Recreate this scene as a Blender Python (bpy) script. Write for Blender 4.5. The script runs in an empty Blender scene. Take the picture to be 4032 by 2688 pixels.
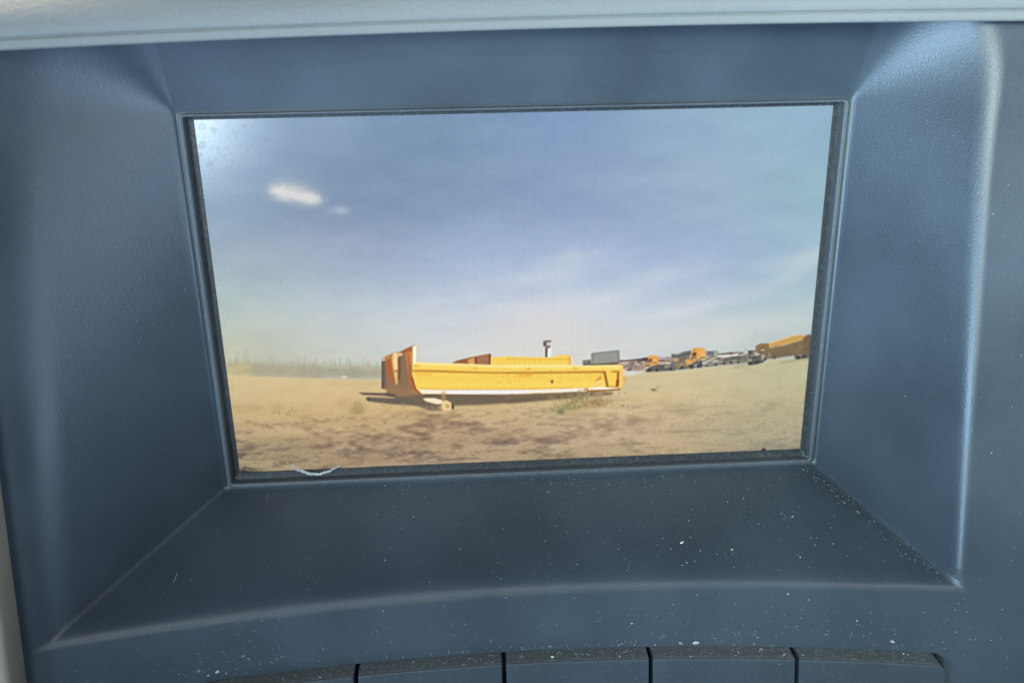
import bpy, math, random
import numpy as np
from mathutils import Vector, Matrix

# ---------------------------------------------------------------- camera, world, lights, exposure
scene = bpy.context.scene
col = scene.collection
MM = 0.001

cam_data = bpy.data.cameras.new("camera")
cam_data.sensor_width = 36.0
cam_data.lens = 30.6
cam_data.clip_start = 0.005
cam_data.clip_end = 50.0
cam = bpy.data.objects.new("camera", cam_data)
col.objects.link(cam)
cam_right = Vector((0.99820658, -0.05707902, -0.01804459))
cam_up = Vector((0.03537918, 0.31934497, 0.94697788))
cam_back = -Vector((0.04829012, 0.94591795, -0.32079166))
m = Matrix((cam_right, cam_up, cam_back)).transposed().to_4x4()
m.translation = Vector((-0.01360916, -0.21308581, 0.06065984))
cam.matrix_world = m
cam_data.dof.use_dof = True
cam_data.dof.focus_distance = 0.216
cam_data.dof.aperture_fstop = 12.0
scene.camera = cam

world = bpy.data.worlds.new("World")
scene.world = world
world.use_nodes = True
wn = world.node_tree.nodes
# inside the cab: daylight on the floor and seat below, dark trim and roof lining above
wl = world.node_tree.links
w_tc = wn.new("ShaderNodeTexCoord"); w_sep = wn.new("ShaderNodeSeparateXYZ"); w_ramp = wn.new("ShaderNodeValToRGB"); w_map = wn.new("ShaderNodeMapRange")
w_map.inputs["From Min"].default_value = -1; w_map.inputs["From Max"].default_value = 1
wl.new(w_tc.outputs["Generated"], w_sep.inputs[0]); wl.new(w_sep.outputs["Z"], w_map.inputs["Value"]); wl.new(w_map.outputs["Result"], w_ramp.inputs["Fac"])
wl.new(w_ramp.outputs["Color"], wn["Background"].inputs["Color"])
els = w_ramp.color_ramp.elements
els[0].position = 0.0; els[0].color = (0.36, 0.68, 0.92, 1)
els[1].position = 1.0; els[1].color = (0.01, 0.02, 0.05, 1)
for pos, c in ((0.32, (0.36, 0.68, 0.92, 1)), (0.45, (0.03, 0.035, 0.04, 1)), (0.7, (0.01, 0.02, 0.05, 1))):
    q = els.new(pos); q.color = c
wn["Background"].inputs["Strength"].default_value = 0.22

def area(name, loc, target, sx, sy, power, color, spread=180):
    ld = bpy.data.lights.new(name, 'AREA')
    ld.shape = 'RECTANGLE'
    ld.size = sx
    ld.size_y = sy
    ld.energy = power
    ld.color = color
    ld.spread = math.radians(spread)
    o = bpy.data.objects.new(name, ld)
    col.objects.link(o)
    o.location = loc
    d = Vector(target) - Vector(loc)
    o.rotation_euler = d.to_track_quat('-Z', 'Y').to_euler()
    return o

def spot(name, loc, target, cone, power, color, radius):
    ld = bpy.data.lights.new(name, 'SPOT')
    ld.energy = power; ld.color = color; ld.shadow_soft_size = radius
    ld.spot_size = math.radians(cone); ld.spot_blend = 1.0
    o = bpy.data.objects.new(name, ld); col.objects.link(o)
    o.location = loc
    o.rotation_euler = (Vector(target) - Vector(loc)).to_track_quat('-Z', 'Y').to_euler()
    return o

# daylight in the cab: glass on the driver's left (its reflection is the glare in the display's upper corner) and sun on the pad;
# the other lamps are added fill: lip highlight, and spots imitating lens haze
area("left_window", (-0.362, -0.78, 0.03), (-0.076, 0.0, 0.05), 0.16, 0.15, 0.075, (0.76, 0.92, 1.0), 26)
area("lip_highlight_lamp", (0.0, -0.60, 0.42), (0, 0, -0.06), 0.9, 0.04, 2.0, (0.84, 0.90, 1.0))  # added lamp, placed only for the highlight along the lower lip
spot("sun_through_windscreen", (-0.36, 0.12, 0.76), (-0.16, -0.02, 0.08), 13, 110.0, (1.0, 0.90, 0.70), 0.02)
spot("hood_fill", (-0.06, -0.44, -0.38), (-0.05, 0.0, 0.115), 25, 7.5, (0.46, 0.67, 1.0), 0.12)  # added spot that lifts the hood above the screen
spot("upper_left_fill", (0.38, -0.46, -0.08), (-0.142, -0.02, 0.098), 24, 10.5, (0.53, 0.74, 1.0), 0.08)  # added spot brightening the upper left wall
spot("upper_right_haze_fill", (-0.40, -0.50, -0.10), (0.108, -0.015, 0.040), 30, 31.0, (0.46, 0.72, 1.0), 0.12)  # added spot imitating the lens haze at the upper right
spot("right_wall_fill", (-0.15, -0.60, 0.20), (0.112, -0.02, 0.035), 30, 32.0, (0.80, 1.0, 0.92), 0.16)  # added spot lifting the right wall and its edge
spot("right_fascia_fill", (0.46, -0.50, 0.14), (0.115, -0.03, 0.03), 26, 15.0, (0.80, 0.98, 1.0), 0.08)  # added fill for the right fascia, kept out of the edge highlight

vs = scene.view_settings
vs.view_transform = 'Standard'
vs.look = 'None'
vs.exposure = 0.0
vs.gamma = 1.0
vs.use_curve_mapping = False
scene.cycles.use_denoising = True
scene.cycles.max_bounces = 6
scene.cycles.sample_clamp_indirect = 4.0

# ---------------------------------------------------------------- helpers
def srgb(c):
    c = np.asarray(c, float) / 255.0
    return np.where(c <= 0.04045, c / 12.92, ((c + 0.055) / 1.055) ** 2.4)

def tag(o, label=None, category=None, group=None, kind=None):
    if label: o["label"] = label
    if category: o["category"] = category
    if group: o["group"] = group
    if kind: o["kind"] = kind
    return o

def mesh_obj(name, verts, faces, mats, parent=None, smooth=True, mat_idx=None):
    me = bpy.data.meshes.new(name)
    me.from_pydata([tuple(v) for v in verts], [], faces)
    if not isinstance(mats, (list, tuple)): mats = [mats]
    for mt in mats: me.materials.append(mt)
    if smooth:
        me.polygons.foreach_set("use_smooth", [True] * len(me.polygons))
    if mat_idx is not None:
        me.polygons.foreach_set("material_index", mat_idx)
    me.update()
    o = bpy.data.objects.new(name, me)
    col.objects.link(o)
    if parent: o.parent = parent
    return o

def grid_mesh(name, V, mats, parent=None, flip=False):
    """V: (rows, cols, 3) array of points."""
    r, c, _ = V.shape
    i = np.arange((r - 1) * (c - 1))
    a = (i // (c - 1)) * c + i % (c - 1)
    F = np.stack([a, a + 1, a + c + 1, a + c], 1)
    if flip: F = F[:, ::-1]
    me = bpy.data.meshes.new(name)
    me.vertices.add(r * c)
    me.vertices.foreach_set("co", V.reshape(-1).astype(np.float32))
    n = len(F)
    me.loops.add(n * 4)
    me.loops.foreach_set("vertex_index", F.reshape(-1).astype(np.int32))
    me.polygons.add(n)
    me.polygons.foreach_set("loop_start", (np.arange(n) * 4).astype(np.int32))
    me.polygons.foreach_set("use_smooth", np.ones(n, bool))
    me.update(calc_edges=True)
    me.validate()
    if not isinstance(mats, (list, tuple)): mats = [mats]
    for mt in mats: me.materials.append(mt)
    o = bpy.data.objects.new(name, me)
    col.objects.link(o)
    if parent: o.parent = parent
    return o

# ---------------------------------------------------------------- materials
def new_mat(name):
    mt = bpy.data.materials.new(name)
    mt.use_nodes = True
    nt = mt.node_tree
    return mt, nt, nt.nodes["Principled BSDF"]

def plastic(name, base, rough, grain=0.25, grain_scale=2600, dust=0.0, dust_scale=900, dust_col=(0.30, 0.31, 0.30), spec=0.5, smear=0.12):
    mt, nt, b = new_mat(name)
    N, L = nt.nodes.new, nt.links.new
    tc = N("ShaderNodeTexCoord")
    big = N("ShaderNodeTexNoise"); big.inputs["Scale"].default_value = 28; big.inputs["Detail"].default_value = 4
    L(tc.outputs["Object"], big.inputs["Vector"])
    fine = N("ShaderNodeTexNoise"); fine.inputs["Scale"].default_value = grain_scale; fine.inputs["Detail"].default_value = 2
    L(tc.outputs["Object"], fine.inputs["Vector"])
    # slow unevenness of the moulded colour (hand grease, faint haze of dust)
    ramp = N("ShaderNodeMapRange")
    ramp.inputs["From Min"].default_value = 0.3; ramp.inputs["From Max"].default_value = 0.7
    ramp.inputs["To Min"].default_value = 1 - smear; ramp.inputs["To Max"].default_value = 1 + smear
    L(big.outputs["Fac"], ramp.inputs["Value"])
    mul = N("ShaderNodeMix"); mul.data_type = 'RGBA'; mul.blend_type = 'MULTIPLY'
    mul.inputs["Factor"].default_value = 1
    mul.inputs["A"].default_value = (*base, 1)
    L(ramp.outputs["Result"], mul.inputs["B"])
    colour = mul.outputs["Result"]
    if dust > 0:
        dn = N("ShaderNodeTexNoise"); dn.inputs["Scale"].default_value = dust_scale; dn.inputs["Detail"].default_value = 6
        dn.inputs["Roughness"].default_value = 0.65
        L(tc.outputs["Object"], dn.inputs["Vector"])
        dr = N("ShaderNodeMapRange")
        dr.inputs["From Min"].default_value = 0.5; dr.inputs["From Max"].default_value = 0.8
        dr.inputs["To Min"].default_value = 0; dr.inputs["To Max"].default_value = dust
        L(dn.outputs["Fac"], dr.inputs["Value"])
        mx = N("ShaderNodeMix"); mx.data_type = 'RGBA'
        L(dr.outputs["Result"], mx.inputs["Factor"])
        L(colour, mx.inputs["A"])
        mx.inputs["B"].default_value = (*dust_col, 1)
        colour = mx.outputs["Result"]
    L(colour, b.inputs["Base Color"])
    rr = N("ShaderNodeMapRange")
    rr.inputs["To Min"].default_value = rough - 0.10; rr.inputs["To Max"].default_value = rough + 0.10
    L(big.outputs["Fac"], rr.inputs["Value"])
    L(rr.outputs["Result"], b.inputs["Roughness"])
    b.inputs["Specular IOR Level"].default_value = spec
    bump = N("ShaderNodeBump"); bump.inputs["Strength"].default_value = grain
    bump.inputs["Distance"].default_value = 0.00016
    L(fine.outputs["Fac"], bump.inputs["Height"])
    L(bump.outputs["Normal"], b.inputs["Normal"])
    return mt

M_shell = plastic("slate_moulded_plastic", (0.041, 0.054, 0.070), 0.36, grain=0.28, grain_scale=2500, dust=0.06, dust_scale=1500, smear=0.2, spec=0.44)
M_button = plastic("button_plastic", (0.034, 0.046, 0.060), 0.42, grain=0.2, dust=0.12, dust_scale=1300)
M_button_top = plastic("dusty_button_edge", (0.11, 0.125, 0.13), 0.75, grain=0.9, grain_scale=1500, dust=0.9, dust_scale=1100, dust_col=(0.30, 0.32, 0.31))
M_frame = plastic("frame_plastic", (0.055, 0.066, 0.078), 0.45, grain=0.5, grain_scale=1800, dust=0.18, dust_scale=1400)
M_mask = plastic("black_screen_surround", (0.016, 0.019, 0.023), 0.5, grain=0.3, dust=0.25, dust_scale=1600)
M_pad = plastic("pale_grained_pad", (0.175, 0.183, 0.183), 0.6, grain=1.0, grain_scale=1100, dust=0.0, smear=0.05)
M_trim = plastic("pale_trim_plastic", (0.42, 0.37, 0.28), 0.6, grain=0.5, grain_scale=1500, smear=0.05)

def flat(name, c, rough=0.8):
    mt, nt, b = new_mat(name)
    tc = nt.nodes.new("ShaderNodeTexCoord")
    nz = nt.nodes.new("ShaderNodeTexNoise"); nz.inputs["Scale"].default_value = 3000
    nt.links.new(tc.outputs["Object"], nz.inputs["Vector"])
    mp = nt.nodes.new("ShaderNodeMapRange"); mp.inputs["To Min"].default_value = 0.7; mp.inputs["To Max"].default_value = 1.25
    nt.links.new(nz.outputs["Fac"], mp.inputs["Value"])
    ml = nt.nodes.new("ShaderNodeMix"); ml.data_type = 'RGBA'; ml.blend_type = 'MULTIPLY'; ml.inputs["Factor"].default_value = 1
    ml.inputs["A"].default_value = (*c, 1)
    nt.links.new(mp.outputs["Result"], ml.inputs["B"])
    nt.links.new(ml.outputs["Result"], b.inputs["Base Color"])
    b.inputs["Roughness"].default_value = rough
    return mt

M_dust = [flat("dust_faint", (0.10, 0.115, 0.12)), flat("dust_mid", (0.22, 0.24, 0.24)), flat("dust_bright", (0.62, 0.63, 0.58))]
M_thread = flat("white_cotton", (0.50, 0.50, 0.48), 0.9)
M_dark = flat("dark_fluff", (0.03, 0.03, 0.032), 0.9)
M_flake = flat("pale_flake", (0.72, 0.72, 0.64), 0.7)

# ---------------------------------------------------------------- console surface (all in mm, h = distance from the screen plane towards the driver)
def fascia(x, z):
    return 30 + 10 * ((x + 6) / 107.0) ** 2 + 0.157 * (-65 - z)

def smax(a, b, k):
    t = np.clip(0.5 + 0.5 * (a - b) / k, 0, 1)
    return b + (a - b) * t + k * t * (1 - t)

def smin(a, b, k):
    return -smax(-a, -b, k)

XL, XR = -112.0, 101.6            # opening, left and right
def lip_z(x): return -65.2 + 0.0115 * x
FX, FT, FB = 79.4, 47.3, -49.7    # outer size of the screen frame
def slot_z(x): return -81.95 + 0.0035 * x
SLOT_X0, SLOT_X1, SLOT_Z0 = -80.6, 99.4, -104.0
BASE = 1.0

def console_h(x, z):
    x = np.asarray(x, float); z = np.asarray(z, float)
    f = fascia(x, z)
    zc = np.clip(z, -66, 64)
    FW = FX + 0.4
    flare = 1.6 * np.clip((z - 28) / 34.0, 0, 1.2) ** 2
    wl = BASE + (-FW - x) / (-FW - XL + flare) * (fascia(XL, zc) - BASE)
    wr = BASE + (x - FW) / (XR + flare - FW) * (fascia(XR, zc) - BASE)
    xc = np.clip(x, XL, XR)
    wb = BASE + (FB - z) / (FB - lip_z(xc)) * (fascia(xc, lip_z(xc)) - BASE)
    wt = BASE + (z - FT) / (80.0 - FT) * (1.1 * fascia(xc, 80.0) - BASE)
    side = np.maximum(np.maximum(wl, wr) - BASE, 0)
    hood = np.maximum(wt - BASE, 0)
    h = BASE + np.sqrt(side ** 2 + hood ** 2)          # the hood sweeps into the side walls without a crease
    h = smax(h, wb, 2.2)
    h = smax(h, BASE, 1.0)
    kk = 4.8 - 2.9 * np.clip((x - 84) / 10.0, 0, 1) * np.clip((z + 66) / 6.0, 0, 1)
    h = smin(h, f, kk)
    return h

def seg(a, b, step):
    n = max(1, int(round((b - a) / step)))
    return list(np.linspace(a, b, n, endpoint=False))

def slot_mask(x, z):
    """1 inside the button slot (rounded upper corners)."""
    zt = slot_z(x)
    r = 2.8
    inside = (x > SLOT_X0) & (x < SLOT_X1) & (z < zt) & (z > SLOT_Z0)
    for xc, s in ((SLOT_X0 + r, -1), (SLOT_X1 - r, 1)):
        corner = ((x - xc) * s > 0) & (z > zt - r)
        inside &= ~(corner & (((x - xc) ** 2 + (z - zt + r) ** 2) > r * r))
    return inside

console = bpy.data.objects.new("dashboard_console", None)
col.objects.link(console)
console.location = (0, 0, -0.104)
tag(console, "dark slate dashboard console with a recessed lit screen and a row of buttons below", "dashboard console")
CON_OFF = np.array([0, 0, 104.0])     # parts are stored relative to the console's base

def W(P):
    """mm in scene -> metres relative to the console origin"""
    return (np.asarray(P, float) + CON_OFF) * MM

e = 0.04
xs = seg(-210, -130, 4) + seg(-130, SLOT_X0 - e, 0.65) + [SLOT_X0 - e] + seg(SLOT_X0, SLOT_X0 + 4, 0.2) + seg(SLOT_X0 + 4, SLOT_X1 - 4, 0.65) \
     + seg(SLOT_X1 - 4, SLOT_X1, 0.2) + [SLOT_X1] + seg(SLOT_X1 + e, 125, 0.65) + seg(125, 210, 4) + [210]
zs = seg(-170, SLOT_Z0 - e, 3) + [SLOT_Z0 - e] + seg(SLOT_Z0, -86, 1.0) + seg(-86, -82, 0.2) + [-82.0] + seg(-82 + e, -70, 0.5) + seg(-70, -49, 0.4) + seg(-49, 42, 1.2) + seg(42, 68, 0.5) + [68]
X, Z = np.meshgrid(np.array(xs), np.array(zs))
# rows near the slot follow its slightly sloping upper edge
fade = np.clip(1 - np.abs(Z + 82) / 10.0, 0, 1)
Z = Z + fade * (slot_z(X) + 82.0)
Hh = console_h(X, Z)
Hh = np.where(slot_mask(X, Z + 0.01), Hh - 9.0, Hh)
inner = (np.abs(X) < FX - 1.2) & (Z < FT - 0.9) & (Z > FB + 1.2)
Hh = np.where(inner, -3.0, Hh)
shell = grid_mesh("console_shell", W(np.stack([X, -Hh, Z], -1)), M_shell, console)

# ---------------------------------------------------------------- screen frame
def rrect(x0, x1, z0, z1, r, n=5):
    pts = []
    for cx, cz, a0 in ((x1 - r, z1 - r, 0), (x0 + r, z1 - r, 90), (x0 + r, z0 + r, 180), (x1 - r, z0 + r, 270)):
        for k in range(n + 1):
            a = math.radians(a0 + 90.0 * k / n)
            pts.append((cx + r * math.cos(a), cz + r * math.sin(a)))
    return pts
SX, SZ = 76.2, 45.72
prof = [(0.0, -0.6, .15), (0.0, 0.16, .15), (0.02, 0.22, .2), (0.50, 0.22, .4), (0.525, 0.5, .45), (0.545, 1.9, .5), (0.56, 2.3, .6), (0.62, 2.50, .8), (0.78, 2.55, 1.0), (0.90, 2.45, 1.3), (0.955, 2.1, 1.5), (0.97, 0.9, 1.6), (0.98, -0.5, 1.7)]
fv, ff = [], []
dense = 0
for t, h, r in prof:
    loop = rrect(-SX - t * (FX - SX), SX + t * (FX - SX), -SZ - t * (-FB - SZ), SZ + t * (FT - SZ), r)
    for x, z in loop: fv.append(W((x, -h, z)))
    dense = len(loop)
for i in range(len(prof) - 1):
    for j in range(dense):
        a = i * dense + j; b_ = i * dense + (j + 1) % dense
        ff.append((a, b_, b_ + dense, a + dense))
ff = [f[::-1] for f in ff]
fm = [1 if i < 4 else 0 for i in range(len(prof) - 1) for j in range(dense)]
frame = mesh_obj("screen_frame", fv, ff, [M_frame, M_mask], console, mat_idx=fm)
frame.modifiers.new("wn", 'WEIGHTED_NORMAL')

# ---------------------------------------------------------------- the picture on the screen
SKY_PTS = [(0.0079,-0.0146,129,158,185),(0.1692,-0.0087,132,155,184),(0.3697,-0.0013,118,146,174),(0.5735,0.0062,127,153,190),(0.7808,0.0138,144,173,196),(0.8857,0.0177,152,180,200),(0.9951,0.0217,140,176,200),(0.0016,0.1937,128,156,181),(0.1574,0.2008,124,144,171),(0.3638,0.2102,124,149,175),(0.5737,0.2197,140,159,193),(0.7873,0.2294,154,176,198),(0.9973,0.239,147,181,195),(0.0018,0.3694,155,171,185),(0.2176,0.3807,155,166,190),(0.4302,0.392,159,177,207),(0.5378,0.3977,165,185,210),(0.6465,0.4034,156,174,210),(0.8667,0.415,151,174,207),(1.0007,0.4221,163,193,201),(0.0031,0.4914,174,193,190),(0.2119,0.5035,181,196,208),(0.4279,0.516,191,201,220),(0.5374,0.5223,200,211,224),(0.722,0.533,188,201,220),(0.9929,0.5487,174,198,206),(0.0028,0.592,191,196,179),(0.2071,0.6046,204,210,210),(0.3526,0.6137,212,215,215),(0.537,0.6251,221,218,213),(0.7242,0.6367,211,214,213),(0.991,0.6533,187,200,195),(0.0007,0.6691,188,185,153),(0.2035,0.6823,201,202,180),(0.5367,0.704,218,213,198),(0.9955,0.734,191,197,188)]
GROUND_PTS = [(0.0055,0.702,210,192,150),(0.202,0.7151,214,190,144),(0.6883,0.7475,211,195,155),(0.9974,0.7681,191,187,153),(0.0022,0.748,204,182,136),(0.1998,0.7615,214,186,134),(0.4232,0.7768,212,186,138),(0.689,0.7951,210,189,143),(1.0,0.8164,187,179,139),(0.0038,0.8286,194,170,124),(0.196,0.8424,210,180,128),(0.4217,0.8586,206,178,130),(0.6903,0.8779,209,185,141),(0.9967,0.9,183,174,135),(0.0052,0.9667,182,166,120),(0.1896,0.981,190,164,120),(0.4191,0.9988,194,170,126),(0.6926,1.02,197,175,131),(1.0045,1.0442,165,159,127)]
GROUND_OUTLINE = [(-0.0262,0.6939),(0.0001,0.6957),(0.0561,0.7055),(0.1569,0.718),(0.2716,0.7289),(0.3493,0.7343),(0.6882,0.7435),(0.7109,0.7329),(0.7115,0.7314),(0.766,0.7336),(0.8114,0.7267),(0.8661,0.7228),(0.8951,0.7226),(0.9374,0.7109),(1.0001,0.708),(1.0366,0.7018),(1.2036,1.4293),(-0.1776,1.3018)]
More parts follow.
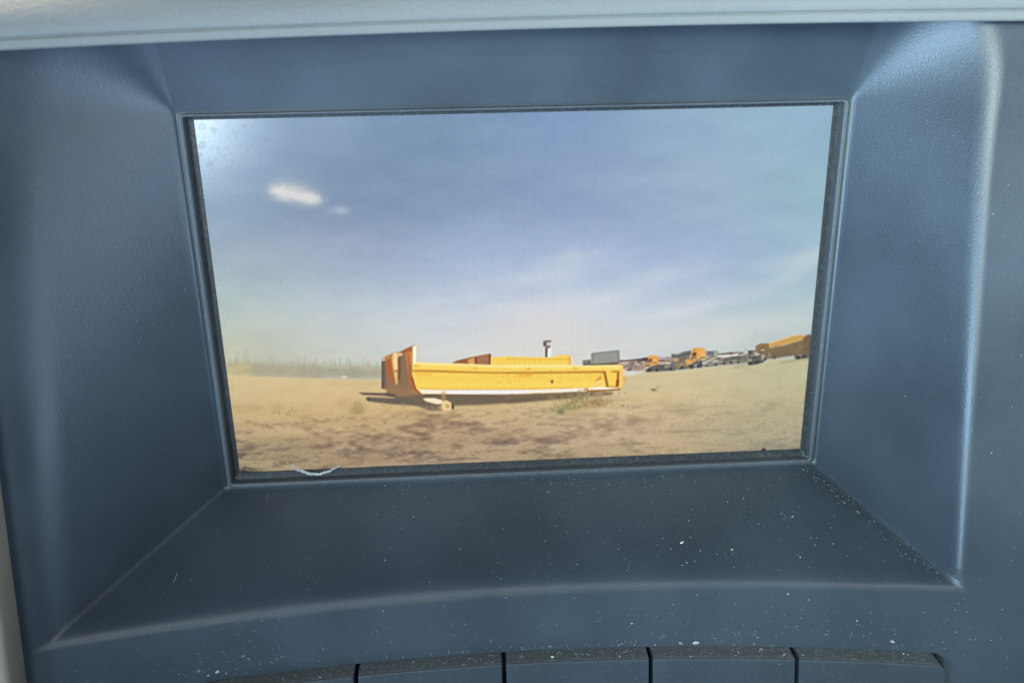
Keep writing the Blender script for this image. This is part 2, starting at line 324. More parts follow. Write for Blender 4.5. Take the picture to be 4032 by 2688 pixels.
# outlines of what the display shows: u v pairs (5000ths of its width, 3000ths of its height) / colour / edge softness / opacity
FAR_SHAPES = """468 559 612 474 795 517 950 614 848 687 686 662 564 617/190 192 196/6.0/0.8
646 555 611 573 580 569 530 560 537 543 582 538 628 535/225 221 216/2.0/0.22
754 551 737 556 716 560 696 555 698 543 720 538 740 540/222 219 216/2.0/0.22
910 640 888 649 858 651 838 644 835 631 860 622 893 626/219 217 216/2.0/0.22
887 654 848 670 780 679 748 658 728 633 794 619 843 636/221 218 216/2.0/0.22
676 515 666 522 640 527 626 520 630 511 644 508 662 508/224 221 216/2.0/0.22
814 610 806 629 742 634 694 619 700 595 744 584 798 588/222 219 216/2.0/0.22
634 625 612 640 576 643 539 628 541 614 576 606 622 608/225 221 216/2.0/0.22
629 548 616 567 557 569 516 558 522 535 558 528 620 524/226 222 216/2.0/0.22
673 617 670 625 638 628 608 621 610 610 642 601 674 607/224 221 216/2.0/0.22
672 581 648 589 624 593 598 584 612 574 626 569 652 571/225 221 216/2.0/0.22
648 616 650 629 620 631 592 619 598 608 622 604 646 608/223 220 216/2.0/0.22
688 574 671 587 632 591 602 579 622 565 639 561 670 562/225 221 216/2.0/0.22
750 567 740 581 708 578 681 573 691 557 709 547 748 559/223 220 216/2.0/0.22
798 599 787 610 757 608 744 603 744 593 759 581 785 588/221 219 216/2.0/0.22
688 593 657 607 622 613 578 598 600 584 624 569 674 578/224 221 216/2.0/0.22
846 610 828 624 796 622 768 616 781 601 799 589 840 598/220 218 216/2.0/0.22
901 623 897 641 854 642 821 629 840 613 863 609 902 614/219 217 216/2.0/0.22
626 569 618 581 596 584 568 574 572 564 598 556 628 562/226 222 216/2.0/0.22
854 616 833 626 806 632 774 620 785 608 809 601 833 604/221 218 216/2.0/0.22
884 657 870 666 842 669 814 659 830 649 842 643 869 645/219 217 216/2.0/0.22
637 571 626 591 582 592 550 579 547 561 586 556 626 556/225 221 216/2.0/0.22
620 569 608 588 559 596 510 576 524 554 562 546 620 545/225 221 216/2.0/0.22
764 610 743 624 690 627 660 618 640 594 694 581 734 593/223 220 216/2.0/0.22
861 623 846 644 797 643 754 631 765 609 794 598 850 608/221 218 216/2.0/0.22
705 556 673 573 604 582 573 565 562 538 616 524 679 533/224 221 216/2.0/0.22
794 618 773 627 738 633 720 624 710 610 739 604 772 603/222 219 216/2.0/0.22
752 588 732 604 700 605 667 593 681 579 703 575 742 577/222 219 216/2.0/0.22
840 637 819 652 788 649 769 640 754 626 791 622 824 621/220 218 216/2.0/0.22
860 600 851 610 826 609 800 602 802 592 826 589 854 590/220 218 216/2.0/0.22
850 602 828 615 798 618 767 606 772 593 799 586 822 590/221 219 216/2.0/0.22
818 619 781 641 720 640 682 624 673 600 724 584 783 602/221 219 216/2.0/0.22
864 606 838 628 781 625 738 612 762 596 792 586 828 588/220 217 216/2.0/0.22
806 608 797 623 748 632 704 613 718 596 750 589 784 593/221 218 216/2.0/0.22
862 641 854 649 830 650 812 646 816 636 830 629 860 634/220 218 216/2.0/0.22
727 584 712 601 653 606 626 590 604 571 658 557 728 566/223 220 216/2.0/0.22
658 608 645 629 597 620 578 612 576 599 606 584 654 595/225 221 216/2.0/0.22
925 649 874 670 820 665 788 659 798 634 831 617 896 632/219 217 216/2.0/0.22
863 577 828 589 786 594 764 581 752 565 791 558 832 565/221 218 216/2.0/0.22
887 620 849 642 804 647 755 626 757 605 812 597 850 602/221 218 216/2.0/0.22
930 656 924 662 904 667 883 658 890 648 906 643 928 645/219 217 216/2.0/0.22
788 571 786 579 756 587 740 577 743 565 759 555 786 560/222 219 216/2.0/0.22
878 608 866 624 814 622 781 613 778 598 822 586 854 590/220 218 216/2.0/0.22
806 632 805 646 752 645 727 637 706 619 754 604 801 611/221 218 216/2.0/0.22
750 628 711 647 642 658 614 639 620 616 652 604 709 605/222 219 216/2.0/0.22
582 524 574 536 536 538 508 528 516 514 536 501 582 508/226 222 216/2.0/0.22
722 598 700 615 666 614 625 605 642 590 666 585 699 583/224 220 216/2.0/0.22
768 603 756 615 720 610 706 605 703 596 727 589 746 594/222 219 216/2.0/0.22
656 538 654 550 620 554 604 541 595 529 626 520 655 529/225 221 216/2.0/0.22
710 559 670 584 608 584 573 567 585 547 617 523 672 539/225 221 216/2.0/0.22
667 588 632 601 598 607 560 594 568 580 602 568 638 575/224 220 216/2.0/0.22
852 610 842 632 788 625 740 614 759 596 794 590 849 588/221 218 216/2.0/0.22
651 583 639 590 620 590 600 588 596 576 620 574 644 571/224 221 216/2.0/0.22
584 564 564 578 540 580 522 570 514 555 544 553 575 555/226 222 216/2.0/0.22
660 515 640 520 620 527 607 517 610 510 624 501 639 508/225 221 216/2.0/0.22
984 642 974 654 946 650 925 647 918 634 948 627 976 631/219 217 216/2.0/0.22
928 655 898 680 832 674 798 659 769 640 830 633 877 628/220 218 216/2.0/0.22
920 625 893 638 854 643 826 630 826 614 857 603 906 605/220 218 216/2.0/0.22
918 620 901 645 844 648 806 633 802 605 849 585 920 598/220 217 216/2.0/0.22
737 577 702 592 673 597 649 580 646 565 678 554 716 564/223 220 216/2.0/0.22
656 567 637 576 603 580 572 570 586 559 606 555 640 550/224 221 216/2.0/0.22
806 543 768 556 707 562 671 553 680 531 714 515 756 529/222 219 216/2.0/0.22
736 578 728 587 700 590 682 580 672 570 706 565 734 565/224 220 216/2.0/0.22
636 544 606 556 571 564 552 549 557 534 580 521 612 530/226 222 216/2.0/0.22
624 567 610 588 544 584 510 578 520 553 549 543 610 542/226 222 216/2.0/0.22
870 619 858 629 840 631 816 621 817 613 842 610 858 610/220 217 216/2.0/0.22
729 535 717 541 699 545 684 537 687 529 700 526 724 528/223 220 216/2.0/0.22
818 601 801 620 750 615 702 610 714 587 757 571 807 586/221 218 216/2.0/0.22
925 627 904 646 836 653 809 636 782 611 845 591 900 605/220 218 216/2.0/0.22
786 584 768 595 745 594 720 588 726 578 751 571 774 576/222 219 216/2.0/0.22
744 579 711 596 674 602 648 586 649 568 677 562 714 562/223 220 216/2.0/0.22
1085 748 1072 758 1044 760 1024 752 1024 741 1047 735 1074 738/190 198 208/2.5/0.14
1144 743 1120 761 1069 765 1030 750 1032 730 1074 718 1124 724/190 198 208/2.5/0.14
1118 714 1102 727 1068 729 1041 719 1042 705 1070 697 1104 701/190 198 208/2.5/0.14
1110 735 1094 747 1062 748 1038 740 1040 727 1066 719 1097 723/190 198 208/2.5/0.14
1120 727 1096 745 1044 748 1005 734 1007 712 1050 701 1100 707/190 198 208/2.5/0.14
1022 730 1007 740 977 742 954 734 955 722 980 715 1010 718/190 198 208/2.5/0.14
1114 727 1096 741 1056 744 1025 733 1026 716 1060 707 1098 712/190 198 208/2.5/0.14
1039 727 1026 737 996 739 974 731 976 719 1000 712 1028 716/190 198 208/2.5/0.14
1175 728 1154 745 1109 747 1074 735 1076 716 1113 706 1157 712/190 198 208/2.5/0.14
1107 725 1086 741 1042 743 1008 731 1010 713 1046 703 1090 708/190 198 208/2.5/0.14
1081 716 1064 729 1028 731 1000 721 1001 706 1031 698 1066 703/190 198 208/2.5/0.14
1134 728 1112 744 1066 747 1031 734 1032 715 1070 705 1115 710/190 198 208/2.5/0.14
1108 752 1093 763 1062 765 1039 756 1040 743 1066 736 1096 740/190 198 208/2.5/0.14
1048 727 1025 744 976 747 938 734 940 713 981 702 1029 708/190 198 208/2.5/0.14
1088 708 1068 724 1024 726 990 714 992 696 1028 686 1070 692/190 198 208/2.5/0.14
993 740 979 751 949 753 925 744 927 732 952 725 981 729/190 198 208/2.5/0.14
3115 1692 3369 1623 3842 1574 3589 1665/222 224 224/4.0/0.08
3223 1430 3615 1317 4348 1248 3958 1396/222 224 224/4.0/0.19
4141 1843 4391 1775 4860 1726 4612 1818/222 224 224/4.0/0.13
3900 1979 4084 1919 4430 1893 4248 1969/222 224 224/4.0/0.2
3565 1658 3954 1558 4682 1477 4296 1612/222 224 224/4.0/0.13
3654 1705 3820 1650 4131 1628 3966 1697/222 224 224/4.0/0.14
4436 1344 4540 1305 4738 1295 4635 1344/222 224 224/4.0/0.17
2279 1613 2764 1477 3665 1389 3182 1568/222 224 224/4.0/0.09
3677 1238 3884 1155 4275 1141 4070 1242/222 224 224/4.0/0.08
1486 1575 1716 1477 2136 1469 1905 1587/222 224 224/4.0/0.07
3733 1593 4146 1477 4922 1400 4512 1554/222 224 224/4.0/0.15
2372 1384 2646 1285 3155 1258 2881 1382/222 224 224/4.0/0.1
2251 1499 2390 1444 2648 1435 2508 1502/222 224 224/4.0/0.14
3174 1694 3390 1634 3792 1594 3578 1674/222 224 224/4.0/0.05
2348 1372 2668 1283 3258 1225 2940 1342/222 224 224/4.0/0.16
3112 1786 3502 1672 4228 1605 3842 1755/222 224 224/4.0/0.11
2131 1281 2534 1167 3280 1095 2878 1244/222 224 224/4.0/0.06
4258 1752 4604 1648 5256 1590 4914 1724/222 224 224/4.0/0.07
4622 1407 4862 1304 5322 1293 5086 1417/222 224 224/4.0/0.07
3045 1591 3243 1501 3613 1499 3416 1607/222 224 224/4.0/0.11
1596 1514 1703 1451 1892 1466 1786 1538/222 224 224/4.0/0.18
4134 1324 4494 1224 5168 1156 4813 1287/222 224 224/4.0/0.12
2460 1422 2614 1353 2896 1351 2744 1434/222 224 224/4.0/0.06
4168 1347 4638 1230 5521 1128 5056 1287/222 224 224/4.0/0.06
3567 1699 3968 1582 4720 1512 4322 1665/222 224 224/4.0/0.14
1538 1718 1842 1605 2396 1579 2093 1718/222 224 224/4.0/0.05
1265 1748 1726 1624 2576 1535 2114 1700/222 224 224/4.0/0.16
3124 1543 3406 1448 3932 1412 3651 1532/222 224 224/4.0/0.05
2402 1778 2606 1703 2984 1683 2780 1777/222 224 224/4.0/0.09
2305 1748 2697 1617 3423 1567 3033 1733/222 224 224/4.0/0.12
2186 1431 2310 1382 2540 1374 2415 1434/222 224 224/4.0/0.14
3444 1409 3616 1356 3936 1329 3766 1398/222 224 224/4.0/0.08
2701 1459 3142 1333 3961 1254 3523 1418/222 224 224/4.0/0.1
2558 1271 2937 1153 3642 1096 3264 1248/222 224 224/4.0/0.1
3800 1449 3986 1387 4336 1362 4152 1440/222 224 224/4.0/0.08
3131 1770 3518 1672 4238 1590 3854 1723/222 224 224/4.0/0.16
2834 1526 3130 1435 3681 1389 3386 1507/222 224 224/4.0/0.08
2444 1747 2824 1620 3530 1570 3152 1732/222 224 224/4.0/0.08
4098 1934 4480 1802 5203 1755 4826 1923/222 224 224/4.0/0.07
4049 1959 4200 1888 4488 1887 4339 1972/222 224 224/4.0/0.19
1998 1919 2456 1794 3303 1707 2847 1874/222 224 224/4.0/0.07
2014 1853 2283 1772 2779 1730 2510 1835/222 224 224/4.0/0.12
4583 1442 4689 1369 4898 1391 4794 1474/222 224 224/4.0/0.1
2650 1984 2865 1921 3264 1885 3050 1967/222 224 224/4.0/0.18
1842 1408 2302 1292 3151 1196 2692 1352/222 224 224/4.0/0.19
2520 1430 2706 1358 3048 1345 2864 1433/222 224 224/4.0/0.13
2686 1606 2904 1514 3308 1504 3092 1615/222 224 224/4.0/0.19
3996 1886 4127 1833 4376 1824 4245 1888/222 224 224/4.0/0.08
1542 1995 2002 1851 2847 1783 2388 1968/222 224 224/4.0/0.13
1906 1492 2032 1419 2260 1435 2134 1520/222 224 224/4.0/0.09
2374 1941 2557 1853 2895 1857 2712 1962/222 224 224/4.0/0.1
3224 1360 3668 1240 4498 1154 4057 1312/222 224 224/4.0/0.1
3556 1701 3757 1640 4133 1608 3934 1687/222 224 224/4.0/0.14
1434 1859 1672 1789 2110 1749 1871 1840/222 224 224/4.0/0.1
1637 1440 1947 1348 2517 1298 2208 1417/222 224 224/4.0/0.1
2072 1611 2474 1498 3220 1425 2818 1574/222 224 224/4.0/0.17
3030 1299 3196 1220 3506 1222 3341 1317/222 224 224/4.0/0.12
2332 1650 2762 1534 3558 1451 3130 1606/222 224 224/4.0/0.1
2451 1228 2758 1135 3330 1086 3022 1208/222 224 224/4.0/0.12
2630 1614 3009 1515 3713 1438 3336 1571/222 224 224/4.0/0.2
4640 1375 4816 1260 5012 1162 5022 1267 4825 1354/204 212 210/9.0/0.7
3424 1554 3974 1421 4530 1402 4350 1491 3832 1568/196 202 214/10.0/0.45
1948 1809 2356 1651 2797 1533 2871 1688 3317 1762 2871 1961/226 214 206/16.0/0.4
2834 1161 2905 1082 3014 1130 2978 1195/190 200 212/6.0/0.75
2983 1886 3991 1767 4970 1705 4982 1842 4001 1964/212 212 204/14.0/0.5
14 1980 120 1974 220 1980 268 2006 254 2125 0 2090/192 180 136/3.0/1
214 1985 268 1999 356 2009 480 2021 605 2032 795 2040 785 2152 469 2133 280 2119 206 2109/172 164 140/3.0/1
268 1997 732 2034 728 2075 264 2036/166 160 145/5.0/0.7
636 2034 795 2038 1048 2052 1327 2070 1320 2181 785 2152 626 2143/166 162 138/4.0/0.9
1008 2066 1110 2069 1105 2138 1003 2134/150 148 126/6.0/0.6
260 2070 726 2102 722 2136 257 2104/186 172 136/5.0/0.6
560 2068 578 2059 593 2066 576 2074/214 206 180/2.0/0.8
654 2058 673 2049 692 2056 672 2064/214 206 180/2.0/0.8
996 2078 1011 2069 1024 2076 1010 2084/214 206 180/2.0/0.8
825 2129 844 2121 863 2128 844 2136/214 206 180/2.0/0.5
26 2050 40 2041 54 2048 39 2056/214 206 180/2.0/0.7
1174 2075 1186 2066 1198 2073 1186 2080/214 206 180/2.0/0.6
107 1868 119 1865 105 2009 90 2009/170 168 148/1.6/0.55
179 1858 188 1855 172 2012 162 2012/170 168 148/1.6/0.55
240 1927 248 1924 241 2015 230 2014/170 168 148/1.6/0.55
368 1918 378 1915 370 2020 357 2019/170 168 148/1.6/0.55
604 1954 618 1952 614 2030 598 2029/170 168 148/1.6/0.55
700 1985 712 1982 711 2033 696 2032/170 168 148/1.6/0.55
820 1997 836 1994 836 2038 817 2037/170 168 148/1.6/0.55
497 1977 508 1974 505 2025 492 2025/170 168 148/1.6/0.55
600 2025 606 1973 610 1977 606 2025/148 150 132/1.0/0.4
650 2029 660 1947 662 1954 656 2029/148 150 132/1.0/0.77
901 2045 908 1973 912 1979 908 2046/172 168 146/1.0/0.78
549 2022 554 1982 557 1984 554 2022/160 158 138/1.0/0.6
1186 2065 1192 2000 1198 2005 1196 2065/172 168 146/1.0/0.72
1140 2062 1148 1978 1152 1985 1147 2062/160 158 138/1.0/0.69
548 2022 552 1986 556 1989 554 2022/160 158 138/1.0/0.56
445 2015 450 1982 456 1984 454 2015/160 158 138/1.0/0.75
84 1990 92 1939 96 1943 92 1991/160 158 138/1.0/0.49
945 2048 954 1969 960 1976 956 2049/160 158 138/1.0/0.45
746 2035 756 1953 759 1960 753 2035/160 158 138/1.0/0.76
182 1997 194 1915 198 1922 190 1997/148 150 132/1.0/0.6
1183 2065 1188 2010 1193 2014 1191 2065/148 150 132/1.0/0.71
900 2045 906 2007 912 2009 911 2046/148 150 132/1.0/0.78
82 1990 92 1929 97 1934 92 1991/160 158 138/1.0/0.7
949 2049 955 1985 958 1990 954 2049/148 150 132/1.0/0.56
1164 2063 1168 2023 1174 2026 1172 2063/148 150 132/1.0/0.55
866 2043 874 1979 880 1984 876 2044/160 158 138/1.0/0.75
154 1995 164 1915 168 1921 160 1996/160 158 138/1.0/0.56
1268 2070 1274 2006 1277 2012 1273 2070/148 150 132/1.0/0.53
562 2023 568 1980 572 1983 570 2023/172 168 146/1.0/0.73
402 2012 408 1965 413 1969 410 2012/160 158 138/1.0/0.41
1004 2052 1011 1975 1016 1982 1012 2053/148 150 132/1.0/0.71
729 2034 734 2000 740 2002 738 2034/160 158 138/1.0/0.79
519 2020 526 1968 532 1972 530 2020/172 168 146/1.0/0.46
379 2010 388 1940 395 1946 390 2011/160 158 138/1.0/0.42
1251 2069 1256 2029 1263 2032 1262 2069/160 158 138/1.0/0.64
31 1987 36 1953 40 1955 37 1987/172 168 146/1.0/0.52
34 1987 44 1912 48 1918 41 1988/172 168 146/1.0/0.62
187 1997 193 1962 198 1965 196 1998/148 150 132/1.0/0.45
544 2021 550 1983 555 1986 552 2022/172 168 146/1.0/0.64
1032 2054 1039 1985 1043 1991 1039 2055/148 150 132/1.0/0.75
640 2028 644 1992 648 1994 646 2028/148 150 132/1.0/0.45
1027 2054 1034 1976 1038 1983 1033 2054/160 158 138/1.0/0.74
229 2040 268 2034 306 2043 266 2049/150 148 124/1.6/0.31
586 2112 623 2103 658 2115 621 2124/150 148 124/1.6/0.45
734 2067 761 2060 786 2068 760 2075/150 148 124/1.6/0.56
725 2121 741 2116 756 2122 740 2127/182 174 146/1.6/0.29
874 2077 908 2070 942 2080 908 2087/150 148 124/1.6/0.49
16 2002 49 1997 80 2005 48 2010/148 150 132/1.6/0.47
1101 2047 1141 2040 1180 2050 1140 2056/196 184 150/1.6/0.39
60 2000 100 1996 138 2003 99 2006/150 148 124/1.6/0.26
776 2081 811 2074 844 2084 809 2091/150 148 124/1.6/0.37
965 2036 1020 2030 1075 2040 1019 2046/196 184 150/1.6/0.6
1056 2051 1084 2047 1112 2054 1084 2058/182 174 146/1.6/0.32
277 2004 296 1994 313 2006 294 2015/150 148 124/1.6/0.38
926 2082 962 2077 998 2085 962 2090/150 148 124/1.6/0.33
314 2050 336 2043 356 2051 334 2057/148 150 132/1.6/0.26
121 2067 136 2062 151 2068 135 2074/160 150 124/1.6/0.46
270 1999 296 1993 320 2000 294 2006/182 174 146/1.6/0.59
963 2131 1018 2123 1071 2135 1016 2143/160 150 124/1.6/0.59
107 2016 132 2008 154 2018 130 2025/196 184 150/1.6/0.45
1108 2138 1140 2135 1172 2141 1140 2144/160 150 124/1.6/0.41
760 2082 792 2078 824 2085 791 2089/196 184 150/1.6/0.27
114 2016 127 2011 141 2017 126 2022/160 150 124/1.6/0.48
154 2051 183 2045 210 2054 182 2060/148 150 132/1.6/0.46
1190 2120 1220 2112 1250 2122 1220 2130/160 150 124/1.6/0.28
847 2072 870 2064 892 2074 869 2082/148 150 132/1.6/0.43
554 2010 608 2007 660 2014 606 2018/182 174 146/1.6/0.25
1180 2052 1200 2047 1218 2053 1199 2058/150 148 124/1.6/0.43
976 2078 1026 2074 1076 2082 1025 2087/148 150 132/1.6/0.43
150 2058 178 2053 206 2060 177 2065/160 150 124/1.6/0.57
686 2103 734 2099 780 2107 733 2110/182 174 146/1.6/0.25
858 2030 893 2022 926 2033 891 2042/196 184 150/1.6/0.57
962 2063 982 2056 1000 2065 980 2071/182 174 146/1.6/0.31
148 2057 194 2054 238 2060 192 2063/160 150 124/1.6/0.58
-1 1996 46 1989 92 2000 44 2006/150 148 124/1.6/0.41
423 2080 442 2074 460 2082 440 2088/148 150 132/1.6/0.32
840 2072 891 2063 940 2076 890 2085/160 150 124/1.6/0.42
52 2064 82 2058 112 2067 80 2073/182 174 146/1.6/0.44
1172 2150 1188 2144 1205 2151 1188 2157/182 174 146/1.6/0.52
1224 2070 1262 2061 1297 2073 1260 2082/148 150 132/1.6/0.37
274 2098 288 2089 301 2099 286 2107/148 150 132/1.6/0.45
235 2078 260 2074 285 2080 260 2084/160 150 124/1.6/0.39
78 2067 102 2061 124 2069 100 2075/150 148 124/1.6/0.36
1042 2133 1086 2127 1130 2137 1085 2144/148 150 132/1.6/0.57
442 2083 494 2078 546 2087 493 2093/196 184 150/1.6/0.26
1269 2068 1301 2060 1332 2070 1300 2078/148 150 132/1.6/0.28
1228 2106 1252 2098 1276 2108 1252 2115/160 150 124/1.6/0.44
1253 2131 1296 2125 1336 2134 1294 2140/150 148 124/1.6/0.32
10 2025 28 2020 45 2026 26 2032/182 174 146/1.6/0.25
844 2071 870 2062 893 2073 867 2083/160 150 124/1.6/0.36
1174 2106 1188 2097 1202 2107 1187 2115/182 174 146/1.6/0.28
228 2018 280 2012 331 2022 279 2026/160 150 124/1.6/0.45
875 2037 920 2030 963 2041 918 2048/182 174 146/1.6/0.27
693 2072 744 2068 793 2076 742 2081/182 174 146/1.6/0.56
402 2055 454 2053 506 2060 454 2062/148 150 132/1.6/0.36
548 2040 597 2034 644 2044 596 2050/150 148 124/1.6/0.27
424 2079 466 2074 506 2082 464 2087/160 150 124/1.6/0.41
54 2080 86 2071 116 2082 84 2092/182 174 146/1.6/0.27
130 2059 157 2053 182 2062 155 2068/160 150 124/1.6/0.4
448 2104 504 2095 558 2108 502 2116/196 184 150/1.6/0.31
35 2008 48 2004 61 2009 48 2014/148 150 132/1.6/0.25
542 2020 578 2012 612 2023 576 2030/182 174 146/1.6/0.59
950 2152 964 2136 996 2138 1004 2156/236 226 206/1.2/1"""
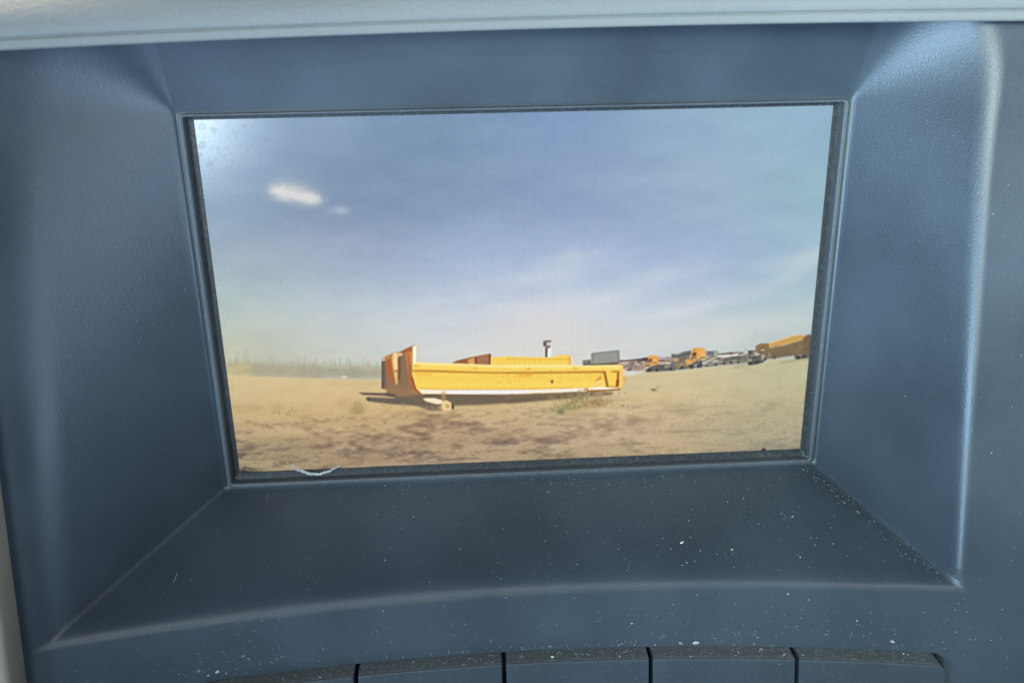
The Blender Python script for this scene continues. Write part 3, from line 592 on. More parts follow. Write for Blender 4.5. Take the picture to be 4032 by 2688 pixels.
NEAR_SHAPES = """0 2094 280 2119 785 2155 1313 2186 1312 2194 784 2164 280 2127 -1 2103/222 200 156/2.0/0.6
3268 2083 3404 2085 3538 2072 3584 2069 3780 2077 3780 2099 3585 2108 3269 2099/96 78 80/.8/1
3254 2098 3540 2102 3540 2146 3512 2184 3391 2180 3330 2137/172 148 138/1.2/1
3382 2108 3524 2113 3518 2145 3382 2139/150 128 134/1.0/1
3464 2122 3518 2121 3514 2143 3466 2143/222 210 206/.8/1
3398 2164 3451 2158 3436 2185 3406 2184/110 84 84/.9/1
3458 2146 3555 2138 3558 2186 3459 2186/164 140 116/1.5/1
3561 2186 3587 2167 3676 2135 3782 2123 3829 2157 3830 2197 3678 2202 3580 2200/96 92 84/1.2/1
3674 2073 3780 2077 3792 2116 3782 2139 3676 2135/206 192 190/1.0/1
3675 2095 3720 2090 3780 2099 3781 2110 3675 2108/110 90 86/.8/1
3736 2116 3789 2115 3790 2131 3736 2132/236 226 222/.7/1
3531 2077 3580 2069 3584 2088 3539 2091/70 66 60/.8/1
3580 2056 3606 2050 3660 2055 3674 2075 3674 2135 3616 2142 3558 2167 3556 2119 3585 2111/226 166 84/.8/1
3584 2085 3616 2080 3619 2102 3588 2111/140 52 30/.8/1
3622 2093 3660 2091 3660 2110 3624 2112/240 196 116/1.0/0.8
3563 2186 3608 2148 3676 2139 3692 2168 3663 2190 3588 2198/104 98 86/1.0/0.8
3558 2188 3610 2182 3610 2198 3572 2200/64 62 60/.8/1
3782 2042 3824 2047 3898 2028 3955 2020 3960 2050 3939 2090 3841 2098 3787 2084/98 100 96/1.0/1
3808 2035 3876 2033 3854 2047 3808 2049/206 204 196/.9/0.8
3784 2084 3938 2080 3942 2161 3905 2176 3822 2174 3793 2132/150 132 96/1.0/1
3841 2105 3902 2100 3900 2136 3843 2141/126 106 66/1.2/0.7
3782 2131 3823 2125 3834 2189 3784 2195/108 106 96/1.0/1
3829 2173 3935 2165 3944 2185 3845 2193/94 88 76/1.0/1
3913 2104 3946 2090 3960 2050 3968 2002 4002 1995 4066 2001 4081 2031 4084 2099 4031 2113 3964 2130 3950 2160 3920 2160/228 164 78/.8/1
4033 2014 4075 2019 4082 2095 4042 2105/242 178 104/1.0/0.9
3964 2041 4000 2035 4003 2068 3967 2076/104 66 34/.8/1
3968 2005 4002 1998 3996 2028 3970 2027/214 140 70/1.0/0.7
3923 2161 3964 2138 4008 2117 4052 2114 4057 2178 4019 2179 3936 2185/100 96 90/1.0/1
4042 2117 4056 2118 4058 2177 4046 2178/48 48 46/.7/1
4079 2020 4178 2023 4198 2044 4202 2116 4084 2111/166 166 150/1.0/1
4091 2032 4155 2032 4158 2072 4097 2073/106 116 120/.9/1
4082 2011 4162 2015 4162 2028 4083 2025/214 214 206/.8/1
4083 2095 4158 2092 4153 2129 4085 2135/150 156 130/1.0/1
4058 2122 4206 2112 4216 2156 4178 2170 4064 2166/178 172 150/1.0/1
4062 2128 4198 2117 4198 2128 4062 2139/226 214 206/.7/1
4096 2134 4160 2130 4162 2151 4098 2151/128 104 98/.8/1
4060 2162 4208 2154 4208 2167 4072 2173/94 92 82/.8/1
4183 2059 4262 2053 4406 2050 4408 2068 4188 2071/106 108 96/.9/1
4188 2077 4294 2070 4408 2065 4401 2082 4303 2092 4189 2096/238 230 220/.8/1
4190 2103 4408 2082 4454 2078 4466 2150 4345 2159 4216 2164/126 122 108/1.0/1
4228 2101 4402 2087 4396 2123 4230 2132/104 104 96/1.5/0.8
4216 2164 4451 2145 4452 2161 4216 2172/172 160 132/1.0/0.8
4332 2186 4460 2172 4484 2176 4348 2195/120 112 90/1.5/0.6
4456 2046 4535 2042 4567 2066 4604 2147 4544 2165 4464 2170/98 98 90/1.0/1
4459 2044 4497 2041 4499 2071 4461 2070/72 76 76/.8/1
4498 2055 4551 2051 4558 2085 4516 2088/206 200 186/1.0/1
4476 2082 4498 2063 4508 2096 4486 2102/176 170 150/1.0/0.8
4468 2110 4495 2123 4489 2146 4470 2142/186 176 152/1.0/0.8
4459 2150 4520 2144 4572 2130 4604 2147 4529 2168 4468 2172/70 70 68/1.0/1
4517 2000 4560 1978 4636 1979 4654 2053 4646 2101 4568 2074 4520 2048/136 112 72/.9/1
4640 2023 4790 1996 4938 1953 5014 1940 5028 2091 4914 2099 4799 2103 4648 2121 4602 2131 4597 2059/126 106 76/1.0/1
4633 1979 4711 1956 4822 1925 4904 1912 4936 1921 4932 1957 4790 1996 4640 2025/202 158 86/.9/1
4632 1976 4822 1919 4904 1908 4906 1914 4822 1928 4635 1984/236 206 150/.9/0.8
4930 1937 4966 1913 5049 1910 5066 2093 4990 2102 4935 2080/116 94 70/1.0/1
4636 2072 4656 2077 4654 2101 4639 2104/186 170 130/1.0/1
4570 2106 4600 2103 4602 2131 4572 2134/160 148 120/1.0/0.8
4645 2085 4834 2060 4860 2097 4664 2125/110 96 74/2.0/0.7
4864 2097 4951 2089 4998 2102 5000 2126 4879 2138/82 80 74/1.0/1
4898 2098 4936 2096 4938 2110 4900 2112/150 146 132/1.0/1
4742 2160 4879 2142 5000 2129 5002 2135 4872 2153 4751 2167/120 112 84/1.5/0.7
3934 2097 3972 2094 3972 2100 3934 2102/62 60 58/.6/0.85
3948 2098 3978 2095 3979 2108 3948 2110/112 104 90/.6/0.63
4170 2133 4200 2130 4200 2136 4170 2139/112 104 90/.6/0.38
4358 2120 4398 2117 4398 2124 4359 2127/196 186 166/.6/0.75
3458 2104 3502 2102 3502 2112 3458 2114/112 104 90/.6/0.4
4570 2014 4586 2011 4586 2019 4570 2023/90 86 80/.6/0.62
4427 2066 4478 2064 4478 2076 4428 2078/140 84 48/.6/0.44
4358 2090 4386 2087 4387 2097 4358 2100/150 110 60/.6/0.65
4028 2098 4042 2094 4043 2100 4028 2104/60 58 62/.6/0.53
3797 2096 3836 2093 3836 2098 3798 2100/112 104 90/.6/0.52
3806 2106 3848 2104 3849 2109 3806 2112/196 186 166/.6/0.76
3889 2110 3910 2107 3910 2115 3890 2119/196 186 166/.6/0.45
4105 2083 4126 2080 4126 2084 4106 2087/60 58 62/.6/0.37
3694 2138 3731 2135 3731 2140 3694 2142/150 110 60/.6/0.53
3770 2117 3808 2115 3809 2127 3770 2129/112 104 90/.6/0.83
3565 2103 3591 2100 3592 2106 3565 2108/112 104 90/.6/0.81
3362 2146 3404 2144 3404 2151 3362 2154/112 104 90/.6/0.75
3980 2134 3996 2131 3996 2138 3980 2142/140 84 48/.6/0.6
3382 2143 3426 2140 3426 2152 3383 2155/74 72 70/.6/0.46
4000 2113 4037 2110 4038 2116 4000 2119/150 110 60/.6/0.8
3550 2143 3596 2140 3596 2147 3550 2150/140 84 48/.6/0.67
3896 2085 3937 2082 3938 2091 3896 2094/62 60 58/.6/0.69
4202 2130 4248 2128 4249 2136 4202 2138/112 104 90/.6/0.45
3936 2152 3970 2149 3970 2160 3936 2163/60 58 62/.6/0.73
3860 2104 3908 2102 3908 2113 3860 2115/120 120 112/.6/0.63
4558 2044 4585 2041 4586 2046 4558 2049/90 86 80/.6/0.8
4323 2047 4371 2045 4372 2054 4324 2056/196 186 166/.6/0.75
4233 2124 4256 2120 4256 2132 4234 2135/140 84 48/.6/0.6
4105 2132 4140 2129 4141 2140 4106 2142/120 120 112/.6/0.47
3852 2128 3892 2126 3892 2131 3852 2134/74 72 70/.6/0.71
3735 2143 3774 2140 3774 2150 3736 2153/196 186 166/.6/0.53
3396 2132 3426 2130 3426 2135 3396 2138/120 120 112/.6/0.52
3641 2139 3690 2137 3690 2141 3641 2144/214 208 196/.6/0.53
4399 2059 4422 2056 4423 2065 4400 2068/90 86 80/.6/0.6
4214 2127 4245 2125 4246 2134 4215 2137/112 104 90/.6/0.58
4316 2126 4358 2124 4359 2132 4316 2134/196 186 166/.6/0.61
3906 2153 3922 2150 3922 2159 3906 2163/60 58 62/.6/0.53
4254 2108 4286 2106 4287 2113 4255 2116/60 58 62/.6/0.44
3947 2084 3965 2081 3965 2090 3948 2093/196 186 166/.6/0.75
3704 2100 3740 2098 3740 2105 3705 2108/120 120 112/.6/0.51
3505 2121 3550 2119 3550 2128 3505 2131/196 186 166/.6/0.56
4116 2127 4144 2124 4145 2132 4117 2134/196 186 166/.6/0.82
4350 2110 4394 2108 4394 2120 4352 2122/74 72 70/.6/0.84
3992 2151 4038 2149 4038 2162 3994 2164/214 208 196/.6/0.84
4468 2042 4514 2039 4514 2046 4468 2048/112 104 90/.6/0.72
4418 2070 4432 2067 4432 2078 4418 2082/112 104 90/.6/0.43
4241 2113 4260 2110 4260 2116 4241 2119/60 58 62/.6/0.62
3388 2106 3414 2103 3414 2111 3388 2114/112 104 90/.6/0.57
3996 2096 4040 2094 4040 2103 3997 2105/60 58 62/.6/0.58
4136 2114 4164 2111 4164 2120 4136 2122/60 58 62/.6/0.36
3550 2114 3577 2110 3577 2116 3550 2119/196 186 166/.6/0.62
4544 2071 4559 2067 4560 2080 4546 2084/214 208 196/.6/0.38
3500 2157 3514 2154 3514 2158 3500 2162/112 104 90/.6/0.37
4189 2091 4238 2089 4238 2100 4190 2102/62 60 58/.6/0.65
4072 2080 4109 2077 4109 2086 4072 2088/214 208 196/.6/0.56
4028 2127 4049 2124 4050 2129 4028 2132/120 120 112/.6/0.52
3426 2112 3465 2110 3466 2123 3426 2126/90 86 80/.6/0.5
4484 2056 4522 2054 4522 2057 4484 2060/112 104 90/.6/0.41
3893 2127 3922 2124 3922 2131 3893 2134/120 120 112/.6/0.54
4410 2030 4441 2027 4442 2033 4410 2036/120 120 112/.6/0.67
4121 2145 4146 2142 4147 2148 4122 2151/120 120 112/.6/0.41
4012 2069 4054 2066 4054 2073 4013 2075/196 186 166/.6/0.85
3504 2125 3535 2122 3535 2129 3504 2132/90 86 80/.6/0.65
4068 2120 4092 2116 4093 2124 4068 2127/214 208 196/.6/0.82
4090 2146 4126 2144 4127 2156 4090 2158/214 208 196/.6/0.66
4116 2072 4134 2069 4134 2076 4117 2080/196 186 166/.6/0.37
3752 2110 3797 2108 3798 2116 3753 2119/60 58 62/.6/0.43
3957 2149 3982 2146 3982 2158 3958 2161/112 104 90/.6/0.49
4394 2102 4414 2099 4415 2109 4395 2112/112 104 90/.6/0.64
3942 2069 3972 2066 3973 2079 3943 2082/196 186 166/.6/0.57
3826 2133 3874 2131 3874 2137 3826 2139/120 120 112/.6/0.61
4244 2092 4282 2090 4282 2100 4244 2102/214 208 196/.6/0.53
3726 2157 3774 2155 3774 2167 3727 2169/196 186 166/.6/0.69
3709 2129 3748 2126 3748 2135 3710 2138/120 120 112/.6/0.51
3684 2134 3698 2131 3698 2135 3684 2139/74 72 70/.6/0.62
3654 2147 3696 2144 3696 2154 3654 2156/140 84 48/.6/0.6
4098 2067 4116 2064 4116 2070 4098 2073/140 84 48/.6/0.8
4500 2061 4526 2059 4527 2064 4500 2067/112 104 90/.6/0.73
4036 2084 4058 2080 4058 2090 4036 2092/150 110 60/.6/0.4
4108 2134 4153 2131 4154 2144 4108 2146/62 60 58/.6/0.57
3388 2132 3414 2129 3414 2137 3388 2140/74 72 70/.6/0.62
4466 2071 4510 2069 4510 2082 4467 2084/140 84 48/.6/0.55
3370 2132 3398 2129 3398 2134 3370 2137/214 208 196/.6/0.75
3993 2099 4044 2097 4044 2103 3994 2105/196 186 166/.6/0.49
3996 2121 4012 2117 4012 2128 3997 2131/62 60 58/.6/0.78
4158 2114 4182 2111 4182 2116 4158 2119/74 72 70/.6/0.76
3507 2111 3521 2108 3522 2113 3507 2116/140 84 48/.6/0.62
3567 2108 3612 2106 3613 2120 3568 2122/112 104 90/.6/0.77
3384 2154 3414 2152 3414 2160 3384 2163/214 208 196/.6/0.73
4368 2057 4392 2054 4392 2065 4369 2068/196 186 166/.6/0.45
4525 2021 4551 2018 4552 2025 4526 2028/120 120 112/.6/0.6
3864 2128 3898 2126 3899 2134 3865 2137/140 84 48/.6/0.66
4036 2155 4073 2152 4074 2162 4037 2164/90 86 80/.6/0.82
3421 2143 3470 2140 3470 2151 3421 2153/112 104 90/.6/0.79
3462 2102 3498 2099 3498 2110 3462 2113/214 208 196/.6/0.85
4304 2092 4352 2090 4352 2096 4304 2098/62 60 58/.6/0.67
4563 2072 4602 2069 4603 2082 4564 2084/112 104 90/.6/0.66
4368 2064 4399 2061 4400 2073 4368 2076/90 86 80/.6/0.61
4176 2102 4219 2099 4220 2110 4177 2113/112 104 90/.6/0.77
4194 2091 4212 2087 4212 2096 4194 2099/150 110 60/.6/0.84
3504 2121 3524 2118 3524 2124 3504 2128/74 72 70/.6/0.51
4564 2038 4597 2036 4598 2044 4565 2046/196 186 166/.6/0.8
3562 2108 3597 2105 3597 2110 3563 2113/120 120 112/.6/0.42
4026 2141 4050 2138 4050 2148 4026 2151/90 86 80/.6/0.37
3928 2079 3970 2077 3970 2082 3929 2084/74 72 70/.6/0.78
3918 2066 3952 2064 3952 2070 3918 2072/150 110 60/.6/0.75
4542 2022 4574 2019 4575 2029 4543 2031/140 84 48/.6/0.78
3684 2156 3703 2152 3703 2159 3685 2162/140 84 48/.6/0.79
4186 2107 4200 2103 4201 2115 4187 2119/90 86 80/.6/0.83
4126 2079 4160 2076 4161 2087 4127 2090/62 60 58/.6/0.35
4262 2125 4286 2122 4286 2128 4262 2131/150 110 60/.6/0.68
4217 2064 4261 2061 4262 2070 4218 2072/60 58 62/.6/0.38
3552 2135 3597 2133 3597 2146 3552 2149/62 60 58/.6/0.43
3449 2146 3496 2144 3496 2150 3449 2152/214 208 196/.6/0.41
4162 2131 4198 2128 4199 2140 4164 2142/196 186 166/.6/0.76
4321 2098 4344 2094 4344 2102 4322 2105/74 72 70/.6/0.4
3684 2115 3732 2113 3732 2120 3685 2122/150 110 60/.6/0.59
3374 2159 3386 2155 3386 2162 3374 2165/150 110 60/.6/0.69
4413 2036 4440 2033 4442 2044 4414 2047/196 186 166/.6/0.7
3478 2106 3496 2103 3496 2111 3478 2114/150 110 60/.6/0.51
3730 2093 3744 2090 3744 2102 3730 2106/214 208 196/.6/0.6
4033 2086 4084 2084 4084 2096 4034 2098/74 72 70/.6/0.56
3458 2142 3484 2139 3485 2146 3458 2149/60 58 62/.6/0.53
3745 2128 3761 2125 3762 2133 3746 2136/60 58 62/.6/0.45
3860 2139 3902 2137 3903 2150 3860 2152/120 120 112/.6/0.76
4270 2117 4286 2114 4288 2127 4272 2130/90 86 80/.6/0.36
3810 2080 3836 2078 3836 2083 3810 2086/196 186 166/.6/0.66
3466 2157 3507 2155 3507 2162 3466 2164/150 110 60/.6/0.44
4127 2084 4152 2081 4152 2086 4128 2089/90 86 80/.6/0.5
4288 2051 4302 2048 4302 2052 4288 2056/140 84 48/.6/0.72
4287 2068 4336 2066 4337 2072 4288 2074/196 186 166/.6/0.66
4423 2090 4440 2087 4440 2096 4424 2099/74 72 70/.6/0.84
3422 2106 3472 2104 3472 2115 3422 2117/120 120 112/.6/0.5
4006 2111 4035 2108 4035 2114 4006 2117/150 110 60/.6/0.55
4117 2096 4166 2093 4167 2105 4118 2107/214 208 196/.6/0.44
4550 2029 4574 2026 4574 2036 4551 2039/74 72 70/.6/0.45
4374 2050 4388 2047 4388 2055 4375 2059/196 186 166/.6/0.79
4559 2037 4598 2035 4598 2040 4560 2043/214 208 196/.6/0.8
4038 2127 4057 2124 4057 2132 4038 2135/90 86 80/.6/0.36
4486 2101 4536 2098 4536 2110 4487 2112/60 58 62/.6/0.83
3864 2132 3890 2129 3890 2142 3865 2145/196 186 166/.6/0.68
4208 2142 4246 2139 4246 2150 4209 2153/74 72 70/.6/0.62
4028 2143 4048 2140 4048 2152 4028 2156/62 60 58/.6/0.36
4392 2084 4420 2080 4422 2094 4392 2096/120 120 112/.6/0.57
4342 2094 4360 2091 4361 2096 4342 2099/196 186 166/.6/0.4
4180 2087 4204 2084 4204 2093 4181 2096/196 186 166/.6/0.45
3662 2102 3682 2098 3682 2107 3662 2110/150 110 60/.6/0.79
4558 2086 4576 2082 4576 2087 4558 2091/62 60 58/.6/0.4
4056 2114 4097 2112 4098 2120 4056 2122/74 72 70/.6/0.6
4088 2102 4124 2099 4125 2108 4089 2110/112 104 90/.6/0.42
4346 2086 4386 2084 4386 2096 4348 2098/60 58 62/.6/0.35
3649 2128 3686 2126 3686 2138 3650 2140/74 72 70/.6/0.37
3847 2155 3896 2153 3896 2160 3847 2162/112 104 90/.6/0.42
3363 2102 3409 2100 3410 2108 3363 2110/120 120 112/.6/0.66
3409 2141 3446 2139 3446 2143 3409 2145/60 58 62/.6/0.65
4116 2072 4152 2070 4152 2075 4116 2078/150 110 60/.6/0.54
4036 2081 4086 2079 4087 2084 4036 2086/150 110 60/.6/0.53
4300 2050 4321 2047 4322 2060 4302 2062/120 120 112/.6/0.56
4298 2072 4314 2069 4315 2076 4298 2079/90 86 80/.6/0.81
4302 2057 4339 2054 4340 2067 4303 2069/90 86 80/.6/0.38
4286 2130 4306 2126 4306 2132 4286 2135/120 120 112/.6/0.56
3734 2074 3773 2072 3774 2083 3734 2086/74 72 70/.6/0.48
3942 2095 3980 2092 3980 2099 3942 2102/196 186 166/.6/0.45
4518 2067 4556 2064 4557 2070 4518 2073/140 84 48/.6/0.65
4458 2091 4481 2088 4482 2101 4458 2104/60 58 62/.6/0.6
3680 2104 3726 2102 3726 2111 3680 2113/140 84 48/.6/0.72
3609 2122 3622 2118 3622 2128 3610 2131/120 120 112/.6/0.6
4129 2139 4159 2136 4160 2148 4130 2151/214 208 196/.6/0.59
4098 2091 4149 2089 4150 2094 4098 2096/140 84 48/.6/0.76
4353 2087 4394 2085 4394 2093 4354 2096/120 120 112/.6/0.53
3802 2094 3840 2091 3840 2102 3803 2105/214 208 196/.6/0.66
4004 2114 4022 2111 4023 2121 4004 2124/150 110 60/.6/0.36
4010 2090 4039 2086 4039 2096 4011 2098/214 208 196/.6/0.75
3530 2119 3570 2116 3571 2128 3530 2130/140 84 48/.6/0.64
3621 2103 3661 2101 3661 2108 3622 2110/196 186 166/.6/0.35
4517 2031 4564 2029 4564 2041 4518 2043/150 110 60/.6/0.48
3486 2109 3514 2106 3514 2113 3487 2116/150 110 60/.6/0.53
4214 2094 4249 2092 4250 2104 4214 2106/214 208 196/.6/0.63
3554 2107 3583 2104 3584 2113 3554 2116/140 84 48/.6/0.42
3962 2118 3999 2115 4000 2122 3962 2124/112 104 90/.6/0.81
4245 2096 4286 2093 4286 2106 4246 2108/120 120 112/.6/0.71
3852 2083 3886 2080 3887 2091 3852 2094/140 84 48/.6/0.41
4289 2051 4316 2049 4317 2056 4290 2059/62 60 58/.6/0.81
4230 2134 4252 2131 4252 2137 4230 2140/112 104 90/.6/0.8
4164 2136 4212 2134 4214 2147 4164 2149/112 104 90/.6/0.8
4374 2061 4416 2059 4416 2063 4374 2066/62 60 58/.6/0.76
3810 2142 3822 2138 3822 2149 3810 2152/214 208 196/.6/0.37
4332 2041 4374 2039 4375 2047 4332 2049/150 110 60/.6/0.36
3917 2072 3950 2070 3950 2080 3918 2083/196 186 166/.6/0.43
3396 2135 3429 2133 3429 2140 3396 2143/196 186 166/.6/0.6
3864 2096 3882 2092 3882 2104 3864 2108/140 84 48/.6/0.52
4446 2040 4481 2038 4482 2047 4446 2049/62 60 58/.6/0.54
3626 2144 3650 2141 3650 2146 3626 2150/60 58 62/.6/0.43
3756 2089 3790 2086 3790 2091 3756 2094/196 186 166/.6/0.36
3860 2092 3895 2090 3895 2100 3860 2103/74 72 70/.6/0.76
3626 2115 3659 2112 3659 2122 3626 2125/140 84 48/.6/0.75
3970 2118 4004 2115 4005 2121 3971 2123/214 208 196/.6/0.55
3960 2080 4004 2077 4005 2091 3960 2093/62 60 58/.6/0.62
3880 2086 3916 2084 3916 2088 3880 2090/120 120 112/.6/0.4
4372 2098 4394 2095 4394 2105 4372 2108/62 60 58/.6/0.5
4170 2095 4196 2092 4196 2099 4170 2102/74 72 70/.6/0.55
4156 2089 4172 2085 4172 2090 4156 2093/140 84 48/.6/0.6
4424 2113 4449 2110 4450 2122 4424 2125/62 60 58/.6/0.38
3892 2066 3942 2064 3943 2071 3892 2073/112 104 90/.6/0.52
3444 2106 3461 2103 3462 2116 3444 2120/150 110 60/.6/0.84
3779 2086 3806 2083 3806 2090 3780 2093/196 186 166/.6/0.36
3574 2123 3590 2120 3590 2125 3574 2128/196 186 166/.6/0.7
3473 2134 3502 2131 3502 2144 3474 2146/74 72 70/.6/0.48
3797 2121 3842 2119 3842 2124 3797 2126/60 58 62/.6/0.4
4540 2053 4582 2050 4582 2059 4540 2061/60 58 62/.6/0.69
3530 2149 3577 2147 3578 2153 3530 2155/112 104 90/.6/0.53
3875 2110 3891 2107 3892 2117 3876 2120/74 72 70/.6/0.43
4558 2058 4592 2055 4593 2068 4559 2071/140 84 48/.6/0.74
3660 2145 3711 2143 3711 2150 3660 2152/74 72 70/.6/0.74
3439 2120 3488 2118 3488 2124 3440 2126/140 84 48/.6/0.51
3784 2159 3801 2156 3802 2165 3784 2169/150 110 60/.6/0.53
3598 2102 3641 2100 3642 2105 3598 2108/120 120 112/.6/0.59
4204 2126 4240 2123 4240 2137 4205 2140/214 208 196/.6/0.5
3487 2101 3520 2098 3520 2111 3488 2114/60 58 62/.6/0.66
4038 2123 4084 2121 4084 2129 4039 2132/90 86 80/.6/0.72
3768 2085 3794 2082 3794 2092 3768 2094/120 120 112/.6/0.83
4126 2132 4145 2129 4146 2141 4128 2144/60 58 62/.6/0.41
4264 2054 4308 2052 4308 2065 4266 2068/140 84 48/.6/0.64
4432 2072 4462 2069 4462 2081 4433 2084/150 110 60/.6/0.42
3748 2109 3766 2106 3766 2116 3749 2120/214 208 196/.6/0.45
4302 2095 4346 2093 4346 2098 4303 2101/60 58 62/.6/0.6
4146 2078 4184 2075 4185 2079 4147 2082/90 86 80/.6/0.4
3721 2107 3764 2104 3764 2116 3722 2118/150 110 60/.6/0.76
3746 2135 3761 2132 3762 2138 3746 2142/140 84 48/.6/0.44
3566 2140 3604 2138 3605 2148 3567 2150/112 104 90/.6/0.83
3616 2182 3613 2191 3605 2196 3596 2194 3590 2186 3590 2176 3595 2169 3604 2168 3612 2173/52 50 50/.6/0.85
3675 2188 3672 2196 3666 2200 3657 2198 3651 2191 3651 2182 3656 2176 3665 2174 3672 2179/52 50 50/.6/0.85
3797 2183 3795 2193 3787 2197 3777 2195 3772 2187 3771 2177 3777 2170 3786 2169 3794 2174/52 50 50/.6/0.85
3896 2175 3893 2185 3885 2189 3876 2187 3870 2179 3869 2169 3875 2162 3884 2161 3892 2166/52 50 50/.6/0.85
3981 2176 3978 2186 3969 2191 3958 2188 3952 2180 3951 2169 3958 2161 3968 2159 3977 2165/52 50 50/.6/0.85
4042 2165 4039 2176 4029 2182 4018 2180 4010 2170 4010 2158 4017 2149 4028 2147 4038 2154/52 50 50/.6/0.85
4112 2162 4110 2169 4104 2172 4097 2170 4092 2164 4092 2157 4096 2151 4103 2150 4110 2154/52 50 50/.6/0.85
4188 2155 4186 2162 4180 2166 4172 2164 4168 2158 4167 2150 4172 2144 4178 2144 4185 2148/52 50 50/.6/0.85
4264 2150 4262 2158 4256 2161 4248 2159 4242 2153 4242 2145 4247 2139 4254 2138 4262 2142/52 50 50/.6/0.85
4325 2144 4323 2152 4316 2156 4308 2154 4303 2147 4302 2139 4308 2133 4315 2132 4322 2137/52 50 50/.6/0.85
4386 2142 4384 2150 4377 2153 4370 2152 4364 2145 4364 2137 4368 2131 4376 2130 4383 2134/52 50 50/.6/0.85
4496 2159 4494 2168 4486 2173 4476 2170 4470 2163 4469 2153 4475 2146 4484 2144 4492 2150/52 50 50/.6/0.85
4556 2149 4554 2158 4546 2162 4537 2160 4531 2153 4530 2144 4536 2137 4544 2135 4552 2140/52 50 50/.6/0.85
4623 2128 4620 2136 4613 2141 4604 2139 4598 2132 4598 2122 4602 2115 4612 2114 4620 2119/52 50 50/.6/0.85
4922 2121 4920 2130 4912 2135 4902 2133 4896 2125 4894 2115 4900 2108 4909 2106 4918 2112/52 50 50/.6/0.85
4967 2115 4965 2124 4957 2128 4948 2126 4940 2119 4940 2108 4946 2101 4954 2100 4964 2105/52 50 50/.6/0.85
4704 2113 4702 2120 4696 2123 4688 2122 4683 2115 4682 2108 4687 2102 4694 2101 4700 2105/52 50 50/.6/0.85
4932 2024 4968 2017 4969 2026 4932 2033/104 86 62/.8/0.39
4866 2073 4912 2064 4912 2069 4866 2078/104 86 62/.8/0.48
4664 2038 4724 2026 4725 2035 4664 2047/104 86 62/.8/0.36
4642 2051 4698 2040 4698 2044 4642 2055/140 116 78/.8/0.34
4668 2068 4694 2062 4694 2072 4668 2077/90 76 60/.8/0.3
4586 2014 4634 2005 4634 2010 4587 2020/90 76 60/.8/0.32
4668 2017 4742 2003 4742 2011 4668 2025/104 86 62/.8/0.27
4757 2066 4811 2055 4812 2060 4758 2070/90 76 60/.8/0.39
4825 2040 4895 2026 4896 2034 4826 2048/104 86 62/.8/0.3
4878 2052 4938 2040 4938 2044 4878 2056/166 134 84/.8/0.5
4622 2029 4657 2022 4658 2026 4622 2033/140 116 78/.8/0.23
4695 2057 4748 2047 4749 2055 4696 2065/140 116 78/.8/0.21
4636 2017 4654 2014 4654 2019 4636 2023/166 134 84/.8/0.25
4830 1985 4858 1980 4858 1988 4830 1993/90 76 60/.8/0.39
4856 2010 4894 2003 4895 2012 4857 2019/90 76 60/.8/0.45
4800 2006 4850 1996 4850 2002 4800 2012/166 134 84/.8/0.23
4956 2062 5017 2050 5018 2056 4956 2068/90 76 60/.8/0.28
4892 2035 4946 2025 4946 2030 4892 2040/166 134 84/.8/0.32
4941 1996 4982 1988 4982 1993 4942 2001/140 116 78/.8/0.47
4918 2027 4942 2023 4942 2026 4918 2031/104 86 62/.8/0.4
4630 2094 4690 2082 4691 2089 4630 2101/104 86 62/.8/0.37
4578 2012 4630 2001 4631 2005 4578 2014/166 134 84/.8/0.47
4980 1978 5004 1973 5004 1978 4981 1983/90 76 60/.8/0.25
4964 2065 5038 2050 5039 2057 4964 2072/140 116 78/.8/0.28
4650 2004 4688 1997 4688 2003 4650 2011/166 134 84/.8/0.37
4913 2007 4978 1994 4978 1999 4913 2011/140 116 78/.8/0.21
4686 2005 4712 1999 4712 2006 4686 2011/90 76 60/.8/0.44
4933 2002 5004 1988 5005 1994 4934 2008/90 76 60/.8/0.42
4691 2025 4732 2017 4732 2022 4692 2030/140 116 78/.8/0.46
4834 1991 4897 1979 4898 1987 4835 1999/140 116 78/.8/0.42
4680 2066 4753 2052 4754 2059 4680 2073/104 86 62/.8/0.33
4804 2013 4852 2003 4853 2009 4804 2019/140 116 78/.8/0.31
4786 2036 4833 2027 4834 2035 4786 2044/104 86 62/.8/0.39
4624 2088 4644 2084 4645 2093 4626 2097/104 86 62/.8/0.36
4682 2053 4739 2042 4740 2045 4683 2056/140 116 78/.8/0.48
4606 2014 4642 2008 4642 2013 4606 2020/166 134 84/.8/0.39
4726 2015 4744 2011 4745 2015 4726 2018/166 134 84/.8/0.31
4681 2081 4710 2075 4710 2081 4682 2087/104 86 62/.8/0.27
4906 2019 4968 2007 4969 2016 4908 2028/166 134 84/.8/0.42
4967 1983 4990 1978 4990 1983 4968 1988/140 116 78/.8/0.26
2678 1886 2740 1880 2743 1897 2707 1899 2707 1934 2676 1936/98 86 92/.8/1
2707 1905 2729 1903 2729 1926 2707 1931/206 190 160/1.0/1
2702 1928 2738 1929 2729 1955 2696 1951/112 98 90/.8/1
2694 1948 2714 1955 2713 2040 2693 2039/76 52 44/.8/1
2714 1954 2745 1950 2746 2041 2713 2040/236 234 224/.8/1
3016 2074 3084 2070 3093 2120 3017 2120/98 88 80/.9/1
3025 2084 3064 2080 3064 2098 3025 2099/160 146 136/1.0/1
3088 2013 3209 2003 3328 1994 3332 2102 3210 2110 3090 2117/150 150 142/.7/1
3092 2010 3320 1993 3324 2002 3097 2020/128 130 118/.8/1
3315 1996 3330 1995 3334 2096 3320 2102/120 142 120/.8/1
3092 2016 3104 2015 3105 2114 3093 2116/128 122 106/1.0/1
3025 2117 3098 2111 3323 2102 3356 2103 3358 2127 3026 2132/92 78 58/.9/1
3323 2108 3413 2104 3414 2117 3324 2121/226 200 170/.8/1
1896 2055 1935 2036 2085 2004 2226 1982 2226 2089 1900 2070/166 104 60/.8/1
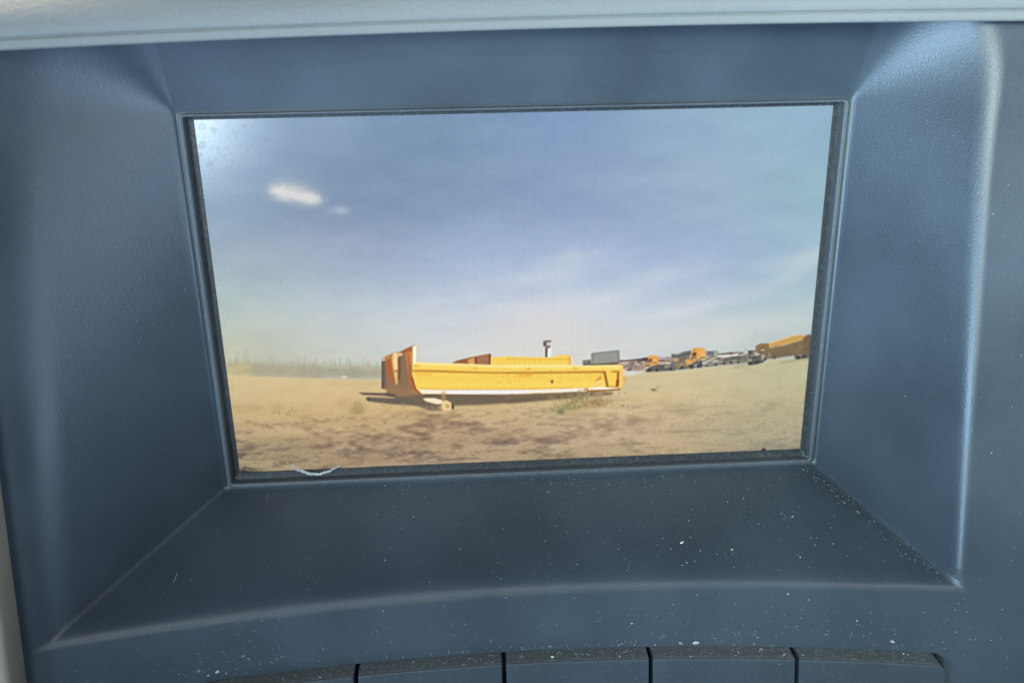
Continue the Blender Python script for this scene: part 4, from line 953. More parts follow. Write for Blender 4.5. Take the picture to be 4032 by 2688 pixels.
1901 2053 1957 2031 2085 2006 2084 2016 1979 2044/130 76 40/1.0/0.7
2032 2028 2093 2007 2094 2081 2030 2072/214 162 90/1.0/1
2090 2007 2107 2005 2105 2078 2091 2078/128 62 40/.8/1
2112 2005 2212 1991 2210 2076 2110 2073/160 112 80/1.5/1
2212 1991 2228 1986 2226 2083 2210 2082/120 52 28/.9/1
1968 2049 2034 2052 2033 2069 1967 2067/150 86 46/1.0/1
2227 2015 2374 2015 2378 2017 2376 2107 2225 2095/245 207 88/.8/1
2362 2014 2484 2021 2595 2030 2706 2034 2774 2036 2796 2020 2874 2015 2902 2026 2912 2044 2912 2119 2360 2106/247 209 90/.8/1
2362 2026 2484 2035 2606 2043 2896 2051 2899 2063 2595 2051 2362 2039/226 172 62/.9/0.8
2896 2038 2908 2033 2911 2113 2899 2112/206 140 60/.9/1
2912 2033 2930 2045 2936 2116 2913 2119/240 214 170/1.2/1
2361 2088 2874 2105 2908 2113 2908 2120 2360 2101/248 236 160/1.0/0.7
1325 2303 1612 2314 1806 2338 2371 2364 2370 2443 2110 2450 1886 2447 1874 2464 1802 2437 1716 2488 1606 2447 1551 2427 1330 2405 1166 2368 1156 2344 1322 2336/112 96 76/1.5/1
2361 2363 2592 2370 3016 2363 3283 2377 3278 2401 3045 2413 2705 2429 2360 2445/118 100 74/1.5/1
2360 2406 2705 2402 3044 2398 3044 2411 2705 2429 2360 2445/98 84 64/2.0/0.6
3124 2380 3192 2380 3186 2395 3130 2394/196 166 124/1.2/1
1308 1994 1340 1978 1402 1948 1462 1936 1572 1885 1604 1887 1594 2041 1559 2074 1554 2157 1580 2283 1634 2330 1445 2332 1330 2309 1326 2273 1288 2262/146 112 78/.8/1
1306 2012 1339 1996 1327 2267 1290 2259/118 98 80/1.0/1
1304 2018 1317 2012 1304 2260 1289 2259/88 72 70/1.0/1
1344 1990 1388 1998 1382 2186 1396 2234 1355 2173 1338 2090/176 96 46/1.2/1
1312 1983 1346 1970 1402 1948 1405 1987 1355 1996 1339 1990/196 132 70/.9/1
1300 1994 1334 1991 1338 2007 1308 2012/236 196 140/1.0/1
1402 1946 1448 1945 1442 2093 1434 2105 1426 2229 1410 2228 1397 2115 1387 2009/236 188 110/.9/1
1407 1946 1435 1944 1432 2087 1410 2092/246 222 170/1.0/0.8
1393 2100 1442 2101 1440 2117 1392 2115/186 120 60/.8/1
1446 1947 1484 1950 1488 1972 1449 1982/240 214 180/1.0/1
1462 1939 1572 1888 1571 1935 1506 1950 1488 1966 1478 1948/166 98 50/.9/1
1446 1976 1488 1966 1500 1955 1520 1991 1518 2215 1467 2332 1440 2331 1429 2223/136 108 78/1.2/1
1443 1994 1460 1983 1448 2188 1434 2188/102 72 58/1.2/1
1506 1950 1570 1932 1564 2028 1535 2062 1543 2157 1581 2277 1612 2320 1557 2312 1529 2216 1514 2096/206 138 66/1.0/1
1522 1956 1538 1957 1536 2192 1558 2288 1537 2276 1519 2156/158 88 46/1.2/0.8
1540 2121 1557 2157 1580 2283 1634 2330 1604 2323 1564 2288 1543 2204/140 62 30/1.0/1
1327 2267 1450 2242 1558 2294 1628 2330 1444 2350 1330 2312/150 118 84/2.0/0.7
1572 1888 1604 1887 1594 2044 1563 2045/250 236 200/.8/1
1560 2039 1596 2038 1736 2048 1984 2068 2232 2092 2372 2102 2594 2110 2818 2119 3098 2126 3324 2129 3363 2139 3362 2229 3351 2353 3214 2362 3044 2361 2705 2368 2479 2368 2366 2365 2169 2353 1890 2338 1634 2330 1612 2314 1582 2271 1554 2151/247 207 88/.7/1
1564 2042 1984 2071 2372 2104 2818 2121 3098 2128 3358 2133 3358 2169 3098 2153 2706 2143 2371 2124 2371 2124 1982 2100 1562 2074/252 224 120/1.5/0.9
1562 2038 1984 2066 2372 2098 2818 2117 3358 2131 3358 2138 2818 2125 2372 2108 1983 2075 1562 2048/255 244 182/.8/0.95
1553 2105 1788 2118 2120 2144 2370 2157 2370 2155 2818 2170 3206 2180 3212 2196 2818 2185 2370 2170 2370 2170 2119 2157 1788 2134 1552 2118/168 102 24/.8/1
1556 2119 2370 2172 2370 2172 3200 2196 3212 2235 2370 2213 1556 2169/247 210 90/2.0/0.6
2369 2243 3156 2263 3157 2318 2705 2305 2368 2297 1726 2265 1594 2254 1578 2217/249 216 94/3.0/0.8
1570 2060 1626 2066 1625 2072 1570 2069/206 146 44/1.0/1
2071 2101 2110 2102 2110 2110 2070 2109/206 146 44/1.0/1
2522 2126 2572 2129 2572 2138 2522 2134/206 146 44/1.0/1
2930 2140 2975 2142 2975 2151 2930 2149/206 146 44/1.0/1
2442 2180 2577 2177 2578 2201 2554 2206 2448 2193/228 158 50/2.0/0.8
1578 2128 1732 2140 1720 2155 1577 2146/226 160 60/2.0/0.6
2742 2243 2760 2244 2760 2272 2741 2272/116 66 16/.8/1
3195 2182 3213 2181 3246 2333 3226 2332/150 82 22/.8/1
3266 2180 3340 2183 3340 2194 3266 2191/168 96 28/.8/1
3316 2191 3338 2192 3328 2330 3308 2330/172 98 32/.9/1
3315 2264 3332 2264 3328 2324 3310 2324/120 62 20/1.0/1
3226 2321 3328 2326 3328 2338 3226 2333/186 116 40/.9/1
3114 2273 3156 2239 3178 2219 3179 2246 3145 2269/206 136 50/1.2/1
3112 2291 3146 2275 3190 2276 3214 2320 3118 2319/246 222 150/2.0/0.9
3123 2298 3191 2292 3191 2301 3126 2310/226 176 90/1.2/0.7
3340 2168 3358 2157 3381 2182 3389 2266 3368 2320 3350 2319/240 200 130/1.2/1
3365 2229 3388 2242 3389 2284 3375 2290/206 160 80/1.2/0.8
2384 2036 2390 2036 2388 2092 2383 2092/222 178 70/.7/0.6
2428 2038 2433 2038 2432 2094 2426 2094/222 178 70/.7/0.6
2470 2039 2476 2040 2475 2096 2470 2096/222 178 70/.7/0.6
2514 2041 2520 2041 2518 2097 2513 2097/222 178 70/.7/0.6
2557 2043 2562 2043 2562 2099 2556 2099/222 178 70/.7/0.6
2600 2044 2606 2044 2606 2101 2600 2101/222 178 70/.7/0.6
2644 2046 2650 2046 2649 2102 2643 2102/222 178 70/.7/0.6
2688 2048 2693 2048 2692 2104 2687 2104/222 178 70/.7/0.6
2731 2049 2736 2050 2736 2106 2730 2106/222 178 70/.7/0.6
2774 2051 2780 2051 2780 2108 2774 2108/222 178 70/.7/0.6
2818 2053 2824 2053 2824 2109 2818 2109/222 178 70/.7/0.6
2862 2054 2867 2055 2867 2111 2862 2111/222 178 70/.7/0.6
2719 2313 2754 2314 2749 2321 2722 2320/252 236 150/.8/0.22
2804 2268 2834 2269 2830 2276 2807 2275/226 176 64/.8/0.41
2848 2177 2858 2177 2857 2182 2849 2181/252 236 150/.8/0.48
3098 2192 3127 2193 3123 2200 3101 2199/252 236 150/.8/0.22
2386 2302 2394 2301 2393 2305 2387 2304/214 158 56/.8/0.28
2894 2268 2904 2268 2902 2275 2895 2275/236 196 80/.8/0.3
2798 2268 2824 2268 2820 2272 2801 2272/190 128 50/.8/0.18
2796 2208 2809 2208 2807 2212 2798 2212/226 176 64/.8/0.3
2970 2248 2998 2248 2994 2256 2974 2255/236 196 80/.8/0.29
2120 2215 2135 2215 2132 2222 2121 2221/226 176 64/.8/0.19
2756 2230 2764 2229 2763 2232 2758 2232/252 236 150/.8/0.34
2786 2256 2827 2257 2821 2265 2789 2264/226 176 64/.8/0.42
3064 2182 3080 2182 3078 2190 3066 2189/236 196 80/.8/0.18
2140 2167 2166 2167 2162 2174 2143 2173/226 176 64/.8/0.21
2918 2309 2930 2309 2928 2313 2918 2313/236 196 80/.8/0.29
2725 2149 2764 2150 2758 2158 2728 2157/226 176 64/.8/0.23
2347 2229 2388 2230 2381 2234 2351 2233/190 128 50/.8/0.2
2613 2316 2638 2317 2634 2320 2616 2319/190 128 50/.8/0.3
2988 2181 2999 2181 2998 2185 2990 2184/214 158 56/.8/0.17
2416 2194 2446 2195 2441 2200 2419 2199/214 158 56/.8/0.33
3140 2204 3152 2204 3150 2208 3141 2207/214 158 56/.8/0.33
3014 2325 3040 2326 3036 2329 3016 2328/226 176 64/.8/0.46
2708 2228 2745 2228 2739 2233 2712 2232/226 176 64/.8/0.26
2841 2150 2858 2150 2855 2158 2842 2158/236 196 80/.8/0.43
2318 2273 2348 2273 2344 2281 2320 2280/226 176 64/.8/0.2
2860 2167 2878 2167 2875 2174 2862 2174/226 176 64/.8/0.26
3178 2215 3189 2215 3188 2222 3180 2222/252 236 150/.8/0.29
2176 2284 2213 2284 2208 2289 2180 2288/214 158 56/.8/0.32
2603 2200 2646 2201 2640 2209 2608 2207/252 236 150/.8/0.43
2371 2244 2400 2245 2396 2251 2374 2250/252 236 150/.8/0.37
2310 2138 2345 2139 2340 2145 2314 2144/252 236 150/.8/0.45
2810 2312 2854 2313 2847 2321 2814 2319/252 236 150/.8/0.49
2874 2228 2884 2228 2882 2233 2874 2233/252 236 150/.8/0.47
3179 2147 3196 2147 3194 2156 3181 2155/226 176 64/.8/0.47
3102 2234 3108 2234 3108 2238 3102 2238/190 128 50/.8/0.46
2411 2237 2456 2239 2449 2243 2416 2242/236 196 80/.8/0.27
2100 2240 2126 2241 2122 2243 2102 2242/226 176 64/.8/0.25
2709 2154 2738 2155 2733 2163 2712 2162/226 176 64/.8/0.17
2146 2196 2162 2196 2160 2203 2148 2202/236 196 80/.8/0.19
2814 2258 2826 2258 2824 2263 2815 2263/214 158 56/.8/0.34
2481 2190 2496 2190 2494 2197 2482 2196/236 196 80/.8/0.32
2527 2140 2566 2141 2560 2144 2532 2142/226 176 64/.8/0.34
2865 2126 2898 2127 2893 2131 2868 2130/236 196 80/.8/0.32
2096 2136 2116 2137 2112 2139 2098 2138/226 176 64/.8/0.44
2390 2276 2400 2276 2398 2282 2391 2282/226 176 64/.8/0.36
2788 2178 2796 2178 2795 2186 2788 2186/214 158 56/.8/0.48
2118 2164 2130 2164 2128 2167 2118 2167/226 176 64/.8/0.22
2337 2238 2371 2239 2366 2245 2340 2244/252 236 150/.8/0.46
2440 2116 2458 2116 2454 2120 2442 2120/252 236 150/.8/0.3
2364 2202 2399 2203 2394 2206 2367 2205/252 236 150/.8/0.33
3022 2224 3044 2224 3040 2230 3024 2229/226 176 64/.8/0.18
2210 2119 2239 2119 2234 2125 2212 2124/226 176 64/.8/0.25
2743 2207 2759 2207 2757 2210 2745 2210/190 128 50/.8/0.29
2941 2250 2975 2251 2970 2258 2944 2257/214 158 56/.8/0.42
3008 2183 3039 2184 3034 2191 3010 2190/252 236 150/.8/0.17
2718 2229 2742 2230 2738 2234 2721 2233/226 176 64/.8/0.43
2922 2296 2965 2297 2958 2305 2927 2304/236 196 80/.8/0.38
2115 2161 2134 2162 2131 2169 2116 2168/226 176 64/.8/0.27
2352 2269 2392 2270 2386 2276 2356 2274/252 236 150/.8/0.38
2358 2155 2396 2156 2390 2161 2362 2160/190 128 50/.8/0.2
2498 2147 2514 2147 2512 2152 2500 2152/190 128 50/.8/0.34
2542 2266 2561 2266 2558 2272 2544 2271/214 158 56/.8/0.2
2908 2146 2939 2147 2934 2152 2910 2152/226 176 64/.8/0.17
2472 2153 2499 2154 2495 2157 2474 2156/214 158 56/.8/0.46
2564 2203 2606 2204 2600 2211 2568 2210/252 236 150/.8/0.41
2880 2232 2895 2232 2893 2239 2882 2238/214 158 56/.8/0.33
2312 2189 2352 2190 2346 2195 2316 2194/190 128 50/.8/0.46
2653 2270 2692 2271 2686 2277 2658 2276/226 176 64/.8/0.18
2511 2312 2540 2312 2535 2317 2514 2316/236 196 80/.8/0.26
2742 2269 2776 2270 2770 2276 2745 2275/236 196 80/.8/0.26
2478 2274 2514 2274 2508 2279 2482 2278/190 128 50/.8/0.45
2295 2251 2316 2251 2312 2256 2297 2255/214 158 56/.8/0.36
2696 2306 2713 2306 2710 2310 2697 2310/226 176 64/.8/0.37
3066 2227 3083 2227 3080 2235 3068 2234/190 128 50/.8/0.33
2134 2230 2159 2230 2155 2238 2136 2238/252 236 150/.8/0.38
2386 2247 2420 2248 2415 2251 2390 2250/252 236 150/.8/0.36
2848 2176 2874 2176 2871 2180 2851 2179/236 196 80/.8/0.31
3096 2256 3130 2257 3125 2260 3099 2259/252 236 150/.8/0.42
2353 2244 2386 2245 2381 2249 2356 2248/214 158 56/.8/0.46
3189 2175 3197 2174 3196 2178 3190 2178/252 236 150/.8/0.46
2312 2182 2322 2182 2320 2187 2312 2187/226 176 64/.8/0.45
2464 2182 2498 2183 2492 2188 2468 2186/214 158 56/.8/0.36
2254 2110 2282 2110 2278 2114 2257 2114/226 176 64/.8/0.4
3041 2134 3064 2135 3060 2140 3044 2140/252 236 150/.8/0.28
3062 2252 3104 2253 3098 2260 3066 2258/226 176 64/.8/0.33
2456 2242 2479 2243 2476 2247 2458 2246/190 128 50/.8/0.34
2132 2192 2170 2193 2164 2198 2136 2197/214 158 56/.8/0.25
2319 2125 2362 2126 2355 2133 2323 2132/214 158 56/.8/0.18
2581 2144 2603 2144 2600 2147 2583 2147/236 196 80/.8/0.16
2858 2147 2895 2148 2890 2154 2862 2153/214 158 56/.8/0.31
2887 2203 2919 2204 2914 2208 2890 2206/252 236 150/.8/0.16
2390 2277 2404 2277 2402 2281 2392 2281/252 236 150/.8/0.25
3016 2289 3058 2290 3052 2299 3021 2297/252 236 150/.8/0.41
2632 2156 2643 2156 2642 2159 2632 2158/236 196 80/.8/0.42
3017 2320 3048 2320 3044 2323 3020 2322/226 176 64/.8/0.22
2620 2296 2648 2296 2644 2300 2622 2299/252 236 150/.8/0.23
3186 2187 3209 2187 3206 2193 3188 2192/214 158 56/.8/0.39
2992 2312 3011 2312 3008 2320 2994 2319/190 128 50/.8/0.49
2272 2242 2314 2243 2308 2251 2276 2249/190 128 50/.8/0.44
2861 2187 2887 2187 2883 2193 2864 2192/252 236 150/.8/0.18
2322 2111 2361 2112 2355 2116 2326 2115/226 176 64/.8/0.24
2599 2228 2628 2229 2624 2236 2602 2235/236 196 80/.8/0.42
3106 2326 3134 2327 3130 2331 3110 2330/214 158 56/.8/0.5
2452 2201 2492 2202 2486 2207 2456 2206/214 158 56/.8/0.29
2710 2151 2746 2152 2741 2159 2713 2158/214 158 56/.8/0.36
3159 2308 3172 2308 3170 2315 3160 2315/214 158 56/.8/0.37
3098 2182 3107 2182 3106 2190 3100 2190/236 196 80/.8/0.33
2200 2113 2244 2114 2237 2119 2204 2118/226 176 64/.8/0.49
3056 2310 3073 2310 3070 2319 3058 2318/214 158 56/.8/0.43
2216 2276 2230 2276 2228 2284 2218 2284/226 176 64/.8/0.24
2904 2317 2929 2317 2925 2324 2906 2323/214 158 56/.8/0.23
2786 2184 2796 2183 2794 2186 2788 2186/190 128 50/.8/0.27
2382 2138 2420 2138 2414 2146 2386 2144/252 236 150/.8/0.25
2974 2278 2982 2277 2982 2283 2974 2283/252 236 150/.8/0.38
2307 2298 2316 2298 2314 2304 2308 2304/236 196 80/.8/0.35
2860 2138 2894 2139 2890 2144 2863 2143/252 236 150/.8/0.45
2900 2327 2942 2329 2936 2334 2905 2332/252 236 150/.8/0.23
2976 2173 2996 2173 2993 2176 2978 2176/226 176 64/.8/0.21
2528 2168 2537 2168 2536 2173 2530 2173/252 236 150/.8/0.42
2712 2242 2744 2243 2738 2252 2715 2251/214 158 56/.8/0.48
2745 2309 2786 2310 2780 2312 2750 2311/236 196 80/.8/0.49
2375 2254 2404 2255 2399 2264 2378 2263/190 128 50/.8/0.5
2286 2103 2294 2103 2292 2110 2286 2110/226 176 64/.8/0.3
2258 2196 2288 2196 2284 2201 2262 2200/236 196 80/.8/0.29
2276 2300 2307 2301 2302 2305 2280 2304/190 128 50/.8/0.41
3151 2219 3164 2219 3162 2227 3152 2226/226 176 64/.8/0.48
3000 2164 3024 2165 3020 2168 3002 2167/252 236 150/.8/0.29
2186 2294 2226 2295 2220 2302 2190 2301/226 176 64/.8/0.37
2632 2206 2640 2206 2639 2214 2633 2213/252 236 150/.8/0.44
3192 2269 3210 2269 3207 2272 3194 2271/214 158 56/.8/0.3
3193 2304 3206 2304 3204 2310 3194 2310/214 158 56/.8/0.25
2204 2209 2226 2210 2222 2215 2206 2214/226 176 64/.8/0.18
2234 2229 2241 2229 2240 2236 2234 2236/214 158 56/.8/0.25
2554 2150 2579 2150 2575 2156 2557 2156/252 236 150/.8/0.49
3073 2184 3118 2185 3111 2192 3078 2191/236 196 80/.8/0.2
3112 2319 3145 2320 3140 2327 3115 2326/190 128 50/.8/0.22
2648 2194 2674 2194 2670 2202 2651 2201/214 158 56/.8/0.43
2564 2270 2598 2271 2593 2280 2568 2278/236 196 80/.8/0.26
2154 2111 2176 2111 2172 2114 2156 2113/226 176 64/.8/0.38
2434 2143 2460 2143 2456 2148 2437 2147/214 158 56/.8/0.49
2360 2138 2394 2139 2390 2142 2364 2141/214 158 56/.8/0.31
2976 2165 3016 2166 3010 2173 2980 2172/190 128 50/.8/0.33
3178 2154 3216 2155 3211 2161 3182 2160/214 158 56/.8/0.24
2892 2179 2928 2179 2922 2181 2896 2180/226 176 64/.8/0.44
2944 2268 2952 2268 2950 2274 2944 2274/226 176 64/.8/0.32
2648 2214 2688 2215 2682 2220 2652 2219/214 158 56/.8/0.42
2992 2255 3016 2256 3012 2260 2994 2259/236 196 80/.8/0.18
2876 2298 2915 2299 2910 2303 2880 2302/214 158 56/.8/0.27
2655 2160 2668 2160 2666 2168 2656 2167/214 158 56/.8/0.42
2878 2185 2922 2186 2915 2192 2883 2191/226 176 64/.8/0.44
2298 2108 2334 2109 2329 2112 2302 2110/252 236 150/.8/0.32
2885 2203 2916 2203 2912 2211 2888 2210/236 196 80/.8/0.19
2866 2207 2897 2208 2892 2214 2870 2213/236 196 80/.8/0.33
2836 2323 2847 2323 2846 2332 2837 2331/190 128 50/.8/0.47
2481 2226 2488 2226 2487 2229 2482 2229/190 128 50/.8/0.31
2228 2156 2254 2156 2250 2163 2230 2162/190 128 50/.8/0.34
2413 2171 2438 2171 2434 2175 2416 2174/236 196 80/.8/0.49
3098 2214 3140 2215 3134 2222 3102 2221/236 196 80/.8/0.41
2849 2237 2866 2237 2864 2242 2851 2242/214 158 56/.8/0.28
2786 2189 2830 2190 2822 2194 2789 2193/236 196 80/.8/0.31
3173 2267 3193 2267 3190 2270 3175 2270/226 176 64/.8/0.46
2794 2197 2802 2197 2801 2202 2795 2202/226 176 64/.8/0.29
2358 2265 2380 2265 2376 2269 2360 2269/226 176 64/.8/0.16
2175 2236 2216 2237 2209 2241 2178 2240/214 158 56/.8/0.15
2456 2265 2480 2266 2476 2272 2458 2272/214 158 56/.8/0.36
2923 2312 2958 2313 2952 2319 2926 2318/226 176 64/.8/0.49
2114 2150 2122 2150 2121 2158 2114 2157/214 158 56/.8/0.16
3136 2237 3180 2238 3174 2247 3141 2246/226 176 64/.8/0.41
2899 2170 2918 2170 2915 2175 2901 2175/214 158 56/.8/0.29
2887 2264 2914 2264 2910 2268 2890 2267/190 128 50/.8/0.38
2238 2167 2242 2167 2240 2193 2239 2193/206 150 54/.8/0.35
2900 2201 2904 2201 2903 2215 2901 2215/206 150 54/.8/0.16
2134 2158 2136 2158 2134 2199 2134 2199/206 150 54/.8/0.15
3180 2204 3187 2204 3186 2221 3182 2221/206 150 54/.8/0.23
2274 2185 2280 2185 2278 2213 2276 2213/206 150 54/.8/0.31
2210 2160 2214 2160 2212 2193 2210 2193/206 150 54/.8/0.16
2566 2180 2570 2180 2568 2227 2567 2227/206 150 54/.8/0.32
2509 2193 2512 2193 2510 2235 2509 2235/206 150 54/.8/0.26
2633 2184 2638 2185 2636 2199 2634 2199/206 150 54/.8/0.38
2805 2200 2810 2200 2809 2214 2806 2214/206 150 54/.8/0.34
2317 2184 2321 2184 2318 2245 2317 2245/206 150 54/.8/0.25
2429 2183 2432 2183 2430 2245 2429 2245/206 150 54/.8/0.28
2108 2157 2110 2157 2108 2208 2107 2208/206 150 54/.8/0.29
2364 2182 2368 2182 2366 2232 2364 2232/206 150 54/.8/0.24
2569 2180 2572 2180 2570 2240 2569 2240/206 150 54/.8/0.37
2252 2162 2256 2162 2254 2187 2252 2187/206 150 54/.8/0.18
2652 2198 2658 2199 2656 2256 2654 2256/206 150 54/.8/0.22
2924 2202 2926 2203 2926 2248 2925 2248/206 150 54/.8/0.16
2614 2180 2619 2181 2617 2220 2615 2220/206 150 54/.8/0.29
2856 2201 2861 2201 2860 2214 2858 2214/206 150 54/.8/0.27
2820 2198 2823 2198 2822 2239 2821 2239/206 150 54/.8/0.32
2168 2164 2172 2164 2170 2191 2169 2191/206 150 54/.8/0.18
2405 2189 2408 2189 2406 2232 2405 2232/206 150 54/.8/0.16
2432 2175 2437 2176 2434 2239 2432 2239/206 150 54/.8/0.31
2534 2176 2538 2176 2536 2220 2535 2220/206 150 54/.8/0.4
3122 2197 3127 2197 3126 2238 3124 2238/206 150 54/.8/0.3
2616 2199 2622 2199 2620 2257 2616 2257/206 150 54/.8/0.28
3038 2200 3042 2201 3041 2266 3040 2266/206 150 54/.8/0.24
3041 2200 3048 2201 3046 2258 3044 2257/206 150 54/.8/0.26
2380 2186 2383 2186 2381 2231 2380 2231/206 150 54/.8/0.22
2432 2180 2434 2180 2432 2210 2432 2210/206 150 54/.8/0.26
2198 2167 2202 2167 2200 2201 2198 2201/206 150 54/.8/0.4
2853 2188 2858 2188 2856 2244 2854 2244/206 150 54/.8/0.28
2786 2196 2788 2196 2788 2213 2786 2213/206 150 54/.8/0.2
2638 2181 2642 2181 2641 2214 2640 2214/206 150 54/.8/0.39
2861 2197 2865 2197 2864 2209 2862 2209/206 150 54/.8/0.29
2364 2169 2368 2169 2366 2219 2364 2219/206 150 54/.8/0.18
2626 2198 2629 2198 2628 2219 2626 2219/206 150 54/.8/0.2
2908 2201 2910 2201 2910 2215 2908 2215/206 150 54/.8/0.37
2261 2174 2268 2175 2265 2194 2262 2194/206 150 54/.8/0.35
2490 2174 2496 2174 2494 2226 2492 2226/206 150 54/.8/0.21
2456 2191 2460 2191 2458 2247 2456 2247/206 150 54/.8/0.22
2786 2192 2790 2192 2789 2207 2788 2207/206 150 54/.8/0.4
3086 2197 3090 2197 3089 2251 3088 2251/206 150 54/.8/0.37
3050 2200 3053 2200 3052 2260 3051 2260/206 150 54/.8/0.23
2210 2176 2214 2176 2212 2219 2210 2219/206 150 54/.8/0.37
3171 2206 3174 2206 3174 2235 3172 2235/206 150 54/.8/0.23
2623 2179 2626 2179 2624 2221 2624 2221/206 150 54/.8/0.33
2620 2198 2626 2198 2624 2222 2622 2222/206 150 54/.8/0.29
3147 2207 3150 2207 3150 2233 3148 2233/206 150 54/.8/0.18
3134 2218 3136 2218 3136 2255 3135 2255/206 150 54/.8/0.18
2822 2196 2826 2196 2824 2224 2823 2224/206 150 54/.8/0.33
2378 2178 2384 2178 2382 2227 2379 2227/206 150 54/.8/0.4
2356 2176 2360 2176 2358 2224 2356 2224/206 150 54/.8/0.37
2482 2183 2486 2183 2484 2207 2482 2207/206 150 54/.8/0.2
2366 2168 2370 2168 2368 2193 2366 2193/206 150 54/.8/0.19
2976 2204 2980 2204 2980 2253 2978 2253/206 150 54/.8/0.28
3163 2212 3169 2212 3168 2267 3166 2267/206 150 54/.8/0.29
2249 2174 2254 2174 2252 2193 2250 2192/206 150 54/.8/0.37
2906 2193 2910 2193 2909 2244 2908 2244/206 150 54/.8/0.18
1600 2281 1836 2296 2368 2317 2368 2317 2592 2324 3050 2328 3053 2362 2705 2362 2479 2362 2366 2360 2057 2348 1778 2333 1632 2326/246 234 214/.8/1
1852 2306 2367 2327 2368 2324 2536 2331 2536 2356 2366 2356 1851 2333/244 236 250/1.2/0.8
1604 2272 1836 2291 2368 2312 2368 2311 2930 2320 2931 2326 2368 2317 1836 2296 1606 2278/196 146 70/.8/0.8
3058 2329 3157 2326 3322 2339 3328 2349 3214 2353 3067 2353/252 246 238/.9/1
3050 2352 3214 2353 3348 2346 3348 2359 3158 2366 3050 2368/120 74 32/.9/1
3010 2348 3052 2325 3066 2329 3064 2356 3021 2354/206 156 96/1.0/1
1628 2328 1946 2345 2366 2362 2366 2361 2705 2364 3016 2363 3016 2369 2705 2373 2366 2370 1945 2354 1656 2340/92 64 56/.8/1
1086 2287 1126 2294 1325 2306 1401 2321 1400 2342 1323 2330 1120 2313/88 76 68/.9/1
1168 2331 1322 2336 1394 2348 1388 2359 1172 2344/196 166 126/1.0/1
1145 2343 1173 2338 1321 2356 1553 2372 1573 2431 1330 2399 1165 2374/104 94 80/1.0/1
1150 2347 1176 2338 1173 2374 1160 2368/78 70 66/.9/1
1638 2371 1721 2373 1792 2397 1792 2422 1746 2420 1664 2392/240 220 186/1.0/1
1800 2407 1832 2402 1870 2422 1870 2476 1828 2484 1795 2467/232 200 140/1.1/1
1827 2438 1852 2436 1852 2458 1829 2460/196 150 96/1.0/0.8
1791 2425 1808 2425 1808 2483 1792 2482/206 166 80/1.2/1
1796 2316 1824 2311 1824 2384 1798 2395/196 150 106/1.5/0.8
1832 2396 1876 2407 1893 2465 1874 2468 1864 2428/72 58 48/.9/1
1600 2435 1717 2452 1795 2467 1782 2491 1682 2478/124 110 86/1.5/1
1574 1894 1601 1892 1592 2041 1568 2040/252 240 208/.8/1
2761 2422 2784 2417 2795 2504 2761 2508/176 160 96/2.2/0.8
2727 2385 2756 2386 2756 2422 2727 2421/166 146 90/2.2/0.8
2795 2485 2874 2464 2960 2443 2988 2408 3010 2415 2994 2475 2908 2502 2818 2541/150 146 84/2.2/0.8
2965 2388 3010 2366 3016 2387 2982 2420/146 140 86/2.2/0.8
2784 2528 2841 2518 2869 2556 2841 2573 2795 2559/98 100 84/2.2/0.8
2874 2507 2977 2480 3022 2501 2978 2530 2886 2538/140 142 82/2.2/0.8
3022 2446 3102 2437 3250 2437 3285 2463 3217 2503 3103 2510 3028 2495/176 146 98/2.2/0.8
2726 2507 2784 2503 2784 2540 2732 2544/146 136 90/2.2/0.8
2988 2512 3063 2509 3063 2546 3000 2549/196 160 112/2.2/0.8
3080 2460 3170 2452 3160 2482 3086 2491/152 126 92/2.2/0.8
2874 2556 3018 2553 3018 2565 2874 2569/206 176 126/2.2/0.8
2864 2568 3150 2571 3150 2586 2874 2581/150 128 92/2.2/0.8
3022 2446 3029 2446 3005 2421 3002 2421/186 160 110/.6/0.7
3086 2503 3094 2503 3112 2479 3109 2479/186 160 110/.6/0.7
3068 2427 3076 2427 3106 2411 3104 2411/186 160 110/.6/0.7
2745 2503 2752 2504 2730 2487 2727 2487/132 108 80/.6/0.7
3296 2442 3302 2443 3327 2428 3325 2428/118 112 80/.6/0.7
2947 2415 2957 2416 2953 2395 2949 2395/166 140 100/.6/0.7
3281 2391 3287 2391 3272 2366 3270 2366/166 140 100/.6/0.7
2916 2462 2922 2462 2916 2422 2914 2422/118 112 80/.6/0.7
3029 2503 3040 2503 3008 2453 3003 2452/150 122 88/.6/0.7
3131 2465 3142 2466 3137 2444 3133 2444/118 112 80/.6/0.7
3317 2479 3324 2480 3320 2467 3317 2467/150 122 88/.6/0.7
3150 2435 3154 2435 3159 2402 3157 2402/146 138 84/.6/0.7
2986 2472 2996 2473 3020 2446 3016 2446/186 160 110/.6/0.7
2902 2455 2911 2455 2877 2414 2873 2414/186 160 110/.6/0.7
2980 2393 2990 2393 2973 2313 2970 2313/206 180 126/.6/0.7
2643 2512 2648 2512 2676 2489 2674 2489/150 122 88/.6/0.7
3074 2409 3080 2410 3072 2346 3069 2346/146 138 84/.6/0.7
3166 2441 3176 2441 3170 2425 3167 2425/186 160 110/.6/0.7
2874 2420 2878 2420 2909 2408 2907 2408/132 108 80/.6/0.7
2948 2414 2952 2414 2966 2391 2964 2391/206 180 126/.6/0.7
2904 2396 2914 2396 2936 2373 2932 2373/132 108 80/.6/0.7
2952 2529 2959 2530 2958 2500 2955 2500/146 138 84/.6/0.7
3048 2481 3053 2482 3049 2451 3046 2451/146 138 84/.6/0.7
3174 2426 3179 2426 3162 2413 3160 2413/166 140 100/.6/0.7
3008 2516 3015 2516 3001 2486 2998 2486/132 108 80/.6/0.7
3148 2482 3155 2482 3176 2453 3172 2453/146 138 84/.6/0.7
2708 2471 2714 2471 2746 2461 2744 2461/206 180 126/.6/0.7
3162 2503 3170 2503 3180 2476 3176 2476/132 108 80/.6/0.7
3101 2438 3110 2438 3101 2404 3097 2404/186 160 110/.6/0.7
